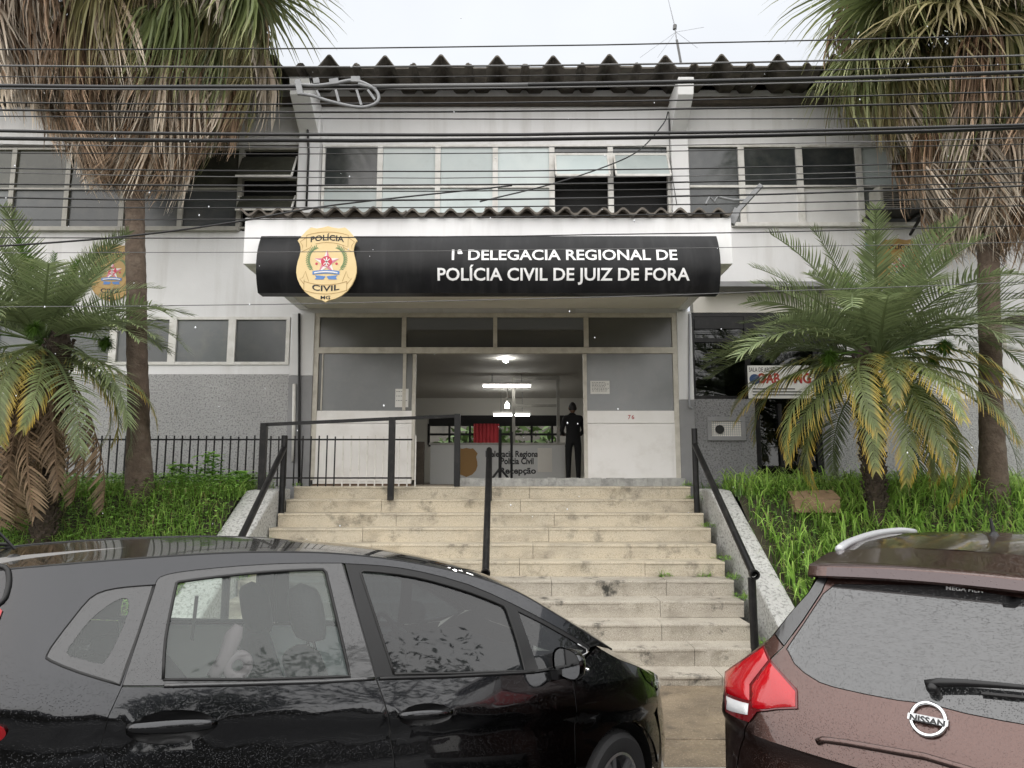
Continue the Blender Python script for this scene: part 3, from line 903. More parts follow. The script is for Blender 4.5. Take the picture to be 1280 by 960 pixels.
# floodlight and brackets on the canopy roof end
mb = MB(); a = P(952, 231, 8.9); b = P(918, 268, 9.1)
mb.bar(a, b, 0.035, 0.06); mb.bar(P(922, 262, 9.08), P(914, 280, 9.1), 0.09)
one('gutter_arm', 'galvanised', 'grey slanting metal arm sticking up at the right end of the canopy', 'bracket', mb)
mb = MB()
mb.tube([P(*q, 9.3) for q in ((882, 256), (887, 246), (893, 252), (897, 246), (916, 250), (935, 250))], 0.018)
one('floodlight_mount', 'galvanised', 'small white metal fittings on the canopy roof at its right end', 'bracket', mb)

# ------------------------------------------------------------------ name sign on the canopy
sgx0, sgx1 = P(320.5, 332, 8.72).x, P(900.5, 332, 8.72).x
zs1, zs0 = P(640, 298, 8.93).z, P(640, 367.5, 8.86).z
def sign_pt(x, v):
    """v 0 bottom .. 1 top on the bowed face"""
    y = 8.92 - 0.20 * math.sin(math.pi * (0.10 + 0.80 * v)) ** 0.8 - 0.03 * (1 - v)
    return Vector((x, y, zs0 + (zs1 - zs0) * v))
sg = empty('name_sign', ((sgx0 + sgx1)/2, 8.75, zs0), 'long curved black sign with white lettering across the canopy front', 'sign')
mb = MB(); nv, nx = 14, 60; vs = []; fs = []
for i in range(nx + 1):
    x = sgx0 + (sgx1 - sgx0) * i / nx
    for j in range(nv + 1):
        p = sign_pt(x, j / nv); p.y += 0.004 * math.sin(i * 2.1) * math.sin(j * 0.9)
        vs.append(tuple(p))
n = nv + 1
for i in range(nx):
    for j in range(nv): fs.append((i*n+j, i*n+j+1, (i+1)*n+j+1, (i+1)*n+j))
mb.add(vs, fs); mb.build('banner', 'sign_black', sg, smooth=True)
mb = MB()
for x in (sgx0 + 0.001, sgx1 - 0.001):
    pl = [sign_pt(x, j / nv) for j in range(nv + 1)]
    mb.add([tuple(p) for p in pl] + [(x, 8.995, zs1), (x, 8.995, zs0)], [tuple(range(nv + 3))])
mb.add([(sgx0, 8.995, zs0), (sgx1, 8.995, zs0), tuple(sign_pt(sgx1, 0)), tuple(sign_pt(sgx0, 0))], [(0,1,2,3)])
mb.build('end_cap', 'sign_black', sg)
def sign_letters(txt, pxa, pxb, py_base, py_top):
    Yt = 8.74
    x0, x1 = P(pxa, py_base, Yt).x, P(pxb, py_base, Yt).x
    va = (P(640, py_base, 8.74).z - zs0) / (zs1 - zs0); vb = (P(640, py_top, 8.72).z - zs0) / (zs1 - zs0)
    vs, fs = text_mesh(txt, 1.0, 0.019, 1.0)
    bx0, bx1 = min(v[0] for v in vs), max(v[0] for v in vs)
    cap = 0.727
    bmx = bmesh.new()
    bv = [bmx.verts.new((a, b2, 0)) for a, b2 in vs]
    for q in fs:
        try: bmx.faces.new([bv[i] for i in q])
        except ValueError: pass
    for i in range(-2, 10):
        g = bmx.verts[:] + bmx.edges[:] + bmx.faces[:]
        bmesh.ops.bisect_plane(bmx, geom=g, plane_co=(0, i * 0.11, 0), plane_no=(0, 1, 0))
    bmx.verts.index_update()
    vs = [(v.co.x, v.co.y) for v in bmx.verts]
    fs = [tuple(v.index for v in q.verts) for q in bmx.faces]
    bmx.free()
    def fn(x, y):
        p = sign_pt(x0 + (x1 - x0) * (x - bx0) / (bx1 - bx0), va + (vb - va) * y / cap)
        p.y -= 0.009
        return tuple(p)
    mb = MB(); mb.add([fn(*v) for v in vs], fs)
    return mb.build('lettering', 'sign_letter', sg)
sign_letters('1ª DELEGACIA REGIONAL DE', 565, 846, 326.0, 311.5)
sign_letters('POLÍCIA CIVIL DE JUIZ DE FORA', 547, 862, 350.5, 335.0)
# ------------------------------------------------------------------ shield emblems
def make_shield(loc, gold, label, group):
    root = empty('police_shield', loc, label, 'emblem', group)
    k = 0.75 / 665.0                                       # metres per unit of the traced drawing
    cxu, cyu = 405, 490
    def pt(x, y, d=0.0): return (loc[0] + (x - cxu) * k, loc[1] - d, loc[2] - (y - cyu) * k)
    half = [(405, 58), (455, 72), (525, 84), (595, 72), (640, 110), (690, 168), (736, 226), (712, 262), (700, 305), (697, 345), (708, 400), (725, 460), (736, 530), (737, 590), (722, 660), (690, 730), (640, 800), (580, 850), (515, 884), (440, 903), (405, 924)]
    outl = half + [(810 - x, y) for x, y in reversed(half[1:-1])]
    mb = MB(); mb.prism(outl, lambda p: pt(p[0], p[1], 0.03), lambda p: pt(p[0], p[1], -0.0))
    mb.build('shield_plate', gold, root, bevel=0.004)
    D = 0.033
    def line(name, pts, wd=5, m='gold_line', d=D):
        mb = MB()
        pts = [Vector((x, y)) for x, y in pts]
        L_, R_ = [], []
        for i, p in enumerate(pts):
            t = (pts[min(i+1, len(pts)-1)] - pts[max(i-1, 0)]).normalized()
            nn_ = Vector((-t.y, t.x)) * wd / 2
            L_.append(p + nn_); R_.append(p - nn_)
        vs = [pt(p.x, p.y, d) for p in L_] + [pt(p.x, p.y, d) for p in R_]
        n = len(pts)
        mb.add(vs, [(i, i+1, n+i+1, n+i) for i in range(n-1)])
        return mb.build(name, m, root)
    arc = lambda x0, x1, y, rise, n=14: [(x0 + (x1-x0)*i/n, y - rise * (1 - (2*i/n - 1)**2)) for i in range(n+1)]
    # upper ribbon and lower ribbon, drawn in thin brown lines
    line('ribbon_line', [(175, 300)] + [(175, 165)] + arc(175, 635, 165, 38) + [(635, 300)] + arc(635, 175, 300, 52)[3:-3])
    line('ribbon_line', [(175, 190), (105, 240), (135, 285), (125, 355), (225, 305), (232, 275)])
    line('ribbon_line', [(635, 190), (705, 240), (675, 285), (685, 355), (585, 305), (578, 275)])
    line('ribbon_line', [(165, 670)] + arc(165, 635, 690, -40) + [(635, 690), (635, 795)] + arc(635, 165, 790, -42) + [(165, 670)])
    line('ribbon_line', [(165, 720), (115, 660), (150, 650), (175, 575), (215, 690)])
    line('ribbon_line', [(635, 720), (685, 660), (650, 650), (625, 575), (585, 690)])
    def word(txt, size, y, rise, bold, wd):
        def fn(x, yy):
            f = x / (wd/2)
            return pt(405 + x, y - yy + rise * f * f, D)
        lettering('lettering', txt, size, fn, 'ink', root, bold=bold * size, spacing=1.0, width=wd)
    word('POLÍCIA', 88, 222, 22, 0.022, 370)
    word('CIVIL', 88, 800, -18, 0.024, 300)
    word('MG', 54, 890, 0, 0.02, 105)
    # laurel and coffee branches
    for s in (-1, 1):
        mb = MB()
        c = [(405 + s * (40 + 165 * math.sin(a) ** 0.8), 440 - 150 * math.cos(a)) for a in [0.45 + 2.1 * i / 16 for i in range(17)]]
        for i in range(16):
            x, y = c[i]; t = Vector((c[i+1][0]-x, c[i+1][1]-y)).normalized()
            for q in (-1, 1):
                d = (t * -0.75 + Vector((-t.y, t.x)) * q * 0.75).normalized()
                n_ = Vector((-d.y, d.x))
                p = Vector((x, y)); ln, wd = 36, 6
                mb.add([pt(p.x, p.y, D), pt(*(p + d*ln*.5 + n_*wd), D), pt(*(p + d*ln), D), pt(*(p + d*ln*.5 - n_*wd), D)], [(0,1,2,3)])
        mb.build('branch', 'emblem_green', root)
        line('stem', c, 5, 'emblem_green', D - .001)
        mb = MB(); ang = [2*math.pi*i/8 for i in range(8)]
        mb.add([pt(405 + s*110 + 15*math.cos(a), 490 + 15*math.sin(a), D) for a in ang], [tuple(range(8))]); mb.build('flower', 'emblem_red', root)
    # star: each arm half white and half red
    R1, R2 = 145, 58
    sp = [(405 + (R1 if i % 2 == 0 else R2) * math.sin(math.pi*i/5), 475 - (R1 if i % 2 == 0 else R2) * math.cos(math.pi*i/5)) for i in range(10)]
    wv, rv = MB(), MB()
    for i in range(0, 10, 2):
        wv.add([pt(405, 475, D+.002), pt(*sp[i-1], D+.002), pt(*sp[i], D+.002)], [(0,1,2)])
        rv.add([pt(405, 475, D+.002), pt(*sp[i], D+.002), pt(*sp[i+1], D+.002)], [(0,1,2)])
    wv.build('star', 'emblem_white', root); rv.build('star', 'emblem_pink', root)
    mb = MB(); mb.add([pt(405 + 62*math.cos(2*math.pi*i/20), 465 + 62*math.sin(2*math.pi*i/20), D+.004) for i in range(20)], [tuple(range(20))]); mb.build('disc', 'emblem_red', root)
    mb = MB()
    for (x0, y0, x1, y1, wd) in ((405, 418, 405, 515, 14), (372, 500, 438, 435, 10), (372, 435, 438, 500, 10), (385, 515, 425, 515, 10)):
        d = Vector((x1-x0, y1-y0)).normalized(); n_ = Vector((-d.y, d.x)) * wd / 2
        mb.add([pt(x0+n_.x, y0+n_.y, D+.006), pt(x0-n_.x, y0-n_.y, D+.006), pt(x1-n_.x, y1-n_.y, D+.006), pt(x1+n_.x, y1+n_.y, D+.006)], [(0,1,2,3)])
    mb.build('triangle_figure', 'emblem_white', root)
    mb = MB(); b1 = arc(255, 550, 575, 14); b0 = arc(255, 550, 615, 14); n = len(b1)
    mb.add([pt(*p, D+.003) for p in b1] + [pt(*p, D+.003) for p in b0], [(i, i+1, n+i+1, n+i) for i in range(n-1)])
    mb.add([pt(x, y, D+.001) for x, y in ((280, 620), (400, 632), (390, 650), (375, 668), (280, 668), (298, 645))], [(0,1,2,3,4,5)])
    mb.add([pt(810-x, y, D+.001) for x, y in ((280, 620), (400, 632), (390, 650), (375, 668), (280, 668), (298, 645))], [(5,4,3,2,1,0)])
    mb.build('blue_ribbon', 'emblem_blue', root)
    mb = MB(); b1 = arc(275, 530, 588, 14); b0 = arc(275, 530, 602, 14)
    mb.add([pt(*p, D+.005) for p in b1] + [pt(*p, D+.005) for p in b0], [(i, i+1, n+i+1, n+i) for i in range(n-1)])
    mb.build('ribbon_text_band', 'emblem_white', root)
    return root
p = P(408.5, 330, 8.68)
make_shield((p.x, 8.70, p.z), 'gold_light', 'pale gold shield-shaped emblem on the canopy over the left end of the black sign', 'shield emblems of the station')
p = P(141, 341, W - 0.02); make_shield((p.x, W - 0.005, p.z), 'gold_dark', 'ochre shield-shaped emblem on the left white wall, half behind the palm trunk', 'shield emblems of the station')
p = P(1124, 334, W - 0.02); make_shield((p.x, W - 0.005, p.z), 'gold_dark', 'ochre shield-shaped emblem on the right white wall, mostly hidden by palm fronds', 'shield emblems of the station')

# ------------------------------------------------------------------ small fittings on the facade
def pipe(name, m, pts, r, label, cat, group=None):
    mb = MB(); mb.tube(pts, r, 8); return one(name, m, label, cat, mb, group, smooth=True)
pipe('drainpipe', 'black_cable', [P(374, y, W - 0.09) for y in (392, 450, 520, 604)], 0.022, 'thin black drainpipe on the pilaster left of the entrance', 'pipe')
pipe('conduit', 'frame_white', [P(368, 480, W-0.08), P(366.5, 577, W-0.08)], 0.03, 'short white conduit on the grey pilaster left of the doors', 'pipe')
pipe('hanging_cable', 'black_cable', [P(386, 130, W-.3), P(384, 150, W-.2), P(386, 190, W-.19), P(383, 258, W-.19)], 0.018, 'black cable running down the upper left pier', 'cable')
pipe('drainpipe', 'black_cable', [P(388, 96, W-.8), P(386, 120, W-.5), P(389, 150, W-.2)], 0.016, 'short black cable hanging off the left fin under the eaves', 'cable')
pipe('drainpipe', 'pipe_grey', [P(862, 392, W-.07), P(861.5, 500, W-.08), P(862, 508, W-.09), P(866, 511, W-.09)], 0.016, 'thin grey pipe down the pilaster right of the entrance', 'pipe')
pipe('hanging_cable', 'black_cable', smooth_curve([P(835, 140, W-.3), P(829, 155, W-.5), P(800, 187, W-.8), P(760, 207, W-1.2), P(690, 230, W-1.7), P(600, 252, W-2.2)], 4), 0.010, 'loose black cable sagging from the right pier down to the canopy roof', 'cable')
pipe('hanging_cable', 'grey_cable', smooth_curve([P(836, 140, W-.3), P(838, 200, W-.25), P(846, 256, W-.2)], 4), 0.007, 'thin cable hanging straight down the right upper pier', 'cable')
# meter box set into the dark stucco
x0, x1, z0, z1 = rect(883, 521.5, 930.5, 551, W)
root = empty('meter_box', ((x0+x1)/2, W - 0.06, z0), 'grey framed meter box with wired door in the dark roughcast wall', 'meter box')
mb = MB(); f_ = 0.07
for b2 in ((x0, x1, z0, z0+f_), (x0, x1, z1-f_, z1), (x0, x0+f_, z0+f_, z1-f_), (x1-f_, x1, z0+f_, z1-f_)): mb.box(b2[0], b2[1], W-.075, W-.031, b2[2], b2[3])
mb.build('frame', 'grey_paint', root, bevel=0.006)
mb = MB(); mb.box(x0+f_, x1-f_, W-.045, W-.032, z0+f_, z1-f_); mb.build('door', 'soffit_white', root)
mb = MB()
for i in range(1, 14):
    x = x0+f_+(x1-x0-2*f_)*i/14; mb.box(x-.003, x+.003, W-.05, W-.046, z0+f_, z1-f_)
for i in range(1, 7):
    z = z0+f_+(z1-z0-2*f_)*i/7; mb.box(x0+f_, x1-f_, W-.0515, W-.0505, z-.003, z+.003)
o = mb.build('wire_mesh', 'pipe_grey', root); o['kind'] = 'stuff'
mb = MB(); mb.lathe([(0, -.0), (.07, 0), (.07, .03), (0, .03)], ((x0*.68+x1*.32), W-.046, (z0+z1)/2 - .01), (0, -0.1, 0), 12); mb.build('meter', 'dark_void', root)
# poster behind the fronds
x0, x1, z0, z1 = rect(935, 457, 1018, 498, W - 0.03)
root = empty('support_room_sign', ((x0+x1)/2, W - 0.03, z0), 'white sign with red capitals and round blue logo behind the right palm fronds', 'sign')
mb = MB(); mb.box(x0, x1, W-.034, W-.026, z0, z1); mb.build('board', 'paper', root)
YS = W - 0.036
wd = x1 - x0; ht = z1 - z0
lettering('lettering', 'SALA DE APOIO', 0.1, lambda x, y: (x0 + wd*.22 + x, YS, z1 - ht*.19 + y), 'ink', root, bold=.001, width=wd*.4)
lettering('lettering', 'OAB', 0.22, lambda x, y: (x0 + wd*.31 + x, YS, z0 + ht*.47 + y), 'ink_red', root, bold=.008, width=wd*.34)
lettering('lettering', 'MG', 0.22, lambda x, y: (x0 + wd*.82 + x, YS, z0 + ht*.47 + y), 'ink_red', root, bold=.008, width=wd*.26)
mb = MB(); mb.lathe([(0, 0), (.085, 0), (.085, .003), (0, .003)], (x0 + wd*.10, YS, z0 + ht*.58), (0, -1, 0), 18); mb.build('logo', 'ink_blue', root)
mb = MB()
for i in range(3): mb.box(x0 + wd*.06, x0 + wd*(.9 - .1*i), YS, YS+.001, z0 + ht*(.09+.09*i), z0 + ht*(.125+.09*i))
o = mb.build('small_print', 'ink', root); o['kind'] = 'stuff'
# air conditioner behind the right palm
x0, x1, z0, z1 = rect(1098, 232, 1148, 262, W - 0.45)
root = empty('air_conditioner', ((x0+x1)/2, W - 0.3, z0), 'outdoor air conditioner on a dark bracket below the upper windows behind the right fan palm', 'air conditioner')
mb = MB(); mb.box(x0, x1, W-.5, W-.15, z0, z1); mb.build('case', 'frame_grey', root, bevel=0.01)
mb = MB()
for i in range(9): mb.box(x0+.05, x1-.16, W-.512, W-.501, z0+.04+i*.035, z0+.052+i*.035)
mb.build('grille', 'black_paint', root)
mb = MB(); mb.bar((x0-.05, W-.55, z0-.03), (x0-.05, W-.02, z0-.03), .05); mb.bar((x1+.05, W-.55, z0-.03), (x1+.05, W-.02, z0-.03), .05); mb.box(x0-.08, x1+.08, W-.55, W-.1, z0-.02, z0-.003)
mb.bar((x0-.05, W-.5, z0-.05), (x0-.05, W-.05, z0-.28), .035); mb.bar((x1+.05, W-.5, z0-.05), (x1+.05, W-.05, z0-.28), .035)
mb.build('bracket', 'black_paint', root)
mb = MB(); mb.lathe([(0.0, 0.0), (.09, 0.02), (.10, .06), (.05, .10), (0, .11)], P(1087, 308, W - .004), (0, -1, 0), 14)
one('wall_ornament', 'teal_paint', 'small teal round object on the white wall beside the right shield emblem', 'ornament', mb, smooth=True)
# aerial on the roof
root = empty('roof_aerial', P(849, 70, W+.3), 'thin leaning metal aerial with guy wires on the roof edge at the right', 'antenna')
mb = MB(); mb.tube([P(851, 78, W+.3), P(846, 50, W+.3)], 0.022); mb.build('mast', 'grey_cable', root)
mb = MB(); mb.tube([P(846, 52, W+.3), P(843.5, 33, W+.3), P(835, -2, W+.3)], [0.012, .01, .005], 6); mb.build('whip', 'pipe_grey', root)
mb = MB(); mb.lathe([(0, -.05), (.035, -.04), (.035, .04), (0, .05)], P(843.5, 34, W+.3), (0.1, 0, 1), 8); mb.build('collar', 'grey_cable', root)
for q in ((872, 60), (822, 72), (800, 72), (880, 34)):
    mb = MB(); mb.tube([P(845, 40, W+.3), P(*q, W+.6)], 0.0035, 4); mb.build('guy_wire', 'pipe_grey', root)

# ------------------------------------------------------------------ fence along the left, rails of the stairs
fn = empty('iron_fence', (-4, 10.4, 1.75), 'low iron bar fence before the left wall, its last bars painted white', 'fence')
YF = 10.42
fx = lambda px: P(px, 575, YF).x
zF0, zF1 = P(400, 601, YF).z, P(400, 545, YF).z
for i in range(-24, 34):
    px = 186 + i * 10.1
    if px < -80: continue
    m = 'bar_white' if px > 423 else 'black_paint'
    mb = MB(); r = 0.0085
    x = fx(px)
    mb.box(x-r, x+r, YF-r, YF+r, zF0 - 0.08, zF1 + random.uniform(-.012, .012)); mb.build('bar', m, fn)
mb = MB(); mb.box(fx(-80), fx(515), YF-.013, YF+.013, P(400, 550.5, YF).z, P(400, 548.5, YF).z); mb.build('rail', 'black_paint', fn)
mb = MB(); mb.box(fx(-80), fx(515), YF-.013, YF+.013, P(400, 598.5, YF).z, P(400, 596.5, YF).z); mb.build('rail', 'black_paint', fn)

rl = empty('landing_railing', P(490, 608, 10.2), 'black metal railing with square posts at the left side of the landing', 'railing')
tp = [P(330, 531, 9.75), P(347, 529.5, 9.85), P(490, 522.5, 10.12), P(572, 519.5, 10.3)]
def post(px, pyt, pyb, Y, w_, parent, name='post', zbot=None):
    a, b2 = P(px, pyt, Y), P(px, pyb, Y)
    mb = MB(); mb.box(a.x - w_/2, a.x + w_/2, Y - w_/2, Y + w_/2, b2.z if zbot is None else zbot, a.z)
    return mb.build(name, 'black_paint', parent, bevel=0.004)
post(330.5, 529, 612, 9.75, .085, rl); post(490.5, 521.5, 625, 9.98, .085, rl); post(572, 517.5, 608, 10.33, .085, rl)
mb = MB()
for a, b2 in ((P(326, 531, 9.75), P(490, 523.5, 9.98)), (P(490, 523.5, 9.98), P(572, 520, 10.33))): mb.bar(a, b2, .045, .045)
mb.build('top_rail', 'black_paint', rl)

def handrail(label, top_px, top_Y, bot_px, bot_Y, zt_base, zb_base, extra=None):
    a, b2 = P(*top_px, top_Y), P(*bot_px, bot_Y)
    root = empty('stair_handrail', (a.x, top_Y, zt_base), label, 'handrail', 'handrails of the entrance stairs')
    mb = MB(); mb.tube([a, b2], 0.038, 12); mb.lathe([(0.038, 0), (0.05, 0.0), (0.05, 0.06), (0.036, 0.06), (0.036, 0.0)], b2 , (0, -1, -0.1), 12)
    mb.build('rail', 'black_paint', root, smooth=True, autosmooth=40)
    mb = MB(); mb.tube([(a.x, top_Y, zt_base - .02), (a.x, top_Y, a.z + (extra or 0))], 0.04, 12); mb.build('post', 'black_paint', root, smooth=True, autosmooth=40)
    mb = MB(); mb.tube([(b2.x, bot_Y + .05, zb_base - .02), (b2.x, bot_Y + .05, b2.z - 0.045)], 0.04, 12); mb.build('post', 'black_paint', root, smooth=True, autosmooth=40)
    return root
handrail('black pipe handrail on the left of the stairs running down behind the black car', (355, 560), 9.75, (281, 715), 7.3, NOS[8], NOS[1], 0.17)
handrail('black pipe handrail up the middle of the stairs', (611.5, 562), 9.95, (607, 716), 7.45, NOS[9], NOS[1], 0.0)
handrail('black pipe handrail on the right of the stairs beside the tall grass', (868.5, 556), 9.75, (941.5, 717), 7.3, NOS[8], NOS[0], 0.22)

# ------------------------------------------------------------------ the reception hall inside
hx0, hx1, hy1, hz1 = -3.6, 3.4, 21.0, 4.22
fz_ = NOS[10] + 0.015
hall = empty('reception_hall', (0, 16, fz_), 'dim reception hall seen through the open entrance', 'room')
def hb(name, m, *a):
    mb = MB(); mb.box(*a); return mb.build(name, m, hall)
hb('floor', 'room_floor', hx0, hx1, W + .06, hy1, fz_ - .1, fz_)
hb('ceiling', 'room_ceiling', hx0, hx1, W + .25, hy1, hz1 + .06, hz1 + .16)
hb('wall', 'room_wall', hx0 - .1, hx0 - .001, W + .25, hy1, fz_, hz1 + .058)
hb('wall', 'room_wall', hx1 + .001, hx1 + .1, W + .25, hy1, fz_, hz1 + .058)
# back wall with a long window opening
bx0, bx1, bz0, bz1 = P(536, 545, hy1).x, P(716, 545, hy1).x, P(620, 556, hy1).z, P(620, 530, hy1).z
hb('wall', 'room_wall', hx0, bx0, hy1, hy1 + .1, fz_, hz1 + .16); hb('wall', 'room_wall', bx1, hx1, hy1, hy1 + .1, fz_, hz1 + .16)
hb('wall', 'room_wall', bx0, bx1, hy1, hy1 + .1, fz_, bz0); hb('wall', 'room_wall', bx0, bx1, hy1 + .002, hy1 + .1, bz1, hz1 + .16)
fr = MB()
for i in range(8):
    x = bx0 + (bx1-bx0)*i/7; fr.box(x-.03, x+.03, hy1-.03, hy1+.05, bz0, bz1)
zm = (bz0+bz1)/2
fr.box(bx0, bx1, hy1-.034, hy1+.054, zm-.03, zm+.03); fr.box(bx0, bx1, hy1-.036, hy1+.056, bz1-.06, bz1+.25); fr.box(bx0, bx1, hy1-.036, hy1+.056, bz0-.05, bz0+.05)
fr.build('back_window', 'dark_void', hall)
mb = MB(); xa, xb = P(592, 545, hy1 - .1).x, P(624, 545, hy1-.1).x; n = 40
mb.add([(xa + (xb-xa)*i/n, hy1 - .12 + .03*math.sin(i*1.1), z) for z in (bz0 - .06, bz1 + .0) for i in range(n+1)], [(i, i+1, n+2+i, n+1+i) for i in range(n)])
one('red_curtain', 'curtain_red', 'red curtain hanging in the back window of the hall', 'curtain', mb, smooth=True)
# glazed partition, its white bars greyed to paint in the dim hall
pt_ = empty('glass_partition', (1.0, 16.5, fz_), 'white framed glass partition in the hall behind the counter', 'partition')
YP = 16.5
mb = MB()
for px in (642, 697.5): mb.box(P(px, 500, YP).x - .035, P(px, 500, YP).x + .035, YP - .03, YP + .03, fz_, hz1 + .05)
for py in (507, 473): mb.box(P(642, py, YP).x + .036, P(697.5, py, YP).x - .036, YP - .026, YP + .026, P(670, py, YP).z - .03, P(670, py, YP).z + .03)
mb.build('frame', 'frame_grey', pt_)
# counter with its lettering
YD = 13.6
dx0, dx1 = P(538, 575, YD).x, P(706, 575, YD).x; dz1 = P(620, 553.5, YD).z
ct = empty('reception_counter', ((dx0+dx1)/2, YD, fz_), 'long grey reception counter with black lettering and a faded shield inside the entrance', 'counter')
mb = MB(); mb.box(dx0, dx1, YD, YD + .04, fz_, dz1 - .04); mb.box(dx0, dx0+.04, YD+.041, YD+.6, fz_, dz1-.04); mb.box(dx1-.04, dx1, YD+.041, YD+.6, fz_, dz1-.04); mb.build('front_panel', 'desk_grey', ct)
mb = MB(); mb.box(dx0-.03, dx1+.03, YD-.03, YD+.62, dz1-.04, dz1); mb.build('counter_top', 'frame_grey', ct)
for txt, px0, px1, py, cap in (('Delegacia Regional de', 607, 686, 571, 6), ('Polícia Civil', 626, 667, 580, 6), ('Recepção', 625, 670, 592, 8)):
    a, b2 = P(px0, py, YD).x, P(px1, py, YD).x
    lettering('lettering', txt, .16, lambda x, y, a=a, b2=b2, py=py: ((a+b2)/2 + x, YD - .004, P(640, py, YD).z + y), 'ink', ct, bold=.005, width=b2-a)
k = .42/665.
half = [(405, 58), (455, 72), (525, 84), (595, 72), (640, 110), (736, 226), (700, 305), (697, 345), (725, 460), (737, 590), (690, 730), (580, 850), (440, 903), (405, 924)]
outl = half + [(810-x, y) for x, y in reversed(half[1:-1])]
c0 = P(583, 578, YD)
mb = MB(); mb.prism(outl, lambda q: (c0.x+(q[0]-405)*k, YD-.012, c0.z-(q[1]-490)*k), lambda q: (c0.x+(q[0]-405)*k, YD-.001, c0.z-(q[1]-490)*k)); mb.build('shield', 'gold_line', ct)
mb = MB(); mb.box(P(672, 570, YD).x, P(690, 570, YD).x, YD-.005, YD-.001, P(640, 590, YD).z, P(640, 560, YD).z); mb.build('taped_notice', 'soffit_white', ct)
# lamps
lampg = 'lamps in the reception hall'
def tube_lamp(px0, px1, py, Y, label):
    a, b2 = P(px0, py, Y), P(px1, py, Y)
    r = empty('tube_lamp', (a + b2)/2, label, 'lamp', lampg)
    mb = MB(); mb.tube([a, b2], .022, 8); mb.build('tube', 'lamp_light', r)
    mb = MB(); mb.box(a.x-.03, b2.x+.03, Y-.05, Y+.05, a.z+.036, a.z+.09); mb.build('fitting', 'frame_white', r)
    mb = MB()
    for x in (a.x+.2, b2.x-.2): mb.tube([(x, Y, a.z+.09), (x, Y, hz1+.06)], .008, 5)
    mb.build('hanger', 'grey_cable', r)
tube_lamp(604, 663, 482.5, 16.2, 'nearer lit fluorescent tube hanging above the counter')
tube_lamp(617, 662, 519, 19.5, 'farther lit fluorescent tube seen just above the counter window')
def bulb_lamp(px, py, Y, label):
    a = P(px, py, Y)
    r = empty('bulb_lamp', a, label, 'lamp', lampg)
    mb = MB(); mb.lathe([(0, -.06), (.04, -.05), (.062, 0), (.045, .05), (.02, .07), (0, .07)], a, (0,0,1), 14); mb.build('bulb', 'bulb_light', r, smooth=True)
    mb = MB(); mb.lathe([(.03, .07), (.035, .14), (.012, .15), (.012, hz1+.06-a.z)], a, (0,0,1), 10); mb.build('lamp_holder', 'frame_white', r)
bulb_lamp(632, 449.5, 14.0, 'round lit bulb near the top of the doorway')
bulb_lamp(634, 507.5, 18.6, 'round lit bulb between the two fluorescent tubes')
# queue stand / pole in front of the counter
x = P(625, 600, 12.6).x
r = empty('pole_stand', (x, 12.6, fz_), 'pair of slim black poles on a splayed black foot in front of the counter', 'stand')
mb = MB(); mb.tube([(x, 12.6, fz_+.05), (x, 12.6, P(625, 537, 12.6).z)], .028, 8); mb.build('pole', 'black_paint', r)
mb = MB(); mb.tube([(x+.2, 12.7, fz_+.02), (x+.2, 12.7, P(637, 540, 12.7).z)], .022, 8); mb.build('pole', 'black_paint', r)
mb = MB()
for q in (-.2, .22, .0): mb.bar((x, 12.6, fz_+.28), (x+q, 12.6 + (.2 if q == 0 else -.05), fz_+.015), .035)
mb.build('foot', 'black_paint', r)
# brown door post at the left inside
mb = MB(); a = P(517, 500, W+.4).x; b2 = P(531, 500, W+.4).x
mb.box(a, b2, W+.4, W+.5, fz_, P(520, 552, W+.4).z); one('door_frame_panel', 'timber_dark', 'narrow brownish dark door frame panel just inside the doorway on the left', 'door frame', mb, bevel=.004)

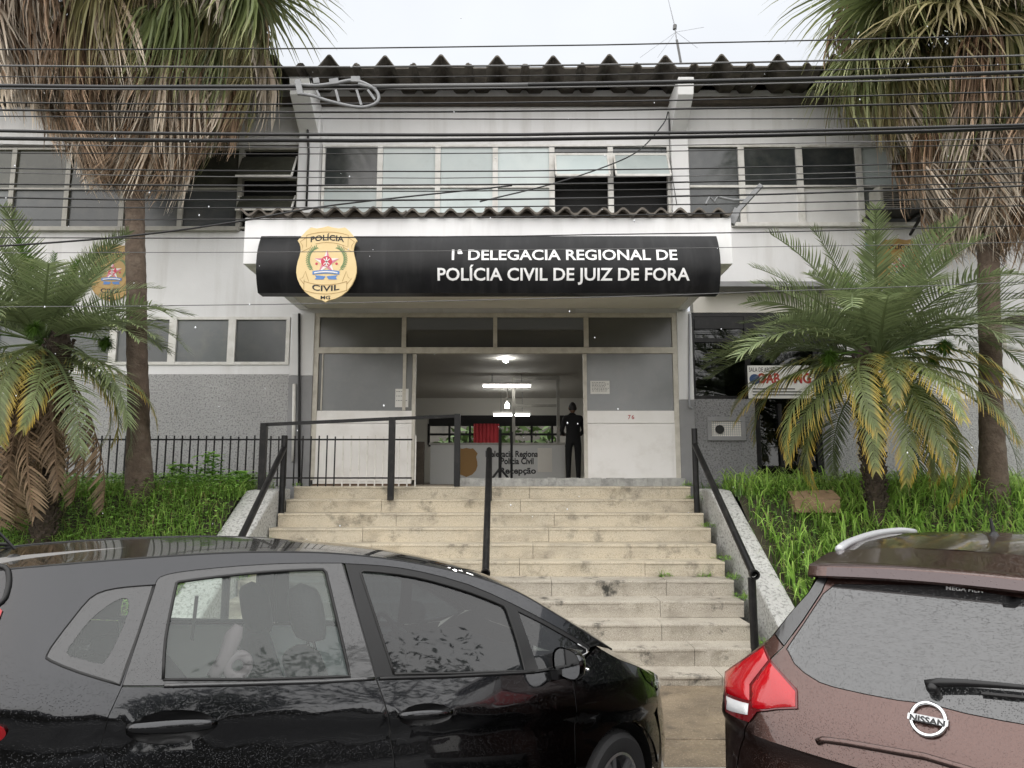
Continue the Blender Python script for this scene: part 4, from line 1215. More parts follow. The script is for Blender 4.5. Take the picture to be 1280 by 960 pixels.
# person with their back to us at the counter
def person(px, py_foot, Y, label):
    b = Vector((P(px, 590, Y).x, Y, fz_))
    root = empty('person', b, label, 'person')
    H = (P(px, 504, Y).z - fz_) / 1.70
    K = lambda x, y, z: (x*H, y*H, z*H)
    J = {'pel': (0, 0, .93, .155), 'w': (0, .01, 1.08, .15), 'ch': (0, .035, 1.27, .17), 'nk': (0, .05, 1.44, .085), 'nk2': (0, .065, 1.50, .062),
         'hl': (-.095, 0, .90, .115), 'hr': (.095, 0, .90, .115), 'kl': (-.105, .02, .50, .085), 'kr': (.10, .04, .50, .085), 'al': (-.11, 0, .10, .062), 'ar': (.105, .03, .10, .062),
         'tl': (-.125, .14, .045, .05), 'tr': (.12, .17, .045, .05),
         'sl': (-.17, .035, 1.385, .085), 'sr': (.17, .035, 1.385, .085), 'el': (-.24, .06, 1.12, .062), 'er': (.235, .06, 1.12, .062), 'wl': (-.18, .27, 1.05, .042), 'wr': (.17, .28, 1.05, .042)}
    ED = [('pel','w'),('w','ch'),('ch','nk'),('nk','nk2'),('pel','hl'),('pel','hr'),('hl','kl'),('hr','kr'),('kl','al'),('kr','ar'),('al','tl'),('ar','tr'),('ch','sl'),('ch','sr'),('sl','el'),('sr','er'),('el','wl'),('er','wr')]
    def skin(name, J, ED, m, root_key, sub=2):
        ks = list(J)
        me = bpy.data.meshes.new(name)
        me.from_pydata([K(*J[k][:3]) for k in ks], [(ks.index(a), ks.index(b2)) for a, b2 in ED], [])
        me.materials.append(MATS[m])
        o = bpy.data.objects.new(name, me); COL.objects.link(o); o.parent = root
        md = o.modifiers.new('skin', 'SKIN'); md.use_smooth_shade = True
        if not me.skin_vertices: me.skin_vertices.new()
        for i, k in enumerate(ks):
            q = J[k]; me.skin_vertices[0].data[i].radius = (q[3]*H, (q[4] if len(q) > 4 else q[3]*.8)*H)
        me.skin_vertices[0].data[ks.index(root_key)].use_root = True
        sb = o.modifiers.new('sub', 'SUBSURF'); sb.levels = sb.render_levels = sub
        return o
    body = skin('body', J, ED, 'cloth_black', 'pel')
    hd = MB()
    # head: ellipsoid with chin, nose and ears, turned slightly right and down
    vs = []; fs = []; n, m_ = 16, 12
    for i in range(m_+1):
        th = math.pi*i/m_
        for j in range(n):
            a = 2*math.pi*j/n
            x, y, z = .076*math.sin(th)*math.cos(a), .095*math.sin(th)*math.sin(a), .118*math.cos(th)
            if z < 0: x *= 1 - .25*(-z/.118); y = y*(1 - .12*(-z/.118)) + .012*(-z/.118)
            if y > .07 and abs(x) < .02 and -.03 < z < .03: y += .02
            vs.append(K(x, y + .085, z + 1.60))
    for i in range(m_):
        for j in range(n): fs.append((i*n+j, i*n+(j+1)%n, (i+1)*n+(j+1)%n, (i+1)*n+j))
    hd.add(vs, fs)
    head = hd.build('head', 'skin_tone', root, smooth=True, local=True)
    for s in (-1, 1):
        e = MB(); e.lathe([(0, 0), (.022*H, .0), (.026*H, .012*H), (0, .016*H)], K(s*.074, .075, 1.60), (s, -.3, 0), 10); e.build('ear', 'skin_tone', head, smooth=True, local=True)
        e = MB(); e.lathe([(0, -.012*H), (.011*H, 0), (0, .012*H)], K(s*.03, .173, 1.615), (0, 1, 0), 8); e.build('eye', 'emblem_white', head, local=True)
        # hand on the counter: palm and five fingers
        wx = -.18 if s < 0 else .17
        HJ = {'p': (wx, .28, 1.05, .035, .022), 'q': (wx, .345, 1.045, .04, .016)}
        HE = [('p', 'q')]
        for f_, (dx, ln) in enumerate(((-.032, .07), (-.011, .082), (.011, .08), (.031, .062))):
            HJ['f%da' % f_] = (wx+dx, .37, 1.046, .0095); HJ['f%db' % f_] = (wx+dx*1.15, .37+ln*.6, 1.042, .0088); HJ['f%dc' % f_] = (wx+dx*1.15, .37+ln, 1.028, .0075)
            HE += [('q', 'f%da' % f_), ('f%da' % f_, 'f%db' % f_), ('f%db' % f_, 'f%dc' % f_)]
        HJ['ta'] = (wx - s*.045, .33, 1.045, .011); HJ['tb'] = (wx - s*.062, .365, 1.038, .009)
        HE += [('p', 'ta'), ('ta', 'tb')]
        skin('hand', HJ, HE, 'skin_tone', 'p', 1)
    hr = MB()
    vs = []; fs = []
    for i in range(9):
        th = math.pi*.62*i/8
        for j in range(n):
            a = 2*math.pi*j/n
            t = th*(1.0 if math.sin(a) < .35 else .62)
            r = 1.06 + .03*math.sin(j*5.3+i*3.1)
            vs.append(K(.080*r*math.sin(t)*math.cos(a), .098*r*math.sin(t)*math.sin(a)+.08, .124*math.cos(t)*r+1.60))
    for i in range(8):
        for j in range(n): fs.append((i*n+j, i*n+(j+1)%n, (i+1)*n+(j+1)%n, (i+1)*n+j))
    hr.add(vs, fs); hr.build('hair', 'hair_dark', head, smooth=True, local=True)
mat('cloth_black', (0.012, 0.012, 0.013), 0.85, bump=.3, bscale=60)
mat('skin_tone', (0.30, 0.17, 0.11), 0.5)
mat('hair_dark', (0.015, 0.012, 0.01), 0.5)
person(717, 598, 13.1, 'person in black clothes standing with their back to us in the doorway')

# ------------------------------------------------------------------ cardboard box lying in the grass
c = P(1017, 640, 9.15)
r = empty('cardboard_box', (c.x, 9.15, c.z), 'open brown cardboard box lying in the grass beside the right date palm', 'box', rz=math.radians(-4))
mb = MB(); mb.box(-.27, .27, -.16, .2, 0, .01); mb.box(-.27, .27, -.16, -.15, .01, .16); mb.box(-.27, .27, .19, .2, .01, .2); mb.box(-.27, -.26, -.149, .189, .01, .18); mb.box(.26, .27, -.149, .189, .01, .18); mb.build('box_body', 'cardboard', r, local=True)
mb = MB(); mb.add([(-.29, -.165, .15), (.28, -.165, .17), (.29, .12, .27), (-.27, .12, .25), (-.29, -.165, .156), (.28, -.165, .176), (.29, .12, .276), (-.27, .12, .256)], [(0,3,2,1),(4,5,6,7),(0,1,5,4),(1,2,6,5),(2,3,7,6),(3,0,4,7)]); mb.build('flap', 'cardboard', r, local=True)
# ------------------------------------------------------------------ overhead cables
cg = 'overhead utility cables crossing in front of the building'
CAB = [  # y at the left edge, middle and right edge of the view, thickness in pixels, distance, material, label
 (62, 57.5, 43.7, 1.8, 6.0, 'black_cable', 'topmost thin black cable, alone against the sky above the roof ridges'),
 (82, 82, 69.5, 2.4, 6.1, 'grey_cable', 'grey cable grazing the valleys of the roof edge'),
 (96, 95, 80, 1.3, 6.6, 'black_cable', 'thin black cable just above the thick cable bundle at the roof edge'),
 (107.5, 106, 90, 5.2, 6.0, 'black_cable', 'upper thick black cable that carries the grey slack bracket'),
 (111, 110, 96, 2.0, 5.95, 'grey_cable', 'grey strand wound along the underside of the upper thick cable'),
 (128.6, 128, 114, 2.0, 6.2, 'black_cable', 'black cable level with the dark beam under the roof'),
 (137.7, 139, 126, 2.6, 6.2, 'black_cable', 'black cable at the top of the white wall strip under the roof'),
 (145.4, 149, 147, 1.6, 6.4, 'black_cable', 'thin black cable across the middle of the white strip above the windows'),
 (163.6, 168, 156, 4.2, 6.0, 'black_cable', 'thick black cable directly above the lower thick pair, sagging slightly'),
 (173, 174.5, 160, 5.0, 6.05, 'black_cable', 'lower thick black cable along the top of the upper windows'),
 (180, 184, 172, 1.2, 6.3, 'grey_cable', 'hair-thin grey cable along the head of the upper windows'),
 (191, 191, 180, 1.3, 6.3, 'black_cable', 'thin black cable crossing the tops of the upper panes'),
 (210, 213.5, 200, 1.8, 6.2, 'black_cable', 'black cable across the middle of the upper panes'),
 (216, 222, 209, 1.2, 6.2, 'grey_cable', 'hair-thin grey cable close under the middle of the upper panes'),
 (230, 230.5, 217, 2.2, 6.1, 'black_cable', 'black cable along the transom of the upper windows'),
 (237, 238.5, 228, 1.5, 6.1, 'black_cable', 'thin black cable just under the transom of the upper windows'),
 (247, 249, 232, 2.4, 6.0, 'black_cable', 'heavier black cable crossing the lower panes of the upper windows'),
 (258.6, 258.5, 246, 1.6, 6.0, 'black_cable', 'black cable along the wavy canopy roof'),
 (275, 271, 257, 1.4, 6.0, 'black_cable', 'thin black cable along the top edge of the white canopy fascia'),
 (297, 295, 282, 1.5, 5.9, 'black_cable', 'thin black cable along the top edge of the black name sign'),
 (316, 312.5, 303, 0.9, 5.8, 'grey_cable', 'thin grey cable just above the white lettering of the name sign'),
 (384, 374, 352, 1.1, 5.8, 'grey_cable', 'lowest thin grey cable, passing under the black name sign'),
]
def cable_pts(yl, ym, yr, Y, x0=-1400, x1=2700, n=40):
    r = []
    for i in range(n + 1):
        px = x0 + (x1 - x0) * i / n
        t = (px - 640) / 640
        py = ym + (yr - yl) / 2 * t + ((yl + yr) / 2 - ym) * t * t * (1 if abs(t) < 1.2 else 1.44 / (t * t) + (abs(t) - 1.2) * 1.6 / (t * t))
        r.append(P(px, py, Y + 0.0 * t))
    return r
for i, (yl, ym, yr, th, Y, m, lab) in enumerate(CAB):
    mb = MB(); pts = cable_pts(yl, ym, yr, Y)
    pts = [p + Vector((0, 0, random.uniform(-.003, .003))) for p in pts]
    mb.tube(pts, th / 2 * Y / FPX, 6)
    one('overhead_cable', m, lab, 'cable', mb, cg, smooth=True)
mb = MB(); mb.tube(smooth_curve([P(-200, 318, 6.3), P(40, 305, 6.3), P(180, 293, 6.4), P(297, 277, 6.6), P(420, 256, 7.2), P(640, 232, 8.0)], 5), 0.009, 6)
one('overhead_cable', 'black_cable', 'black cable slanting up from the left palm to the canopy roof', 'cable', mb, cg, smooth=True)
# slack bracket: pale ladder-like loop clipped to the upper thick cable
YB = 5.93
root = empty('cable_slack_bracket', P(425, 118, YB), 'pale grey ladder-shaped cable slack bracket hanging on the upper thick cable near the roof', 'bracket')
mb = MB()
outer = smooth_curve([P(x, y, YB) for x, y in ((372, 117), (392, 120), (410, 126), (440, 133), (458, 133.5), (471, 128), (473, 119), (466, 110), (448, 105))], 5)
mb.tube(outer, 0.015, 8); mb.build('lower_arc', 'galvanised', root, smooth=True)
mb = MB(); mb.tube(smooth_curve([P(x, y, YB) for x, y in ((369, 105), (395, 107), (420, 104), (440, 100.5), (455, 104), (470, 112))], 5), 0.016, 8); mb.build('upper_arc', 'galvanised', root, smooth=True)
for a, b2 in (((420, 113), (424, 128)), ((446, 113), (452, 132)), ((460, 113), (469, 125)), ((396, 114), (400, 121))):
    mb = MB(); mb.bar(P(*a, YB), P(*b2, YB), 0.03, 0.02); mb.build('rung', 'galvanised', root)
for a, b2 in (((392, 102), (399, 101)), ((412, 103), (423, 101.5)), ((439, 99.5), (450, 99.5)), ((372, 100), (376, 118))):
    mb = MB(); mb.bar(P(*a, YB), P(*b2, YB), 0.03, 0.05); mb.build('clip', 'galvanised', root)
mb = MB(); mb.tube([P(466, 108, YB), P(520, 107.5, YB+.03), P(600, 107, YB+.05), P(660, 106, YB + .05)], 0.018, 6); mb.build('wound_tie', 'grey_cable', root, smooth=True)

# ------------------------------------------------------------------ planted banks either side of the stairs
def bank_z(y):
    if y > 9.4: return 1.72 + 0.02 * math.sin(y * 5)
    return max(0.02, 1.72 - 0.735 * (9.4 - y))
def bank(name, x0, x1):
    mb = MB(); nx, ny = int((x1 - x0) / 0.25), 24; vs = []
    for i in range(nx + 1):
        for j in range(ny + 1):
            x = x0 + (x1-x0)*i/nx; y = 6.9 + (W - .04 - 6.9)*j/ny
            vs.append((x, y, bank_z(y) - 0.03 + 0.05*math.sin(x*2.3+y)*math.sin(y*3.1)))
    n = ny+1
    mb.add(vs, [(i*n+j, (i+1)*n+j, (i+1)*n+j+1, i*n+j+1) for i in range(nx) for j in range(ny)])
    o = mb.build(name, 'earth', smooth=True); o['kind'] = 'structure'
bank('planting_bank', -13, -3.53); bank('planting_bank', 2.905, 13)
leaf_mat('grass_green', (0.23, 0.40, 0.075), (0.40, 0.54, 0.14), 0.2, 1.0, trans=.5, jitter=.55)
leaf_mat('weed_green', (0.18, 0.36, 0.06), (0.28, 0.46, 0.11), 0.2, 1.0, trans=.45, jitter=.5)
leaf_mat('moss_green', (0.07, 0.14, 0.025), (0.11, 0.20, 0.04), 0.2, 1.0, trans=.2, jitter=.4)
def blades(name, m, pos, length, width, label, bend=0.6, seg=4, lean=0.35, spread=0.25):
    """many grass blades in one mesh; pos (n,3)"""
    n = len(pos)
    ln = length[0] + (length[1]-length[0]) * rng.random(n) ** 1.3
    wd = width[0] + (width[1]-width[0]) * rng.random(n)
    az = rng.random(n) * 2*np.pi
    sh = rng.random(n)
    dirx, diry = np.cos(az), np.sin(az)
    bd_ = bend * (0.5 + rng.random(n)); le = lean * rng.random(n)
    V = np.zeros((n, (seg+1)*2, 3)); A = np.zeros((n, (seg+1)*2))
    x = np.zeros(n); z = np.zeros(n); ang = le.copy()
    for s in range(seg+1):
        t = s/seg
        w_ = wd * (1 - t**2.2) * .5 + 0.0006
        px, py = -diry, dirx
        for q, sg in ((0, -1), (1, 1)):
            V[:, s*2+q, 0] = pos[:, 0] + dirx*x + px*w_*sg
            V[:, s*2+q, 1] = pos[:, 1] + diry*x + py*w_*sg
            V[:, s*2+q, 2] = pos[:, 2] + z
            A[:, s*2+q] = t
        x += np.sin(ang)*ln/seg; z += np.cos(ang)*ln/seg; ang += bd_*2.2*(t+.25)
    F_ = np.zeros((n, seg, 4), int)
    base = (np.arange(n)*(seg+1)*2)[:, None]
    for s in range(seg): F_[:, s] = base + np.array([s*2, s*2+1, s*2+3, s*2+2])
    me = bpy.data.meshes.new(name)
    me.from_pydata(V.reshape(-1, 3).tolist(), [], F_.reshape(-1, 4).tolist())
    for k, vals in (('tip', A.reshape(-1)), ('shade', np.repeat(sh, (seg+1)*2))):
        at = me.attributes.new(k, 'FLOAT', 'POINT'); at.data.foreach_set('value', vals.astype(np.float32))
    me.materials.append(MATS[m]); me.shade_smooth()
    o = bpy.data.objects.new(name, me); COL.objects.link(o)
    return tag(o, label, None, None, 'stuff')
def scatter(n, x0, x1, y0, y1, keep=None):
    p = np.stack([x0 + (x1-x0)*rng.random(n), y0 + (y1-y0)*rng.random(n), np.zeros(n)], 1)
    if keep is not None: p = p[keep(p)]
    p[:, 2] = [bank_z(y) - .03 for y in p[:, 1]]
    return p
clump = lambda p: (np.sin(p[:, 0]*2.9+1.3)*np.sin(p[:, 1]*3.7) + np.sin(p[:, 0]*7.1)*.5 + rng.random(len(p))*1.6) > .2
blades('tall_grass', 'grass_green', scatter(9000, 3.0, 9.0, 7.0, 10.6, clump), (.28, .62), (.012, .026), 'tall broad-bladed green grass on the bank right of the stairs', bend=.65)
blades('short_grass', 'moss_green', scatter(9000, 2.9, 9.0, 7.0, 11.4), (.10, .3), (.008, .016), 'low dark undergrowth on the bank right of the stairs', bend=.5)
blades('meadow_grass', 'grass_green', scatter(12000, -9, -3.5, 7.6, 10.9, clump), (.16, .42), (.006, .014), 'fine green grass on the bank left of the stairs', bend=.7)
# leafy weeds: small pointed leaves
def weeds(name, pos, label, size=(.03, .07), h=(.05, .3), m='weed_green'):
    n = len(pos); V = np.zeros((n, 6, 3)); A = np.zeros((n, 6))
    az = rng.random(n)*2*np.pi; sz = size[0]+(size[1]-size[0])*rng.random(n); dz = h[0]+(h[1]-h[0])*rng.random(n); dr = -.3+.7*rng.random(n)
    c, s = np.cos(az), np.sin(az)
    prof = [(0, 0, 0), (.35, .32, .05), (.75, .22, .02), (1, 0, -.1), (.75, -.22, .02), (.35, -.32, .05)]
    for i, (u, v, w_) in enumerate(prof):
        V[:, i, 0] = pos[:, 0] + (c*u - s*v)*sz; V[:, i, 1] = pos[:, 1] + (s*u + c*v)*sz; V[:, i, 2] = pos[:, 2] + dz + (w_ + dr*u)*sz
        A[:, i] = u
    me = bpy.data.meshes.new(name); me.from_pydata(V.reshape(-1, 3).tolist(), [], (np.arange(n)[:, None]*6+np.arange(6)).tolist())
    for k, vals in (('tip', A.reshape(-1)), ('shade', np.repeat(rng.random(n), 6))):
        at = me.attributes.new(k, 'FLOAT', 'POINT'); at.data.foreach_set('value', vals.astype(np.float32))
    me.materials.append(MATS[m]); o = bpy.data.objects.new(name, me); COL.objects.link(o)
    return tag(o, label, None, None, 'stuff')
leaf_mat('dry_straw', (0.30, 0.24, 0.11), (0.42, 0.35, 0.18), 0.2, 1.0, trans=.3, jitter=.4)
blades('dry_grass', 'dry_straw', np.concatenate([scatter(1300, 3.0, 9.0, 7.0, 10.8), scatter(1300, -9, -3.6, 7.6, 10.8)]), (.15, .45), (.005, .011), 'scattered dry straw-coloured grass blades on both banks', bend=1.0)
weeds('leafy_weeds', scatter(26000, -9, -3.5, 7.6, 10.9), 'dense low leafy weeds on the bank left of the stairs')
weeds('leafy_weeds', scatter(9000, 3.0, 9, 7.0, 11.3), 'low leafy weeds among the tall grass right of the stairs')
# bushy weed plants in front of the left fence
for i, (px, py, h_, lab) in enumerate(((262, 606, .55, 'bushy green weed in front of the fence, tallest of the weeds'), (225, 612, .4, 'low bushy green weed beside the left palm trunk'), (300, 612, .3, 'small green weed at the top of the left stair side wall'))):
    c = P(px, py, 10.1); n = 260
    a = rng.random(n)*2*np.pi; rr = .26*np.sqrt(rng.random(n)); zz = h_*rng.random(n)
    pos = np.stack([c.x + np.cos(a)*rr*(1-.5*zz/h_), 10.05 + np.sin(a)*rr*.7, bank_z(10) + zz], 1)
    o = weeds('weed_plant', pos, None, (.06, .13), (0, .01)); del o['kind']
    tag(o, lab, 'weed', 'bushy weeds by the fence')
# moss and weed tufts in the joints of the stairs
tp_ = []
for k in range(11):
    for side, n in ((XR + .02, 60), (XL - .005, 40)):
        if random.random() < .75:
            for _ in range(n): tp_.append((side + random.uniform(-.06, .09), DEP[k] + random.uniform(.0, .33), NOS[k] + random.uniform(0, .02)))
for (px, py, k) in ((838, 718, 5), (890, 716, 5)):
    c = P(px, py, DEP[4] - .02)
    for _ in range(25): tp_.append((c.x + random.uniform(-.07, .07), DEP[5] - .02, NOS[4] + random.uniform(0, .01)))
tp_ = np.array(tp_)
weeds('stair_moss', tp_, 'moss and small weeds in the joints along the sides of the stairs', (.02, .05), (0, .03))
blades('stair_tufts', 'grass_green', tp_[::4], (.05, .14), (.004, .008), 'thin grass tufts in the joints of the stairs')

# ------------------------------------------------------------------ palms
leaf_mat('frond_green', (0.175, 0.22, 0.105), (0.30, 0.33, 0.15), .6, 1.1, trans=.3, rough=.38, jitter=.35)
leaf_mat('frond_yellowing', (0.19, 0.23, 0.09), (0.58, 0.40, 0.07), .5, .88, trans=.3, rough=.42, jitter=.3)
leaf_mat('frond_young', (0.09, 0.17, 0.03), (0.14, 0.22, 0.04), .6, 1.1, trans=.4, rough=.38, jitter=.3)
leaf_mat('frond_dead', (0.17, 0.115, 0.07), (0.24, 0.18, 0.12), .3, 1.0, trans=.15, rough=.8, jitter=.45)
leaf_mat('fan_green', (0.19, 0.23, 0.095), (0.38, 0.38, 0.19), .55, 1.0, trans=.35, rough=.4, jitter=.4)
leaf_mat('fan_olive', (0.23, 0.215, 0.095), (0.34, 0.28, 0.16), .4, 1.0, trans=.35, rough=.5, jitter=.4)
leaf_mat('fan_dead', (0.36, 0.285, 0.215), (0.54, 0.48, 0.40), .2, 1.0, trans=.2, rough=.85, jitter=.75)
leaf_mat('fan_dead_dark', (0.27, 0.17, 0.105), (0.40, 0.295, 0.21), .2, 1.0, trans=.2, rough=.85, jitter=.75)
mat('palm_bark', (0.125, 0.092, 0.068), 0.95, col2=(0.07, 0.05, 0.037), vscale=9, dirt=(0.20, 0.165, 0.13), dirt_amt=.5, dscale=6, bump=.8, bscale=35, bdist=.02)
mat('date_bark', (0.075, 0.055, 0.04), 0.95, col2=(0.035, 0.027, 0.02), vscale=14, bump=.8, bscale=40, bdist=.02)

class LeafMB(MB):
    def __init__(self):
        super().__init__(); self.at = {'tip': [], 'shade': []}
    def strip(self, pts, ws, side, tips, shade, fold=0.0):
        """a leaf strip: centre line, half widths, side vector(s)"""
        n0 = len(self.v)
        for p, w_, t in zip(pts, ws, tips):
            for s in (-1, 1):
                q = p + side * (w_ * s)
                self.v.append((q.x, q.y, q.z)); self.at['tip'].append(t); self.at['shade'].append(shade)
        for i in range(len(pts)-1):
            a = n0 + i*2; self.f.append((a, a+1, a+3, a+2))
def leaf_mesh(lm, name, mname, dense=True):
    me = bpy.data.meshes.new(name)
    me.from_pydata(lm.v, [], lm.f)
    for k, v in lm.at.items():
        a = me.attributes.new(k, 'FLOAT', 'POINT'); a.data.foreach_set('value', v)
    me.materials.append(MATS[mname]); me.shade_smooth()
    return me
def frond_mesh(L_, droop, mname, seed, npair=46, ll=.30, vee=.45, hang=.5, seglen=4, ragged=0.0):
    """pinnate frond growing along +x from the origin, curving down; leaflets on both sides"""
    r = random.Random(seed); lm = LeafMB()
    pts = []; p = Vector((0, 0, 0)); ang = 0.0; N = 24
    for i in range(N+1):
        pts.append(p.copy()); t = i/N
        ang -= droop * (0.3 + 1.4*t) / N
        p += Vector((math.cos(ang), 0.0, math.sin(ang))) * (L_/N)
    side = Vector((0, 1, 0))
    lm.strip(pts, [max(.004, .014*(1-i/N)) for i in range(N+1)], side, [0.0]*(N+1), .5)
    lm.strip(pts, [max(.003, .010*(1-i/N)) for i in range(N+1)], Vector((0, 0, 1)), [0.0]*(N+1), .5)
    for k in range(npair):
        t = .14 + .86*k/(npair-1)
        f = t*N; i = min(int(f), N-1); b = pts[i].lerp(pts[i+1], f-i)
        tan = (pts[i+1]-pts[i]).normalized(); up = side.cross(tan) * -1
        up = Vector((-tan.z, 0, tan.x))
        prof = math.sin(math.pi*min(1, (.10+.9*t)))**.6 if t < .6 else (1 - .62*((t-.6)/.4)**1.4)*math.sin(math.pi*.64)**.6
        for s in (-1, 1):
            if ragged and r.random() < ragged: continue
            ln = ll*prof*r.uniform(.85, 1.12)
            fwd = .35 + .75*t + r.uniform(-.12, .12)
            d = (side*s*1.0 + tan*fwd + up*(vee + r.uniform(-.18, .18))).normalized()
            q = b.copy(); ps = [q.copy()]; dd = d.copy()
            for j in range(seglen):
                dd = (dd + Vector((0, 0, -hang*r.uniform(.6, 1.3)/seglen))).normalized()
                q = q + dd*(ln/seglen); ps.append(q.copy())
            wv = tan.cross(d); wside = (tan - d*tan.dot(d)).normalized()
            wside = (wside + wv*.5*s).normalized()
            w0 = .0048*r.uniform(.8, 1.25)
            lm.strip(ps, [w0*.6] + [w0*(1-(j/seglen)**2)+.0008 for j in range(1, seglen+1)], wside, [.25*t + .75*(j/seglen) if t < .97 else .6 for j in range(seglen+1)], r.random())
    return leaf_mesh(lm, 'frond', mname)
def place_leaf(name, me, parent, loc, az, pitch, roll=0.0, scale=1.0, label=None):
    o = bpy.data.objects.new(name, me); COL.objects.link(o); o.parent = parent
    o.location = loc
    o.rotation_euler = (Matrix.Rotation(az, 3, 'Z') @ Matrix.Rotation(-pitch, 3, 'Y') @ Matrix.Rotation(roll, 3, 'X')).to_euler()
    o.scale = (scale, scale, scale)
    if label: o['label'] = label
    return o
def date_palm(px, py_base, Y, py_crown, L_, label, lst):
    b = P(px, py_base, Y); top = P(px, py_crown, Y)
    root = empty('date_palm', b, label, 'palm tree', 'feathery date palms in the planting banks')
    h = top.z - b.z
    # trunk with old leaf bases in a spiral
    mb = MB(); prof = [(.16, -.1), (.135, .05), (.12, h*.5), (.14, h*.8), (.17, h*.97), (.07, h*1.1)]
    mb.lathe([(r*.8, z) for r, z in prof], b, (0, 0, 1), 14)
    n = int(h/.006)
    for i in range(n):
        a = i*2.39996; z = h*i/n
        r0 = .125 + .035*(z/h) + .02*math.sin(i*1.7)
        c = b + Vector((math.cos(a)*r0*.9, math.sin(a)*r0*.9, z))
        o_ = Vector((math.cos(a), math.sin(a), 0)); t_ = Vector((-math.sin(a), math.cos(a), 0))
        mb.add([c - t_*.026, c + t_*.026, c + o_*.034 + t_*.014 + Vector((0,0,.05)), c + o_*.034 - t_*.014 + Vector((0,0,.05)), c + Vector((0,0,.06))], [(0,1,2,3), (3,2,4), (0,3,4), (2,1,4)])
    mb.build('trunk', 'date_bark', root)
    crown = top - b
    for i, (m_, az, pitch, sc, roll) in enumerate(lst):
        place_leaf('frond', FR[m_], root, crown + Vector((math.cos(az)*.07, math.sin(az)*.07, -.05 + .12*math.sin(pitch))), az, pitch, roll, sc*L_)
    # fruit stalks: pale bristly bunches low in the crown
    for k in range(4):
        a = k*1.6 + .4; c = top + Vector((math.cos(a)*.42*L_, math.sin(a)*.35*L_ - .1, .02 + .08*math.sin(k*2.1)))
        lm = LeafMB(); r = random.Random(k)
        for q in range(420):
            d = Vector((r.gauss(0, 1), r.gauss(0, 1), r.gauss(-.3, .8))).normalized()
            lm.strip([c - b, c - b + d*.05, c - b + d*.13*r.uniform(.6, 1.1) + Vector((0, 0, -.03))], [.002, .004, .002], d.cross(Vector((.3, .2, 1))).normalized(), [0, .4, .6], r.random())
        lm.strip([crown, (crown + (c-b))/2 + Vector((0, 0, .05)), c - b], [.012, .01, .008], Vector((0, 0, 1)), [0, 0, 0], .4)
        o = bpy.data.objects.new('flower_bunch', leaf_mesh(lm, 'flower_bunch', 'frond_young')); COL.objects.link(o); o.parent = root
    return root
FR = {}
for i in range(4):
    FR['g%d' % i] = frond_mesh(1.0, .9 + .25*i, 'frond_green', 10+i, ll=.21, npair=48)
    FR['y%d' % i] = frond_mesh(1.0, 1.1 + .25*i, 'frond_yellowing', 20+i, ll=.19, hang=1.25, npair=52)
    FR['u%d' % i] = frond_mesh(1.0, .35 + .2*i, 'frond_green', 30+i, ll=.18, vee=.65, hang=.3, npair=46)
FR['n0'] = frond_mesh(1.0, .25, 'frond_young', 41, ll=.15, vee=.8, hang=.15)
FR['n1'] = frond_mesh(1.0, .5, 'frond_young', 42, ll=.16, vee=.8, hang=.2)
FR['d0'] = frond_mesh(1.0, .9, 'frond_dead', 51, ll=.20, vee=-.1, hang=1.6, ragged=.25)
FR['d1'] = frond_mesh(1.0, .6, 'frond_dead', 52, ll=.18, vee=-.2, hang=1.8, ragged=.3)
R_ = random.Random(5)
def crown_list(n_up, n_mid, n_low, n_dead, wall_limit=True, lowp=(-.55, -.05)):
    l = []
    def az_ok(a): return a
    for i in range(n_up):
        a = 2*math.pi*i/n_up + R_.uniform(-.25, .25); l.append((R_.choice(('u0', 'u1', 'u2', 'u3')), a, R_.uniform(.6, 1.3), R_.uniform(.74, .96), R_.uniform(-.4, .4)))
    for i in range(4): l.append((R_.choice(('n0', 'n1')), R_.uniform(0, 6.28), R_.uniform(1.1, 1.5), R_.uniform(.5, .68), R_.uniform(-.4, .4)))
    for i in range(n_mid):
        a = 2*math.pi*i/n_mid + R_.uniform(-.2, .2); l.append((R_.choice(('g0', 'g1', 'g2', 'u3')), a, R_.uniform(.25, .7), R_.uniform(.88, 1.08), R_.uniform(-.4, .4)))
    for i in range(n_low):
        a = 2*math.pi*i/n_low + R_.uniform(-.2, .2)
        if math.sin(a) > .75 and R_.random() < .6: continue
        l.append((R_.choice(('y0', 'y1', 'y2', 'y3', 'g2')), a, R_.uniform(*lowp), R_.uniform(.85, 1.02), R_.uniform(-.35, .35)))
    for i in range(n_dead):
        a = -math.pi*(i+.5)/n_dead + R_.uniform(-.2, .2); l.append((R_.choice(('d0', 'd1')), a, R_.uniform(-1.4, -.7), R_.uniform(.85, 1.2), R_.uniform(-.3, .3)))
    return l
date_palm(1096, 646, 9.0, 446, 2.1, 'feathery date palm right of the stairs with yellowing lower fronds and a short rough trunk', crown_list(24, 26, 28, 0, lowp=(-.55, .25)))
date_palm(52, 692, 8.5, 425, 1.8, 'feathery date palm left of the stairs with brown dead fronds hanging to the grass', crown_list(24, 22, 20, 34))

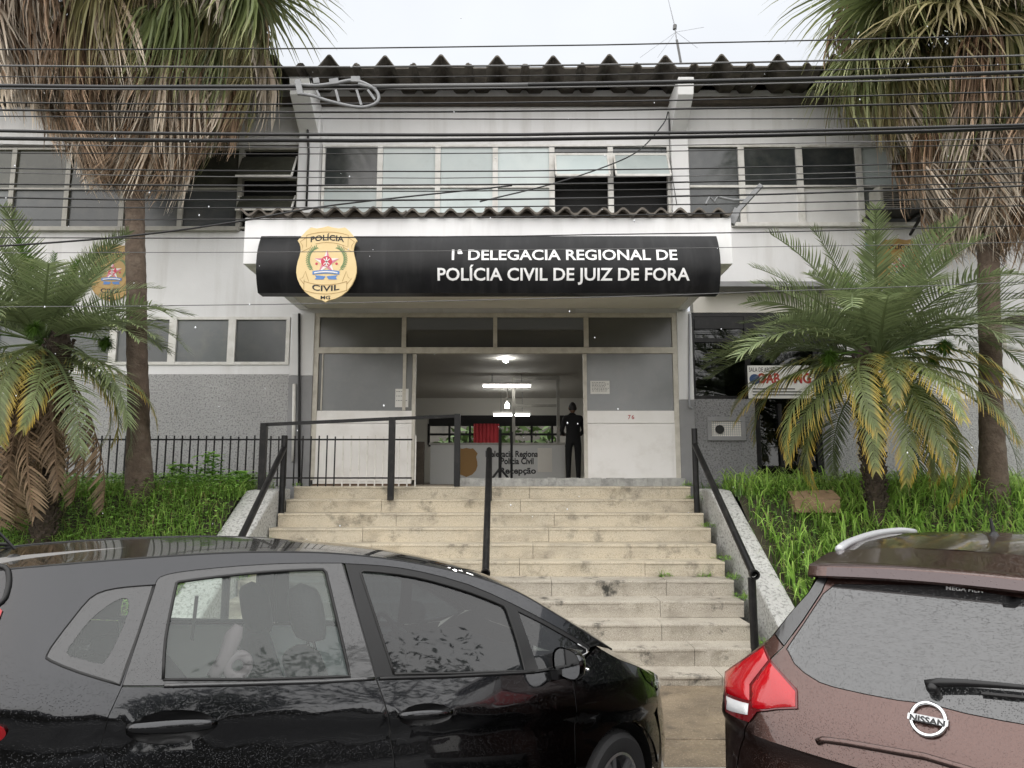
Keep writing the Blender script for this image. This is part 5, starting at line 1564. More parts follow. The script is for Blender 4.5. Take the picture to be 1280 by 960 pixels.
# fan palms
def fan_mesh(seed, mname, R=1.0, pet=.9, nseg=44, droop=.9, fold=.25):
    r = random.Random(seed); lm = LeafMB()
    pp = [Vector((pet*i/6, 0, -.16*(i/6)**2)) for i in range(7)]
    lm.strip(pp, [.022, .02, .019, .018, .017, .016, .016], Vector((0, 1, 0)), [0]*7, .6); lm.strip(pp, [.012]*7, Vector((0, 0, 1)), [0]*7, .6)
    hub = pp[-1]
    for k in range(nseg):
        a = -1.95 + 3.9*k/(nseg-1)
        d = Vector((math.cos(a), math.sin(a), -.12 - fold*abs(math.sin(a)))).normalized()
        side = Vector((-math.sin(a), math.cos(a), .35*(1 if k % 2 else -1))).normalized()
        ln = R*(1 - .12*(abs(a)/1.95)**2)*r.uniform(.9, 1.1)
        ps = [hub.copy()]; q = hub.copy(); dd = d.copy(); N = 7
        for j in range(N):
            t = j/N
            if t > .35: dd = (dd + Vector((r.uniform(-.12, .12), r.uniform(-.12, .12), -droop*(t-.25)*r.uniform(.7, 1.4)*.75))).normalized()
            q = q + dd*(ln/N); ps.append(q.copy())
        w0 = .016*R
        ws = [.004, w0*.75, w0*1.15, w0*1.15, w0*.9, w0*.6, w0*.35, .0012]
        lm.strip(ps, ws, side, [j/N for j in range(N+1)], r.random())
    return leaf_mesh(lm, 'fan_leaf', mname)
def dead_fan_mesh(seed, mname, pet=.7, nseg=60, ln0=1.1):
    """withered fan leaf: its segments hang straight down from the bent stalk, spread a little"""
    r = random.Random(seed); lm = LeafMB()
    pp = [Vector((pet*i/5, 0, -.35*(i/5)**2)) for i in range(6)]
    lm.strip(pp, [.02]*6, Vector((0, 1, 0)), [.1]*6, .3)
    hub = pp[-1]
    for k in range(nseg):
        s0 = (k/(nseg-1) - .5)*2
        d = Vector((.55*r.uniform(-.3, 1), s0*.7, -.55)).normalized()
        q = hub + Vector((r.uniform(-.04, .04), s0*.10, r.uniform(-.05, .02))); ps = [q.copy()]; N = 6
        ln = ln0*r.uniform(.65, 1.1)*(1 - .25*abs(s0))
        dd = d
        for j in range(N):
            dd = (dd*.62 + Vector((r.uniform(-.11, .11), r.uniform(-.11, .11), -.66))).normalized()
            q = q + dd*(ln/N); ps.append(q.copy())
        aa = r.uniform(0, math.pi); side = Vector((math.cos(aa), math.sin(aa), 0))
        w0 = .0072*r.uniform(.6, 1.5)
        lm.strip(ps, [w0*.7, w0*1.1, w0*1.1, w0*.9, w0*.7, w0*.5, .001], side, [j/N for j in range(N+1)], r.random())
    return leaf_mesh(lm, 'dead_leaf', mname)
HANG = [dead_fan_mesh(80+i, 'fan_olive' if i % 2 else 'fan_green', nseg=52, ln0=1.25) for i in range(4)]
FAN = [fan_mesh(60+i, 'fan_green' if i < 3 else 'fan_olive', 1.0, .9, 46, .55 + .3*(i % 3)) for i in range(6)]
DEAD = [dead_fan_mesh(70+i, 'fan_dead' if i % 2 == 0 else 'fan_dead_dark') for i in range(6)]
def fan_palm(base, px_top, Y, r0, label, z_lo, z_hi, ndead, greens, seed, cone=(.12, .9), hang_green=None):
    r = random.Random(seed)
    root = empty('fan_palm', base, label, 'palm tree', 'tall fan palms in front of the building')
    mb = MB(); n = 18; top = Vector((px_top, Y, z_hi)); prev = None
    N = 90; vs = []; fs = []
    for i in range(N+1):
        t = i/N; c = Vector(base).lerp(top, t)
        rr = r0*(1 + .75*math.exp(-t*N/5.5) - .12*t) + (.006 if i % 2 else 0) + r.uniform(-.003, .003)
        for k in range(n):
            a = 2*math.pi*k/n; q = rr*(1 + .03*math.sin(a*3+i*.4))
            vs.append((c.x + math.cos(a)*q, c.y + math.sin(a)*q, c.z - .15*(1-t)))
    for i in range(N):
        for k in range(n): fs.append((i*n+k, i*n+(k+1) % n, (i+1)*n+(k+1) % n, (i+1)*n+k))
    mb.add(vs, fs); mb.build('trunk', 'palm_bark', root, smooth=True)
    for i in range(ndead):
        t = (i + r.random())/ndead
        z = z_lo + (z_hi - z_lo)*t
        a = i*2.39996 + r.uniform(-.3, .3)
        c = Vector(base).lerp(top, (z - base[2])/(z_hi - base[2])) - Vector(base)
        out_ = cone[0] + (cone[1]-cone[0])*t**1.1
        gr = hang_green and (t > hang_green[2] and r.random() < .75 and (math.cos(a - hang_green[0]) > hang_green[1]))
        o = place_leaf('fan_leaf' if gr else 'dead_leaf', r.choice(HANG if gr else DEAD), root, c + Vector((math.cos(a)*r0*.8, math.sin(a)*r0*.8, 0)), a, r.uniform(-.25, .15) - .5*(1-t), r.uniform(-.3, .3), r.uniform(.8, 1.1))
        k = max(.22, out_*r.uniform(.8, 1.25)/.7)
        o.scale = (k, .85 + .25*k, r.uniform(.85, 1.15))
    for (a, pitch, sc, mi, dz) in greens:
        c = top - Vector(base)
        place_leaf('fan_leaf', FAN[mi], root, c + Vector((math.cos(a)*r0*.8, math.sin(a)*r0*.8, dz)), a, pitch, r.uniform(-.3, .3), sc)
    return root
rr = random.Random(3)
bl = P(176, 622, 9.45); tl = P(163, -70, 9.45)
gl_ = []
for i in range(30):
    a = i*2.39996
    gl_.append((a, rr.uniform(-.25, .9), rr.uniform(.95, 1.25), rr.randrange(6), rr.uniform(-.1, .5)))
# a green skirt on the side towards the building entrance, olive leaves in front
for a, p_, s_, mi, dz in ((-.35, -.35, 1.25, 0, .0), (.05, -.15, 1.35, 1, .15), (-.7, -.5, 1.15, 3, -.2), (-.15, -.65, 1.15, 4, -.3), (-1.75, -.55, 1.0, 3, -.1), (.35, -.5, 1.2, 2, -.2), (-1.0, -.3, 1.15, 0, .1), (-.2, .12, 1.6, 1, .0), (.1, .0, 1.65, 0, -.1), (-.45, .1, 1.5, 2, .1), (.3, .2, 1.55, 1, .2), (-.6, -.1, 1.45, 4, -.2)): gl_.append((a, p_, s_, mi, dz))
fan_palm((bl.x, 9.45, 1.66), tl.x, 9.45, .128, 'tall fan palm left of the entrance with a thick skirt of dead brown leaves', P(170, 112, 9.45).z, tl.z, 240, gl_, 4, (.72, 1.75), (-.35, .35, .55))
br = P(1240, 622, 9.45); tr_ = P(1228, -60, 9.45)
gl_ = []
for i in range(30):
    gl_.append((i*2.39996, rr.uniform(-.2, .9), rr.uniform(.95, 1.25), rr.randrange(6), rr.uniform(-.1, .5)))
for a, p_, s_, mi, dz in ((3.1, .1, 1.55, 0, -.2), (3.35, -.05, 1.6, 1, -.5), (2.9, -.2, 1.5, 2, -.7), (3.6, .15, 1.5, 1, .0), (3.25, .3, 1.5, 0, .2), (3.8, -.25, 1.45, 3, -.8)): gl_.append((a, p_, s_, mi, dz))
for k in range(20):
    a = math.pi + rr.uniform(-.25, 1.15); gl_.append((a, rr.uniform(-.7, .05), rr.uniform(1.2, 1.6), rr.randrange(5), rr.uniform(-.9, .2)))
fan_palm((br.x, 9.45, 1.66), tr_.x, 9.45, .135, 'tall fan palm right of the entrance with green drooping leaves over a brown skirt', P(1230, 190, 9.45).z, tr_.z, 200, gl_, 9, (.80, 1.5), (3.6, .15, .45))

# ------------------------------------------------------------------ the other side of the street, unseen, added for dark reflections in the cars
mat('render_ochre', (0.22, 0.20, 0.17), .8); mat('tree_leaf', (0.04, 0.06, 0.022), .6); mat('hedge_leaf', (0.07, 0.12, 0.03), .6); mat('old_wall', (0.16, 0.15, 0.13), .85, col2=(.10, .095, .085), vscale=2)
def crown_faces(n, c, rad, seed, size=.28):
    r = np.random.default_rng(seed); d = r.normal(size=(n, 3)); d /= np.linalg.norm(d, axis=1)[:, None]
    lob = 1 + .25*np.sin(d[:, 0]*5)*np.sin(d[:, 1]*4+1) + .2*np.sin(d[:, 2]*7)
    p = np.array(c) + d*np.array(rad)*(lob*(.55 + .45*r.random(n)**.4))[:, None]
    u = r.normal(size=(n, 3)); v = r.normal(size=(n, 3)); s = size*(.5 + r.random(n))[:, None]
    u *= s/np.linalg.norm(u, axis=1)[:, None]; v *= s*.5/np.linalg.norm(v, axis=1)[:, None]
    V = np.stack([p-u, p-v*.8, p+u, p+v*.8], 1).reshape(-1, 3)
    return V.tolist(), (np.arange(n)[:, None]*4 + np.arange(4)).tolist()
def unseen_tree(x, y, h, label, seed):
    root = empty('unseen_tree', (x, y, -.1), label, 'tree', 'unseen trees added for reflections')
    mb = MB(); mb.tube([(x, y, -.2), (x+.1, y, h*.3), (x-.1, y+.1, h*.55)], [.25, .19, .12], 10)
    for k in range(5):
        a = k*1.3; mb.tube([(x-.0, y, h*(.32+.04*k)), (x+math.cos(a)*h*.16, y+math.sin(a)*h*.16, h*(.55+.04*k)), (x+math.cos(a)*h*.26, y+math.sin(a)*h*.26, h*(.7+.03*k))], [.1, .06, .03], 7)
    mb.build('trunk', 'date_bark', root, smooth=True)
    mb = MB(); V, F_ = crown_faces(3000, (x, y, h*.68), (h*.36, h*.36, h*.32), seed); mb.add(V, F_); mb.build('crown', 'tree_leaf', root)
for i, (x, y, h, lab) in enumerate(((-13, -9.9, 5.2, 'unseen leafy tree added across the street, farthest left'), (-6.5, -10.5, 6.4, 'unseen leafy tree added across the street, second from the left'))):
    unseen_tree(x, y, h, lab, 20 + i)
root = empty('unseen_wall', (0, -9, -.1), 'unseen long wall added across the street for dark reflections', 'wall')
mb = MB(); mb.box(-40, 38, -9.1, -8.7, -.1, 2.4); mb.build('wall', 'old_wall', root)  # added to darken low reflections in cars and glass
mb = MB(); mb.box(-40.05, 38.05, -9.2, -8.6, 2.401, 2.52); mb.build('coping', 'old_wall', root)
unseen_tree(15.5, -11.5, 8.5, 'unseen leafy tree added behind the boundary wall at the right', 3)
unseen_tree(29, -12, 20, 'unseen very tall tree added at the far right for its reflection', 13)  # tall enough for its crown to reflect in the front car window
unseen_tree(17.5, 6.3, 9, 'unseen leafy tree added on the near pavement at the right', 5)
root = empty('garden_hedge', (0, 23.2, 0), 'green garden bushes outside the back window of the hall', 'bush')
mb = MB(); V, F_ = crown_faces(2600, (-.6, 23.3, 2.1), (3.6, .7, 1.5), 8, .2); mb.add(V, F_); mb.build('crown', 'hedge_leaf', root)
mb = MB()
for k in range(7): mb.tube([(-3 + k*.8, 23.3, .2), (-3.1 + k*.82, 23.25, 1.6)], .04, 6)
mb.build('stem', 'date_bark', root)
root = empty('sky_block_wall', (0, 25.5, 0), 'added wall behind the bushes blocking bright sky from the back window', 'wall')
mb = MB(); mb.box(-9, 9, 25.4, 25.6, 0, 5.2); mb.build('wall', 'old_wall', root)  # added to keep white sky out of the back window
root = empty('unseen_building', (48, -7, -.1), 'unseen plain ochre building added at the right end of the street', 'building')
mb = MB(); mb.box(42, 54, -16, 8, -.1, 9); mb.build('wall', 'render_ochre', root)  # added mass that darkens reflections in the black car's front
mb = MB(); mb.box(41.7, 54.3, -16.3, 8.3, 9.01, 9.3); mb.build('roof', 'timber_dark', root)
for i in range(4):
    for j in range(2):
        mb = MB(); mb.box(41.96, 41.995, -8 + i*3, -6.4 + i*3, 1.4 + j*3.6, 3.0 + j*3.6); mb.build('window', 'pane_dark', root)

# ------------------------------------------------------------------ falling raindrops
mat('rain_water', (0.75, 0.77, 0.8), .1)
mb = MB(); r_ = random.Random(13)
for i in range(110):
    c = P(r_.uniform(0, 1280), r_.uniform(20, 700), r_.uniform(2.2, 6.5)); r = r_.uniform(.0018, .0042)
    mb.add([(c.x, c.y, c.z + r*1.5), (c.x + r, c.y, c.z), (c.x, c.y + r, c.z), (c.x - r, c.y, c.z), (c.x, c.y - r, c.z), (c.x, c.y, c.z - r*1.5)], [(0,1,2),(0,2,3),(0,3,4),(0,4,1),(5,2,1),(5,3,2),(5,4,3),(5,1,4)])
o = mb.build('falling_rain', 'rain_water', smooth=True); tag(o, 'scattered falling raindrops in front of the station', None, None, 'stuff')
# ------------------------------------------------------------------ parked cars
car_paint('paint_black', (0.012, 0.0125, 0.0145), 1.0, 0.18, (0.022, 0.023, 0.026), 0.25, 230, .65)
car_paint('paint_brown', (0.055, 0.025, 0.020), 0.9, 0.3, (0.095, 0.050, 0.040), 0.4, 200, .8)
car_paint('paint_brown_dark', (0.035, 0.012, 0.013), 0.3, 0.3, None, 0.4, 105, .4)
mat('trim_black', (0.008, 0.008, 0.0085), 0.35, spec=.35)
car_paint('trim_wet', (0.012, 0.012, 0.013), 0.0, 0.35, None, .35, 200, .7)
mat('seal_black', (0.006, 0.006, 0.006), 0.55)
mat('tyre_rubber', (0.018, 0.018, 0.019), 0.75, bump=.2, bscale=80)
mat('alloy', (0.5, 0.5, 0.51), 0.28, metal=.9)
mat('alloy_matt', (0.62, 0.63, 0.64), 0.45, metal=.3)
mat('rail_silver', (0.48, 0.49, 0.51), 0.3, metal=.2)
mat('chrome', (0.75, 0.76, 0.77), 0.08, metal=1.0)
mat('seat_cloth', (0.022, 0.022, 0.025), 0.9, bump=.3, bscale=90)
mat('cabin_dark', (0.02, 0.02, 0.022), 0.7)
mat('cabin_grey', (0.16, 0.155, 0.15), 0.7)
mat('lining_pale', (.62, .63, .60), .8)  # pale colour stands in for brightness seen through the far windows
mat('pink_cloth', (0.24, 0.19, 0.21), 0.8)
glass_mat('car_glass', (0.84, 0.90, 0.87), haze=.07, haze_col=(.62, .68, .66), refl=1.15, drops=.08, scale=120, dens=.35)
glass_mat('car_glass_dark', (0.20, 0.24, 0.26), haze=.03, haze_col=(.5, .52, .55), refl=1.25, drops=.05, scale=120, dens=.3)
glass_mat('car_glass_rear', (0.10, 0.11, 0.12), haze=.03, haze_col=(.6, .62, .65), refl=3.0, drops=.55, scale=200, dens=.85, rough=.05)
glass_mat('lamp_clear', (.8, .82, .82), refl=1.6)
def red_lens(name, col, em=0):
    m, t, b = base_mat(name)
    b.inputs['Base Color'].default_value = c4(col); b.inputs['Roughness'].default_value = .12
    b.inputs['Coat Weight'].default_value = .4; b.inputs['Subsurface Weight'].default_value = .0
    add_bump(t, b, drops_height(t, 110, .35), .3, .002)
    MATS[name] = m
red_lens('lens_red', (.36, .003, .008)); red_lens('lens_darkred', (.10, .002, .004)); red_lens('lens_white', (.55, .56, .57))
mat('print_white', (.8, .8, .8), .5)

class Frame:
    """local frame of a car standing on the road: x, y level, z up from the road"""
    def __init__(s, O, ang, surf, t0, t1):
        s.O = Vector((O[0], O[1], -0.1)); s.ang = ang; s.surf = surf
        s.ca, s.sa = math.cos(ang), math.sin(ang); s.t = (t0, t1)
    def loc(s, p):
        d = Vector(p) - s.O
        return Vector((d.x*s.ca + d.y*s.sa, -d.x*s.sa + d.y*s.ca, d.z))
    def trace(s, px, py):
        """where the sight line through a pixel of the photograph meets the body surface"""
        d = ray(px, py); a, b = s.t; best = (9, None); prev = None; n = 500
        for i in range(n+1):
            t = a + (b-a)*i/n; q = s.loc(_C + d*t); g = s.surf(q)
            if prev is not None and prev[0]*g < 0:
                k = prev[0]/(prev[0]-g); q = prev[1].lerp(q, k); return q
            if abs(g) < best[0]: best = (abs(g), q)
            prev = (g, q)
        return best[1]
    def at_plane(s, px, py, axis, val):
        d = ray(px, py); p0 = s.loc(_C); p1 = s.loc(_C + d)
        k = (val - p0[axis])/(p1[axis]-p0[axis]); return p0 + (p1-p0)*k

# ---------------- black hatchback, seen from its right side, pointing right and away
WID = 1.69
def b_lower(s, z):
    d = z - (1.035 - .15*s)
    if d >= 0: return .015 + .21*d + .45*d*d
    if d > -.04: return .015 - d*.55
    e = -d - .04
    if e < .26: return .037 - .037*math.sin(min(1, e/.26)*math.pi/2)
    return (e-.26)**2*.7
def b_long(s):
    r = 0
    if s > 1.35:
        t = min(.9999, (s-1.35)/1.47); r += .845*(1-(1-t**3.2)**(1/2.2))
    if s < -.1:
        t = min(.9999, (-.1-s)/1.12); r += .845*(1-(1-t**4)**(1/2.5))
    return r
def b_inset(s, z):
    zb = 1.20 - .12*s
    if z >= zb: y = b_lower(s, zb) + (z-zb)*.40 + .14*(z-zb)**2
    else: y = b_lower(s, z)
    return y + b_long(s)
bO = P(310, 855, 3.0)
BF = Frame(bO, math.radians(34), lambda q: q.y - b_inset(q.x, q.z), .6*2.2, 7.0)
bcar = empty('black_car', BF.O, 'black wet hatchback parked in front of the stairs with its right side towards us', 'car', 'cars parked along the kerb', rz=BF.ang)
def tr(pts): return [(lambda q: (q.x, q.z))(BF.trace(*p)) for p in pts]
def bs(off=0.0): return lambda s, z: (s, b_inset(s, z) + off, z)
def both(name, m, mb, smooth=True, parent=None, autosmooth=None):
    o = mb.build(name, m, parent or bcar, smooth=smooth, local=True, autosmooth=autosmooth)
    m2 = MB(); m2.v = [(a, WID-b, c) for a, b, c in mb.v]; m2.f = [q[::-1] for q in mb.f]
    m2.build(name, m, parent or bcar, smooth=smooth, local=True, autosmooth=autosmooth)
    return o
def pan(name, m, poly, holes=(), gap=.003, off=0.0, step=.045, depth=.02, parent=None):
    poly = shrink(poly, gap) if gap else poly
    return both(name, m, patch(poly, bs(off), step, holes, rim=bs(off + depth)), True, parent, 45)
ditch_px = [(-60, 722), (-20, 716), (20, 711), (120, 702.5), (220, 695), (300, 691), (370, 690.5), (430, 693), (500, 701), (560, 712.5), (610, 726), (650, 742), (690, 765), (735, 793), (765, 812)]
ditch = [tuple(q) for q in smooth_curve(tr(ditch_px), 3)]
win_top = smooth_curve(tr([(194, 729), (200, 721), (222, 715), (270, 709.5), (330, 705), (380, 703.5), (428, 703.5)]), 2)
fr_top = smooth_curve(tr([(431, 704), (480, 707), (525, 714), (585, 730), (640, 754), (690, 780), (730, 803), (738, 809)]), 2)
rq = tr([(194, 729), (176, 786), (152, 858), (135, 895), (125, 931), (130, 958)])            # rear edge of the rear door
bg_ = tr([(428, 704), (450, 778), (470, 848), (481, 880), (487, 905), (491, 940), (494, 962)])  # gap between the doors
fe = tr([(738, 809), (728, 826), (716, 850), (719, 900), (719, 955)])                          # front edge of the front door
AX, RAX, WZ, AR = 2.03, -.50, .30, .365
sill = .20
def arch(cx, a0=0, a1=math.pi, n=16): return [(cx + AR*math.cos(a0+(a1-a0)*i/n), WZ + AR*math.sin(a0+(a1-a0)*i/n)) for i in range(n+1)]
drear = [(RAX+AR+.12, sill)]                                      # the door's rear edge runs over the wheel arch
# rear quarter with the roof rail band above the doors
zr0 = ditch[0]
q_rear = -1.16
pillar_base = fr_top[-1]
quarter = [(q_rear, ditch[0][1]-.12), (q_rear+.12, ditch[0][1]-.02)] + [d for d in ditch] + [(pillar_base[0]+.05, pillar_base[1]+.0)] + fr_top[::-1] + win_top[::-1] + rq[1:] + [(rq[-1][0]+.02, .75), (RAX+.1, .70)]
quarter += [p for p in arch(RAX, math.radians(70), math.pi, 10)] + [(RAX-AR, .2), (q_rear, .22)]
qg = smooth_curve(tr([(194, 731), (160, 733.5), (132, 738), (112, 748), (90, 774), (70, 800), (58, 819), (63, 827), (100, 842), (150, 857)]), 2)
qg_hole = qg + [rq[1]]
# quarter light: black surround and the clear pane in it
pane_px = tr([(160, 749), (152, 748), (135, 757), (112, 776), (93, 800), (83, 817), (97, 823), (124, 830), (133, 826), (148, 798), (161, 765)])
pane = [tuple(p) for p in smooth_curve(pane_px + [pane_px[0]], 2)[:-1]]
qg_line = shrink(qg_hole, .004)
pan('rear_quarter', 'paint_black', quarter, gap=.0, step=.05, holes=[shrink(qg_hole, -.002)])
qs = pan('quarter_window_surround', 'trim_wet', qg_line, holes=[pane], gap=0, off=.006, depth=.01)
pan('quarter_window', 'car_glass', pane, gap=0, off=.009, depth=.004)
# rear door
belt_r = tr([(152, 858), (205, 858), (300, 856), (400, 853), (470, 849)])
rd = belt_r + bg_[3:] + [(bg_[-1][0]+.0, sill), drear[0]] + arch(RAX, .35, math.radians(68), 5) + [(RAX+.12, .70), (rq[-1][0]+.025, .74)] + rq[::-1][:-2]
rd = rd[:-1] if rd[-1] == rd[0] else rd
def oval(cx, cz, a, b, n=22, tilt=-.12): return [(cx + a*math.cos(t)*math.cos(tilt) - b*math.sin(t)*math.sin(tilt), cz + a*math.cos(t)*math.sin(tilt) + b*math.sin(t)*math.cos(tilt)) for t in [2*math.pi*i/n for i in range(n)]]
def handle(px, py, pxl, pxr, pyt, pyb, dr):
    c = tr([(px, py)])[0]; l = tr([(pxl, py)])[0]; r = tr([(pxr, py)])[0]; t = tr([(px, pyt)])[0]; b = tr([(px, pyb)])[0]
    a, h = (r[0]-l[0])/2, (t[1]-b[1])/2; cx, cz = (l[0]+r[0])/2, (t[1]+b[1])/2
    return cx, cz, a, h
def handle_parts(cx, cz, a, h, dr):
    ov = oval(cx, cz, a, h)
    def cup(s, z):
        q = ((s-cx)/a)**2 + ((z-cz)/h)**2
        return (s, b_inset(s, z) + .002 + .03*max(0, 1-q)**.6, z)
    both('handle_cup', 'trim_black', patch(ov, cup, .018), True, dr)
    pts = []
    rr_ = []
    for i in range(13):
        u = -1 + 2*i/12; s = cx + a*.96*u; z = cz + .12*h - .12*a*.96*u*1.0
        pts.append(Vector((s, b_inset(s, z) - .018*(1-u**4) + .006*abs(u)**6, z))); rr_.append((.42 - .16*u*u)*h)
    mb = MB(); mb.tube(pts, rr_, 10)
    mb.v = [(x, (y - b_inset(x, z))*.55 + b_inset(x, z) - .004, z) for x, y, z in mb.v]
    both('door_handle', 'paint_black', mb, True, dr)
hR = handle(214, 909, 157, 271, 888, 930, None); hF = handle(532, 893, 498, 566, 879, 907, None)
rdo = pan('door', 'paint_black', rd, holes=[oval(*hR)])
handle_parts(*hR, rdo)
# window frame of the rear door (satin, wet) with the glass in it
rgl = smooth_curve(tr([(204, 850), (207, 800), (216, 752), (221, 729)]), 3) + smooth_curve(tr([(224, 727.5), (270, 721.5), (330, 715.5), (380, 712.5), (404, 712)]), 2) + smooth_curve(tr([(408, 716), (422, 775), (438, 846)]), 3) + tr([(320, 850)])
rfr = win_top + bg_[1:3] + belt_r[::-1][1:] + rq[1:2]
pan('window_frame', 'trim_wet', rfr, holes=[rgl], off=.004, parent=rdo)
pan('door_glass', 'car_glass', shrink(rgl, -.006), gap=0, off=.016, depth=.004, parent=rdo)
strip = tr([(205, 857), (300, 855), (400, 852), (468, 848)])
def tube_on(name, m, pts2, r, off, parent=None, n=6, flat=None):
    mb = MB(); mb.tube([bs(off)(*p) for p in refine(pts2, .06, False)], r, n); return both(name, m, mb, True, parent)
tube_on('belt_strip', 'trim_wet', strip, .0085, -.003, rdo)
# front door
belt_f = tr([(470, 848), (560, 846), (672, 841), (690, 838), (716, 832)])
fd = [bg_[2]] + belt_f[1:3] + [fe[1]] + fe[2:] + [(fe[-1][0]-.01, .45), (fe[-1][0]-.03, sill), (bg_[-1][0], sill)] + bg_[::-1][:4]
fd = [belt_f[0], belt_f[1], belt_f[2], belt_f[3], belt_f[4]] + fe[2:] + [(fe[-1][0]-.01, .45), (fe[-1][0]-.03, sill), (bg_[-1][0], sill)] + bg_[::-1][:4]
fdo = pan('door', 'paint_black', fd, holes=[oval(*hF)])
handle_parts(*hF, fdo)
fgl = smooth_curve(tr([(493, 843), (472, 780), (451, 716)]), 3) + smooth_curve(tr([(455, 713.5), (500, 718), (540, 726), (590, 741), (630, 757)]), 2) + smooth_curve(tr([(634, 762), (647, 800), (657, 839)]), 3) + tr([(570, 842)])
ffr = fr_top + belt_f[::-1][:-1] + [belt_f[0]] + bg_[1:2]
tri = tr([(648, 764), (680, 780), (712, 798), (731, 810), (733, 816), (715, 825), (692, 834), (674, 838)])
pan('window_frame', 'trim_black', ffr, holes=[fgl, tri], off=.004, parent=fdo)
pan('door_glass', 'car_glass_dark', shrink(fgl, -.006), gap=0, off=.016, depth=.004, parent=fdo)
pan('corner_glass', 'car_glass_dark', shrink(tri, -.004), gap=0, off=.012, depth=.004, parent=fdo)
tube_on('belt_strip', 'trim_black', tr([(474, 848), (560, 845.5), (668, 840)]), .0085, -.003, fdo)
tube_on('corner_trim', 'alloy', tr([(722, 805), (733, 811), (734, 816), (716, 825), (697, 833)]), .0035, .000, fdo)
# black seals in every gap
for g in (rq, bg_, win_top + fr_top, qg_hole + [qg_hole[0]], fe): tube_on('door_seal', 'seal_black', g, .0075, .010)
tube_on('window_seal', 'seal_black', rgl + [rgl[0]], .007, .006); tube_on('window_seal', 'seal_black', fgl + [fgl[0]], .007, .006)
# front wing, bonnet, nose
edge = [(pillar_base[0]+.05, pillar_base[1]), (1.95, 1.035), (2.10, .985), (2.25, .925), (2.38, .865)]
edge = [e for e in edge if e[0] <= pillar_base[0]+.051 or e[0] > pillar_base[0]+.06]
wing = [edge[0]] + edge[1:] + [(2.44, .80), (2.46, .70), (2.46, .62), (2.45, .50), (AX+AR-.003, WZ+.06)] + arch(AX, .18, math.pi-.2, 16)[0:] + [(AX-AR-.01, .2), (fe[-1][0]-.025, .2), (fe[-1][0], .45)] + fe[::-1][:-1]
pan('front_wing', 'paint_black', wing, step=.04, gap=.0035)
tube_on('door_seal', 'seal_black', [(2.44, .80), (2.46, .70), (2.46, .62), (2.45, .50)], .005, .008)
hl = [(2.30, .895), (2.42, .86), (2.55, .80), (2.64, .745), (2.60, .715), (2.5, .74), (2.42, .775), (2.34, .83)]
def nose_pt(th, z, off=0.0):
    """plan curve of the front end by angle, with the height"""
    t = max(0, math.sin(th))**(2/3.2); q = max(0, math.cos(th))**(2/2.2)
    s = 1.35 + 1.47*t; y = .845*(1-q)
    k = -.05*((z-.45)/.3)**2 - off
    lower = b_lower(min(s, 2.4), z)*max(0, 1-(t-.5)*2) if t > .5 else b_lower(s, z)
    nx, ny = math.sin(th), -math.cos(th)
    return (s + nx*(k), y + lower - ny*k*0 + (-ny)*(-k)*-1*0 - ny*0 + (ny*k if False else 0), z)
def th_of(s): return math.asin(min(1, max(0, ((s-1.35)/1.47))**(3.2/2)))
mb = MB(); th0 = th_of(2.464); zs_ = [.16, .24, .34, .44, .54, .62, .68, .715, .735]; n = 30
vs = []
for i in range(n+1):
    u = i/n; th = th0 + (math.pi - 2*th0)*u
    for z in zs_:
        if th <= math.pi/2: p = nose_pt(th, z)
        else: p = nose_pt(math.pi - th, z); p = (p[0], WID - p[1], p[2])
        vs.append(p)
m_ = len(zs_)
mb.add(vs, [(i*m_+j, i*m_+j+1, (i+1)*m_+j+1, (i+1)*m_+j) for i in range(n) for j in range(m_-1)])
mb.build('front_bumper', 'paint_black', bcar, smooth=True, local=True)
both('headlight', 'lamp_clear', patch(hl, bs(-.006), .03, rim=bs(.05)), True)
both('headlight_reflector', 'chrome', patch(shrink(hl, .012), bs(.03), .03), True)
# loft from the near edge over to the far edge: bonnet, windscreen, roof
def loft(name, m, pts, crown, ny=18, sub=3):
    pts = smooth_curve(pts, sub) if sub > 1 else pts
    mb = MB(); vs = []
    for i, (s, z) in enumerate(pts):
        y0 = b_inset(s, z); c = crown(i/(len(pts)-1))
        for j in range(ny+1):
            u = -1 + 2*j/ny
            y = WID/2 + u*(WID/2 - y0)
            vs.append((s, y, z + c*(1-abs(u)**2.4)))
    n = ny+1
    mb.add(vs, [(i*n+j, i*n+j+1, (i+1)*n+j+1, (i+1)*n+j) for i in range(len(pts)-1) for j in range(ny)])
    return mb.build(name, m, bcar, smooth=True, local=True)
isp = max(range(len(ditch)), key=lambda i: (ditch[i][0] <= .62, i if ditch[i][0] <= .62 else -i))
roof_pts = [d for d in ditch if d[0] <= .66]; ws_pts = [roof_pts[-1]] + [d for d in ditch if d[0] > .66]
loft('roof', 'paint_black', roof_pts, lambda u: -.022 + .045*u, sub=1)
loft('windscreen', 'car_glass_dark', ws_pts, lambda u: .023 + .09*u, sub=1)
loft('bonnet', 'paint_black', [ws_pts[-1], edge[0]] + edge[1:] + [(2.5, .80), (2.6, .745)], lambda u: .09 - .03*u, sub=3)
both('roof_ditch', 'seal_black', (lambda mb: (mb.tube([bs(.004)(*p) for p in ditch], .006, 6), mb)[1])(MB()))
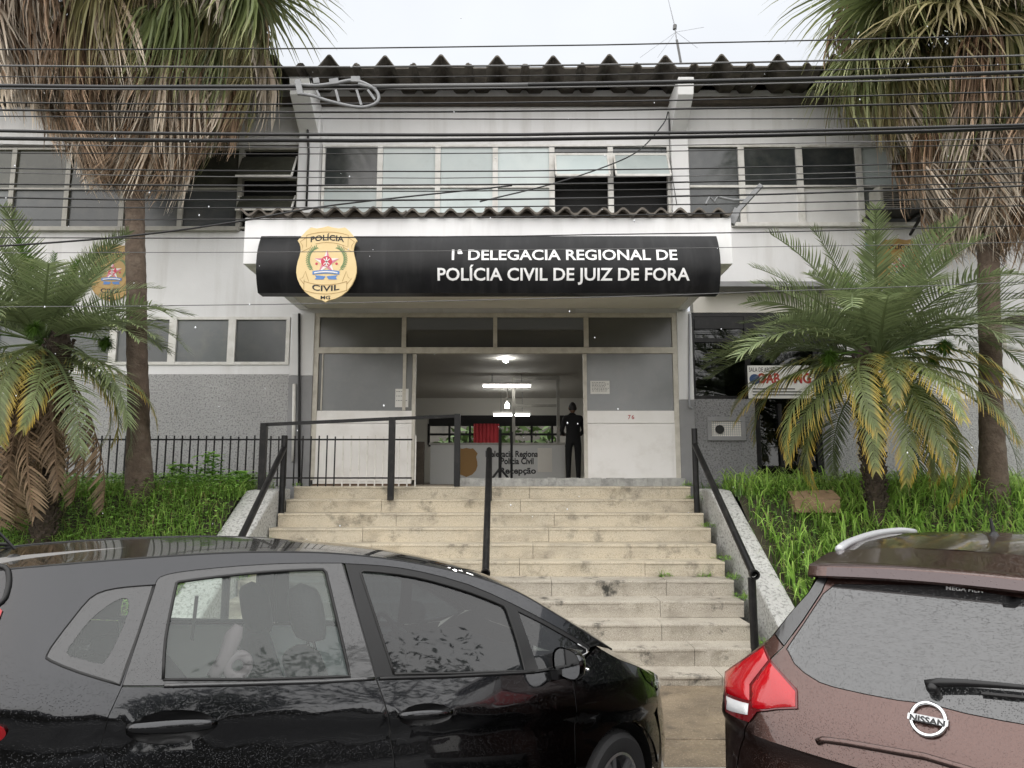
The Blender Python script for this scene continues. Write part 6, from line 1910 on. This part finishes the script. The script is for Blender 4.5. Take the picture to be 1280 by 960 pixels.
# rear end (outside the view): tailgate, lamp, spoiler lip
loft_r = MB(); ns = 12; vs = []
zz = [.22, .5, .8, 1.0, 1.15, 1.35, 1.5, ditch[0][1]]
for z in zz:
    s_ = q_rear + .02 + max(0, z-1.0)*.30
    for j in range(ns+1):
        u = -1 + 2*j/ns; y0 = .30 + max(0, z-1.1)*.25
        vs.append((s_ - .10*(1-u*u), WID/2 + u*(WID/2 - y0), z))
n = ns+1
loft_r.add(vs, [(i*n+j, i*n+j+1, (i+1)*n+j+1, (i+1)*n+j) for i in range(len(zz)-1) for j in range(ns)])
loft_r.build('tailgate', 'paint_black', bcar, smooth=True, local=True)
tl_px = [(-30, 758), (1, 763), (10, 752), (18, 735), (22, 716), (20, 704), (-30, 712)]
tube_on('spoiler_edge', 'seal_black', smooth_curve(tr([(-20, 765), (2, 752), (9, 738), (11, 722), (6, 709), (-20, 706)]), 3), .010, -.004)
both('tail_lamp', 'lens_red', patch(tr([(-40, 762), (-4, 756), (3, 763), (-4, 780), (-40, 820)]), bs(-.008), .03, rim=bs(.02)), True)
both('tail_lamp', 'lens_red', patch(oval(*tr([(-8, 917)])[0], .035, .03), bs(-.008), .02, rim=bs(.02)), True)
p = BF.at_plane(18, 693, 1, WID/2)
mb = MB(); mb.lathe([(.05, -.02), (.04, .012), (.02, .03), (.0, .035)], (p.x, WID/2, ditch[2][1]-.01), (0, 0, 1), 14); an = mb.build('aerial_base', 'trim_black', bcar, smooth=True, local=True)
mb = MB(); mb.tube([(p.x, WID/2, ditch[2][1]+.045), (p.x-.14, WID/2, ditch[2][1]+.21)], [.008, .004], 6); mb.build('aerial_mast', 'trim_black', an, local=True)
# door mirror
mc = BF.trace(690, 828); my = mc.y - .13
def mirror_shell():
    mb = MB(); vs = []; n, m_ = 18, 12
    for i in range(m_+1):
        u = i/m_; x = .02 + .085*u
        r = math.sqrt(max(0, 1 - max(0, (u-.15)/.85)**2.2))
        for k in range(n):
            a = 2*math.pi*k/n; ca, sa = math.cos(a), math.sin(a)
            vs.append((mc.x + x - .03, my + .115*r*abs(ca)**.75*(1 if ca > 0 else -1), mc.z + .02 + .078*r*abs(sa)**.8*(1 if sa > 0 else -1)))
    mb.add(vs, [(i*n+k, i*n+(k+1) % n, (i+1)*n+(k+1) % n, (i+1)*n+k) for i in range(m_) for k in range(n)])
    return mb
msh = both('door_mirror', 'paint_black', mirror_shell())
mb = MB(); n = 18
mb.add([(mc.x - .004, my + .105*abs(math.cos(a))**.75*(1 if math.cos(a) > 0 else -1), mc.z + .02 + .07*abs(math.sin(a))**.8*(1 if math.sin(a) > 0 else -1)) for a in [2*math.pi*k/n for k in range(n)]], [tuple(range(n))])
both('mirror_glass', 'chrome', mb, False, msh)
mb = MB(); mb.tube([(mc.x+.075, my-.08, mc.z-.005), (mc.x+.075, my-.02, mc.z-.008), (mc.x + .07, my+.07, mc.z-.01)], .008, 6); both('mirror_indicator', 'chrome', mb, True, msh)
mb = MB(); mb.bar((mc.x+.01, my+.06, mc.z-.045), (mc.x+.0, mc.y+.03, mc.z-.06), .06, .05); both('mirror_stalk', 'trim_black', mb, False, msh)
# wheels
def wheel(cx, cy, out, steer, parent, R=.305, wd=.19):
    d = Vector((math.sin(steer)*out*1.0, -math.cos(steer)*out, 0)) if True else 0
    d = Vector((math.sin(steer), -math.cos(steer), 0))*out
    c = Vector((cx, cy, R))
    w_ = MB()
    prof = [(R-.11, -.01), (R-.09, .0), (R-.03, .004), (R-.008, -.012), (R, -.04), (R, -wd+.04), (R-.01, -wd+.01), (R-.1, -wd), (R-.14, -wd)]
    w_.lathe(prof, c, d, 48)
    wh = w_.build('wheel', 'tyre_rubber', parent, smooth=True, local=True, autosmooth=35)
    tr_ = MB()
    e1 = Vector((0, 0, 1)); e2 = d.cross(e1)
    for k in range(60):
        a = 2*math.pi*k/60; u = e1*math.cos(a) + e2*math.sin(a)
        for q in (-.055, -.105, -.15): tr_.obox(c + u*(R+.001) + d*q, u*.004, d*.018, u.cross(d)*.011)
    tr_.build('tread', 'tyre_rubber', wh, local=True)['kind'] = 'stuff'
    rm = MB(); rm.lathe([(R-.105, -.005), (R-.118, -.0), (R-.125, -.02), (R-.13, -.10)], c, d, 40)
    for k in range(5):
        a = 2*math.pi*k/5 + .3
        for q in (-.16, .16):
            u = e1*math.cos(a+q) + e2*math.sin(a+q); u0 = e1*math.cos(a) + e2*math.sin(a)
            rm.bar(c + u0*.03 - d*.02, c + u*(R-.12) - d*.015, .028, .02, up=d)
    rm.lathe([(0, -.005), (.035, -.008), (.045, -.03)], c, d, 16)
    rm.build('rim', 'alloy', wh, smooth=True, local=True, autosmooth=30)
    bk = MB(); bk.lathe([(0, -.09), (R-.12, -.09)], c, d, 24); bk.build('brake_disc', 'cabin_dark', wh, local=True)
wheel(AX, .085, 1, math.radians(14), bcar); wheel(RAX, .07, 1, 0, bcar); wheel(AX, WID-.085, -1, math.radians(14), bcar); wheel(RAX, WID-.07, -1, 0, bcar)
for cx in (AX, RAX):
    a_ = [(cx + (AR-.004)*math.cos(t), WZ + (AR-.004)*math.sin(t)) for t in [math.pi*i/14 for i in range(15)]]
    for y0, y1 in ((.06, .5), (WID-.5, WID-.06)):
        mb = MB()
        mb.add([(x, y0 + b_long(x)*.9 if y0 < .5 else y0, z) for x, z in a_] + [(x, y1 if y0 < .5 else y1 - b_long(x)*.9, z) for x, z in a_], [(i, i+1, 16+i, 15+i) for i in range(14)])
        mb.build('wheel_housing', 'seal_black', bcar, local=True)
mb = MB(); mb.box(-1.0, 2.3, .52, WID-.52, .16, .50); mb.box(-.06, 1.62, .10, WID-.10, .16, .42); mb.box(.0, 1.55, .10, WID-.10, .42, .46)
mb.build('floor_pan', 'cabin_dark', bcar, local=True)
# cabin: seats, dashboard, wheel, belts
def seat(yc, s0, name='front_seat', hw=.24, htop=None):
    mb = MB()
    st_ = [(s0+.38, .50, .18), (s0+.12, .52, .22), (s0-.0, .60, .23), (s0-.08, .85, .24), (s0-.16, 1.08, .235), (s0-.19, 1.16, .20)]
    vs = []; n = 10
    for (s, z, w_) in st_:
        for k in range(n):
            a = 2*math.pi*k/n
            vs.append((s + .06*math.sin(a), yc + w_*abs(math.cos(a))**.6*(1 if math.cos(a) > 0 else -1), z + .04*math.sin(a)))
    mb.add(vs, [(i*n+k, i*n+(k+1) % n, (i+1)*n+(k+1) % n, (i+1)*n+k) for i in range(len(st_)-1) for k in range(n)] + [tuple(range((len(st_)-1)*n, len(st_)*n))])
    se = mb.build(name, 'seat_cloth', bcar, smooth=True, local=True)
    return se
def headrest(px, py, yc, pw, ph):
    c = BF.at_plane(px, py, 1, yc); w_ = .5*abs(BF.at_plane(px+pw, py, 1, yc).x - BF.at_plane(px-pw, py, 1, yc).x); h = .5*abs(BF.at_plane(px, py-ph, 1, yc).z - BF.at_plane(px, py+ph, 1, yc).z)
    mb = MB(); vs = []; n, m_ = 16, 10
    for i in range(m_+1):
        v = -1 + 2*i/m_
        r = (1-abs(v)**3)**(1/3)
        for k in range(n):
            a = 2*math.pi*k/n
            vs.append((c.x + .065*r*math.cos(a)*1.2 - .05*v*.6, c.y + .135*r*math.sin(a)*(1 - .12*v), c.z + h*v))
    mb.add(vs, [(i*n+k, i*n+(k+1) % n, (i+1)*n+(k+1) % n, (i+1)*n+k) for i in range(m_) for k in range(n)])
    hr_ = mb.build('headrest', 'seat_cloth', bcar, smooth=True, local=True)
    mb = MB()
    for q in (-.05, .05): mb.tube([(c.x+.02, c.y+q, c.z-h*.8), (c.x+.05, c.y+q, c.z-h-.09)], .007, 6)
    mb.build('headrest_post', 'chrome', hr_, local=True)
    return c
c1 = headrest(383, 766, .46, 28, 38); c2 = headrest(320, 760, 1.22, 32, 34)
seat(.46, c1.x + .17); seat(1.22, c2.x + .17)
mb = MB(); mb.box(-.28, -.05, .2, WID-.2, .55, 1.05); mb.box(-.1, .32, .2, WID-.2, .42, .58); mb.build('rear_seat', 'seat_cloth', bcar, local=True, bevel=.04)
mb = MB(); mb.box(1.35, 1.85, .14, WID-.14, .75, .98); mb.box(1.28, 1.40, .14, WID-.14, .80, 1.01); mb.build('dashboard', 'cabin_dark', bcar, local=True, bevel=.05)
mb = MB(); cs = Vector((1.18, 1.22, 1.0)); n = 20
mb.tube([cs + Vector((-.06*math.sin(a), .18*math.cos(a), .17*math.sin(a))) for a in [2*math.pi*i/n for i in range(n+1)]], .016, 6); mb.bar(cs + Vector((0, -.17, 0)), cs + Vector((0, .17, 0)), .05, .03); mb.build('steering_wheel', 'cabin_dark', bcar, smooth=True, local=True)
q = BF.at_plane(246, 745, 1, 1.35); q2 = BF.at_plane(240, 800, 1, 1.35)
mb = MB(); mb.bar(q, q2, .04, .012); mb.build('seat_belt', 'cabin_grey', bcar, local=True)
def lining():
    mb = MB()
    a = [p for p in smooth_curve(tr([(205, 862), (300, 860), (470, 853), (560, 850), (665, 846)]), 2)]
    vs = []
    for s, z in a: vs += [(s, b_inset(s, z)+.03, z), (s, b_inset(s, z)+.09, z-.02), (s, b_inset(s, z)+.08, .45)]
    mb.add(vs, [(i*3+j, i*3+j+1, i*3+j+4, i*3+j+3) for i in range(len(a)-1) for j in range(2)])
    return mb
both('door_lining', 'lining_pale', lining())
mb = MB(); vs = []
for (s, z) in roof_pts:
    y0 = b_inset(s, z) + .05
    vs += [(s, y0, z - .05), (s, WID/2, z - .0), (s, WID - y0, z - .05)]
mb.add(vs, [(i*3+j, i*3+j+1, i*3+j+4, i*3+j+3) for i in range(len(roof_pts)-1) for j in range(2)]); mb.build('headlining', 'cabin_grey', bcar, smooth=True, local=True)
# pale folded thing behind the rear window
q = BF.at_plane(297, 832, 1, .34)
fanr = empty('neck_cushion', BF.O + Vector((q.x*BF.ca - q.y*BF.sa, q.x*BF.sa + q.y*BF.ca, q.z)), 'pale pink cloth ring behind the rear door glass of the black car', 'cushion', rz=BF.ang)
mb = MB(); n = 18
mb.tube([(.045*math.cos(a), 0, .045*math.sin(a)) for a in [2*math.pi*i/n for i in range(n+1)]], .022, 8); mb.build('ring', 'pink_cloth', fanr, smooth=True, local=True)
mb = MB(); mb.tube([(-.10, .01, -.04), (-.05, .01, .04), (-.02, .01, .13), (.0, .01, .17)], [.03, .035, .04, .02], 8); mb.build('band', 'pink_cloth', fanr, smooth=True, local=True)

# ---------------- brown crossover, seen from behind
BETA = math.radians(44)
def n_depth(w_, z):
    if z > 1.055: d = .046 + (z-1.055)*.72 + .10*(z-1.055)**2
    elif z > .945: d = (z-.945)*.42
    elif z > .90: d = (.945-z)*.75
    else: d = .034 - (.9-z)*.04
    a = abs(w_)
    d += .10*(a/.85)**2
    if a > .58: d += 1.4*(a-.58)**2
    return d
nO = P(1161, 898, 2.75)
# origin so that the emblem sits on the surface at w = 0
NF = Frame(nO, -BETA, lambda q: q.y - n_depth(q.x, q.z), 1.2, 8.0)
e0 = NF.loc(nO); NF.O = NF.O - Vector((-math.sin(-BETA), math.cos(-BETA), 0))*(n_depth(0, e0.z) - e0.y)
ncar = empty('brown_car', NF.O, 'brown wet crossover seen from behind with red tail light and rear wiper', 'car', 'cars parked along the kerb', rz=-BETA)
def ntr(pts): return [(lambda q: (q.x, q.z))(NF.trace(*p)) for p in pts]
def ns_(off=0.0): return lambda w_, z: (w_, n_depth(w_, z) + off, z)
def mirrored(l): return l + [(-x, z) for x, z in l[::-1] if abs(x) > 1e-4]
def npan(name, m, poly, holes=(), off=0.0, step=.04, depth=.02, parent=None, gap=.003):
    if gap: poly = shrink(poly, gap)
    return patch(poly, ns_(off), step, holes, rim=ns_(off+depth)).build(name, m, parent or ncar, smooth=True, local=True, autosmooth=50)
g_l = ntr([(1044, 730), (1029, 742), (1006, 777), (983, 811), (993, 830), (1005, 841), (1024, 853), (1042, 859), (1082, 868), (1122, 875.5)])
gt, gb = NF.trace(1161, 730).z, NF.trace(1161, 880).z
glass = [(0, gt)] + g_l + [(0, gb)]
glass_full = glass[1:-1] + [(0, gb)] + [(-x, z) for x, z in glass[1:-1][::-1]] + [(0, gt)]
h_l = ntr([(1038, 716), (1027, 740), (1004, 775), (980, 808), (963, 824), (940, 854), (939, 886), (936, 902), (925, 936), (921, 960)])
h_l[0] = (h_l[0][0], max(gt + .03, h_l[0][1]))
hz_t = h_l[0][1]
hatch = [(h_l[0][0], hz_t)] + h_l[1:] + [(h_l[-1][0]+.01, .48)] ; hatch_full = hatch + [(-x, z) for x, z in hatch[::-1]]
hat = npan('tailgate', 'paint_brown', hatch_full, holes=[shrink(glass_full, -.001)])
npan('rear_window', 'car_glass_rear', shrink(glass_full, .001), off=.004, depth=.006, gap=0)
npan('rear_window_base', 'cabin_dark', shrink(glass_full, .02), off=.05, gap=0) if False else None
def lens(name, m, poly, off, parent=None):
    def edge_d(x, y):
        b_ = 9
        for i in range(len(poly)):
            a, c = Vector(poly[i]), Vector(poly[(i+1) % len(poly)]); e = c - a
            t = max(0, min(1, (Vector((x, y)) - a).dot(e)/max(1e-9, e.length_squared))); b_ = min(b_, (Vector((x, y)) - a - e*t).length)
        return b_
    fn_ = lambda w_, z: (w_, n_depth(w_, z) + off - .018*(1-math.exp(-edge_d(w_, z)/.018)), z)
    for s in (1, -1):
        mb = patch(poly, fn_, .016, rim=ns_(off+.02)); mb.v = [(x*s, y, z) for x, y, z in mb.v]
        if s < 0: mb.f = [q[::-1] for q in mb.f]
        o = mb.build(name, m, parent or ncar, smooth=True, local=True, autosmooth=60)
def nboth(name, m, poly, **k):
    o = npan(name, m, poly, **k); npan(name, m, [(-x, z) for x, z in poly[::-1]], **k); return o
wo = lambda z: -.915 if z < 1.0 else -.885 + (z-1.0)**1.25*.50
o_l = ntr([(907.5, 848), (909, 838), (930, 822.5), (955, 805.5), (968, 792), (974, 784), (986, 768), (1000, 752), (1010, 741), (1022, 722)])
quart = h_l[3:] + [(h_l[-1][0], .5), (-.86, .3), (wo(.3), .3)] + [(wo(z), z) for z in (.45, .6, .75, .9) if z < o_l[0][1] - .05] + o_l[:5]
ptrim = h_l[:4] + o_l[4:]
def wq_(z):
    if z <= o_l[0][1]: return wo(min(z, .9))
    for (a, z0), (b2, z1) in zip(o_l, o_l[1:]):
        if z0 <= z <= z1: return a + (b2-a)*(z-z0)/max(1e-6, z1-z0)
    return o_l[-1][0]
nboth('rear_quarter', 'paint_brown', quart, step=.035); nboth('pillar_trim', 'trim_wet', ptrim, step=.03)
tl_o = ntr([(955, 806.5), (963, 824), (975, 838), (997, 862), (997.5, 885), (970, 886), (947, 889), (937, 902), (908, 889), (906.5, 862), (907, 839), (930, 823)])
inner = ntr([(963.5, 826), (975, 839), (996, 863), (996, 883.5), (970, 885), (948, 887), (941, 884), (940.5, 856)])
outer = ntr([(955, 808), (962, 825), (938.5, 855), (938.5, 876), (908, 866), (907.5, 840), (930, 824.5)])
white = ntr([(908.5, 868), (937.5, 878), (936, 894), (909, 887)])
nboth('tail_light', 'lens_darkred', tl_o, off=-.008, gap=0, step=.025)
lens('tail_lens', 'lens_red', shrink(inner, .003), -.010); lens('tail_lens', 'lens_red', shrink(outer, .003), -.010); lens('reverse_lens', 'lens_white', shrink(white, .003), -.010)
# bright rib inside the lenses
# spoiler above the glass
sp0 = NF.trace(1161, 728); zsp = sp0.z
mb = MB(); vs = []; n = 40
for i in range(n+1):
    w_ = -.545 + 1.09*i/n; a = abs(w_)
    d = n_depth(w_, zsp) + .9*max(0, a-.45)**1.5
    zt_ = zsp + .055 - .03*max(0, a-.45)*2
    dz = -.03*(a/.6)**2
    for (yy, zz_) in ((.05, -.006), (-.052, .0), (-.062, .010), (-.044, .050), (-.03, .058), (.0, .064), (.03, .067)): vs.append((w_*(1+.02*(yy < 0)), d + yy, zsp + zz_ + dz))
mb.add(vs, [(i*7+j, i*7+j+1, i*7+j+8, i*7+j+7) for i in range(n) for j in range(6)])
spo = mb.build('spoiler', 'paint_brown', ncar, smooth=True, local=True, autosmooth=30)
mb = MB()
vs = []
for i in range(n+1):
    w_ = -.535 + 1.07*i/n; a = abs(w_); d = n_depth(w_, zsp) + .9*max(0, a-.45)**1.5; dz = -.03*(a/.6)**2
    vs += [(w_, d - .0632, zsp + .011 + dz), (w_, d - .0465, zsp + .048 + dz)]
mb.add(vs, [(i*2, i*2+1, i*2+3, i*2+2) for i in range(n)]); mb.build('spoiler_face', 'paint_brown_dark', spo, smooth=True, local=True)
q = NF.trace(1204.5, 712); mb = MB(); mb.lathe([(0, -.012), (.008, -.01), (.01, .02)], (q.x, n_depth(q.x, q.z)-.055, zsp+.03), (0, 1, 0), 10); mb.build('washer_nozzle', 'trim_black', spo, local=True)
# roof, sides and front by sections along the car
secs = []
def section(y, hw, zb, hr, zr, zlow=.25, crown=.045):
    l = [(-hw*.97, zlow), (-hw, .55), (-hw*1.0, .85), (-hw*.985, zb)]
    for t in (.33, .66, 1): l.append((-hw*.985 + (hw*.985-hr)*t**.8, zb + (zr-zb)*t))
    for t in (.12, .35, .7): l.append((-hr + hr*t, zr + crown*(1-(1-t)**2)))
    full = l + [(0, zr+crown)] + [(-a, z) for a, z in l[::-1]]
    return [(a, y, z) for a, z in full]
zR = zsp + .085
for a in ((.70, .88, .98, .50, zR-.012), (1.0, .88, 1.0, .53, zR+.012), (1.5, .87, 1.02, .58, zR+.020), (2.1, .885, 1.02, .60, zR-.005), (2.5, .885, 1.02, .60, zR-.10), (3.1, .88, 1.0, .66, 1.08), (3.6, .87, .93, .70, .98), (4.0, .80, .80, .62, .86), (4.2, .6, .6, .45, .66)): secs.append(section(*a))
n = len(secs[0]); mb = MB(); mb.add([p for s in secs for p in s], [(i*n+j, i*n+j+1, (i+1)*n+j+1, (i+1)*n+j) for i in range(len(secs)-1) for j in range(n-1)] + [tuple(range((len(secs)-1)*n, len(secs)*n))])
mb.build('body_shell', 'paint_brown', ncar, smooth=True, local=True, autosmooth=40)
# join between the roof and the spoiler, and the corner between the rear and the sides
mb = MB(); vs = []; m_ = 24
for i in range(m_+1):
    w_ = -.545 + 1.09*i/m_; a = abs(w_)/.545
    d = n_depth(w_, zsp) + .9*max(0, abs(w_)-.45)**1.5
    k_ = 1 + .02
    vs += [(w_*k_, d - .03, zsp + .0577 - .03*a*a), (w_*k_, d + .12, zsp + .074 + .012*(1-a**2.4) - .018*a*a), (w_, .705, zR - .014 + .045*(1-a**2.4))]
mb.add(vs, [(i*3+j, i*3+j+1, i*3+j+4, i*3+j+3) for i in range(m_) for j in range(2)]); mb.build('roof', 'paint_brown', ncar, smooth=True, local=True)
for s in (-1, 1):
    mb = MB(); vs = []
    zz = [.3, .45, .6, .75, .9, 1.0, 1.1, 1.2, 1.3, 1.4, 1.5, hz_t]
    for z in zz:
        wq = wq_(z)
        vs += [(s*-wq, n_depth(wq, z), z), (s*-(wq - .004), n_depth(wq, z) + .12, z), (s*-(wq-.0), max(.71, n_depth(wq, z) + .2), z)]
    mb.add(vs, [(i*3+j, i*3+j+1, i*3+j+4, i*3+j+3) for i in range(len(zz)-1) for j in range(2)]); mb.build('side_panel', 'paint_brown', ncar, smooth=True, local=True)
    mb = MB(); mb.add([(s*(.885), 1.0, 1.10), (s*.885, 2.35, 1.06), (s*.70, 2.1, 1.50), (s*.68, .95, 1.52)], [(0,1,2,3)]); mb.v = [(x*1.002 + s*.006, y, z) for x, y, z in mb.v]; mb.build('side_window', 'pane_dark', ncar, local=True)
    hr_y = [(.72, -.505, .0), (.80, -.512, .012), (1.0, -.535, .023), (1.5, -.585, .030), (2.0, -.60, .022), (2.3, -.60, .0)]
    cv = [Vector((s*-w_, y, zR + dz)) for y, w_, dz in hr_y]
    cv = [Vector(p) for p in smooth_curve(cv, 4)]
    mb = MB(); mb.tube(cv, .019, 8)
    mb.build('roof_rail', 'rail_silver', ncar, smooth=True, local=True)
    mb = MB(); mb.add([tuple(p) for p in cv] + [(p.x, p.y, zR - .02) for p in cv], [(i, i+1, len(cv)+i+1, len(cv)+i) for i in range(len(cv)-1)]); mb.build('rail_foot', 'rail_silver', ncar, local=True)
def at_z(fr, px, py, z):
    return fr.at_plane(px, py, 2, z)
p = at_z(NF, 1243, 676, zR + .035)
mb = MB(); mb.lathe([(.05, -.02), (.042, .015), (.02, .03), (.01, .045)], (p.x, p.y, p.z), (0, 0, 1), 14); an = mb.build('aerial_base', 'trim_black', ncar, smooth=True, local=True)
mb = MB(); t_ = NF.at_plane(1238, 648, 1, p.y); mb.tube([(p.x, p.y, p.z + .03), tuple(t_)], [.011, .007], 6); mb.build('aerial_mast', 'trim_black', an, local=True)
# badge: ring and bar with its lettering
bc = NF.trace(1161, 898); kx = NF.trace(1185, 898).x - bc.x; kz = NF.trace(1161, 874).z - bc.z
mb = MB(); n = 40; ring = []
mb.tube([ns_(-.012)(bc.x + kx*.93*math.cos(a), bc.z + kz*.84*math.sin(a)*1.0) for a in [2*math.pi*i/n for i in range(n+1)]], .0075, 8)
bdg = mb.build('badge_ring', 'chrome', ncar, smooth=True, local=True)
mb = MB(); cxs = [(-1.08, -.20), (1.08, -.20), (1.08, .20), (-1.08, .20)]
poly_b = [(bc.x + kx*a, bc.z + kz*b*.72) for a, b in cxs]
patch(refine(poly_b, .02), ns_(-.021), .02, rim=ns_(-.006)).build('badge_bar', 'alloy_matt', bdg, local=True)
lettering('badge_lettering', 'NISSAN', .024, lambda x, y: ns_(-.0245)(bc.x + x, bc.z - .0085 + y), 'ink', bdg, bold=.0009, width=kx*1.9, local=True)
sc_ = NF.trace(1205, 739)
lettering('window_sticker', 'MEGA FILM', .018, lambda x, y: ns_(.002)(sc_.x + x, sc_.z + y), 'print_white', ncar, bold=.0003, width=NF.trace(1229, 738).x - NF.trace(1182, 738).x, local=True)
mb = MB()
for i in range(15):
    z = gb + .06 + (gt - gb - .10)*i/14
    hw_ = .44 - .10*i/14
    pts = [Vector(ns_(.006)(-hw_ + 2*hw_*k/16, z + .004*math.sin(k*.4))) for k in range(17)]
    n0 = len(mb.v)
    for p in pts: mb.v += [(p.x, p.y, p.z - .0011), (p.x, p.y, p.z + .0011)]
    mb.f += [(n0+2*k, n0+2*k+2, n0+2*k+3, n0+2*k+1) for k in range(16)]
mb.build('heater_lines', 'cabin_grey', ncar, local=True)['kind'] = 'stuff'
# rear wiper
wp = [NF.trace(*q) for q in ((1160, 853), (1178, 851), (1210, 851.5), (1250, 854), (1300, 858))]
mb = MB(); mb.tube([Vector(ns_(-.035)(q.x, q.z)) for q in wp], [.016, .017, .014, .011, .008], 8); wpr = mb.build('wiper_arm', 'trim_black', ncar, smooth=True, local=True)
q = NF.trace(1168, 862); mb = MB(); mb.lathe([(.022, .0), (.022, -.03), (.012, -.045), (0, -.046)], ns_(.0)(q.x, q.z), (0, 1, -.4), 14); mb.build('wiper_pivot', 'trim_black', wpr, smooth=True, local=True)
wb = [NF.trace(*q) for q in ((1228, 866), (1260, 869), (1300, 873), (1340, 878))]
mb = MB(); mb.tube([Vector(ns_(-.012)(q.x, q.z)) for q in wb], .007, 6); mb.build('wiper_blade', 'seal_black', wpr, local=True)
# number plate recess edge and lower bumper
rc = ntr([(1022, 927), (1030, 924), (1060, 928), (1100, 935), (1161, 946)])
mb = MB(); l = rc + [(-x, z) for x, z in rc[::-1][1:]]; l[len(rc)-1] = (0, rc[-1][1])
mb.tube([Vector(ns_(-.006)(*q)) for q in refine(l, .04, False)], .013, 8); mb.build('recess_edge', 'paint_brown', hat, smooth=True, local=True)
mb = MB(); vs = []; n = 30
for i in range(n+1):
    w_ = -.875 + 1.75*i/n
    for z, o_ in ((.28, -.02), (.34, -.06), (.5, -.07), (.56, -.05), (.58, .01)): vs.append((w_, n_depth(w_, .6) + o_, z))
mb.add(vs, [(i*5+j, i*5+j+1, i*5+j+6, i*5+j+5) for i in range(n) for j in range(4)]); mb.build('rear_bumper', 'trim_black', ncar, smooth=True, local=True)
mb = MB(); mb.box(-.26, .26, n_depth(0, .75)-.012, n_depth(0, .75)+.0, .69, .82); mb.build('number_plate', 'paper', ncar, local=True, bevel=.003)
def nwheel(x, y):
    s = 1 if x > 0 else -1
    R = .32; wm = MB(); wm.lathe([(R-.11, -.01), (R-.03, .004), (R, -.04), (R, -.16), (R-.1, -.2)], (x, y, R), (s, 0, 0), 36); wh = wm.build('wheel', 'tyre_rubber', ncar, smooth=True, local=True, autosmooth=35)
    rm = MB(); rm.lathe([(0, -.02), (.05, -.015), (R-.115, -.03), (R-.105, -.005)], (x, y, R), (s, 0, 0), 30); rm.build('rim', 'alloy', wh, smooth=True, local=True)
for x in (-.885, .885):
    for y in (.72, 3.3): nwheel(x, y)
mb = MB(); mb.box(-.80, .80, .35, 3.9, .2, .5); mb.build('floor_pan', 'cabin_dark', ncar, local=True)
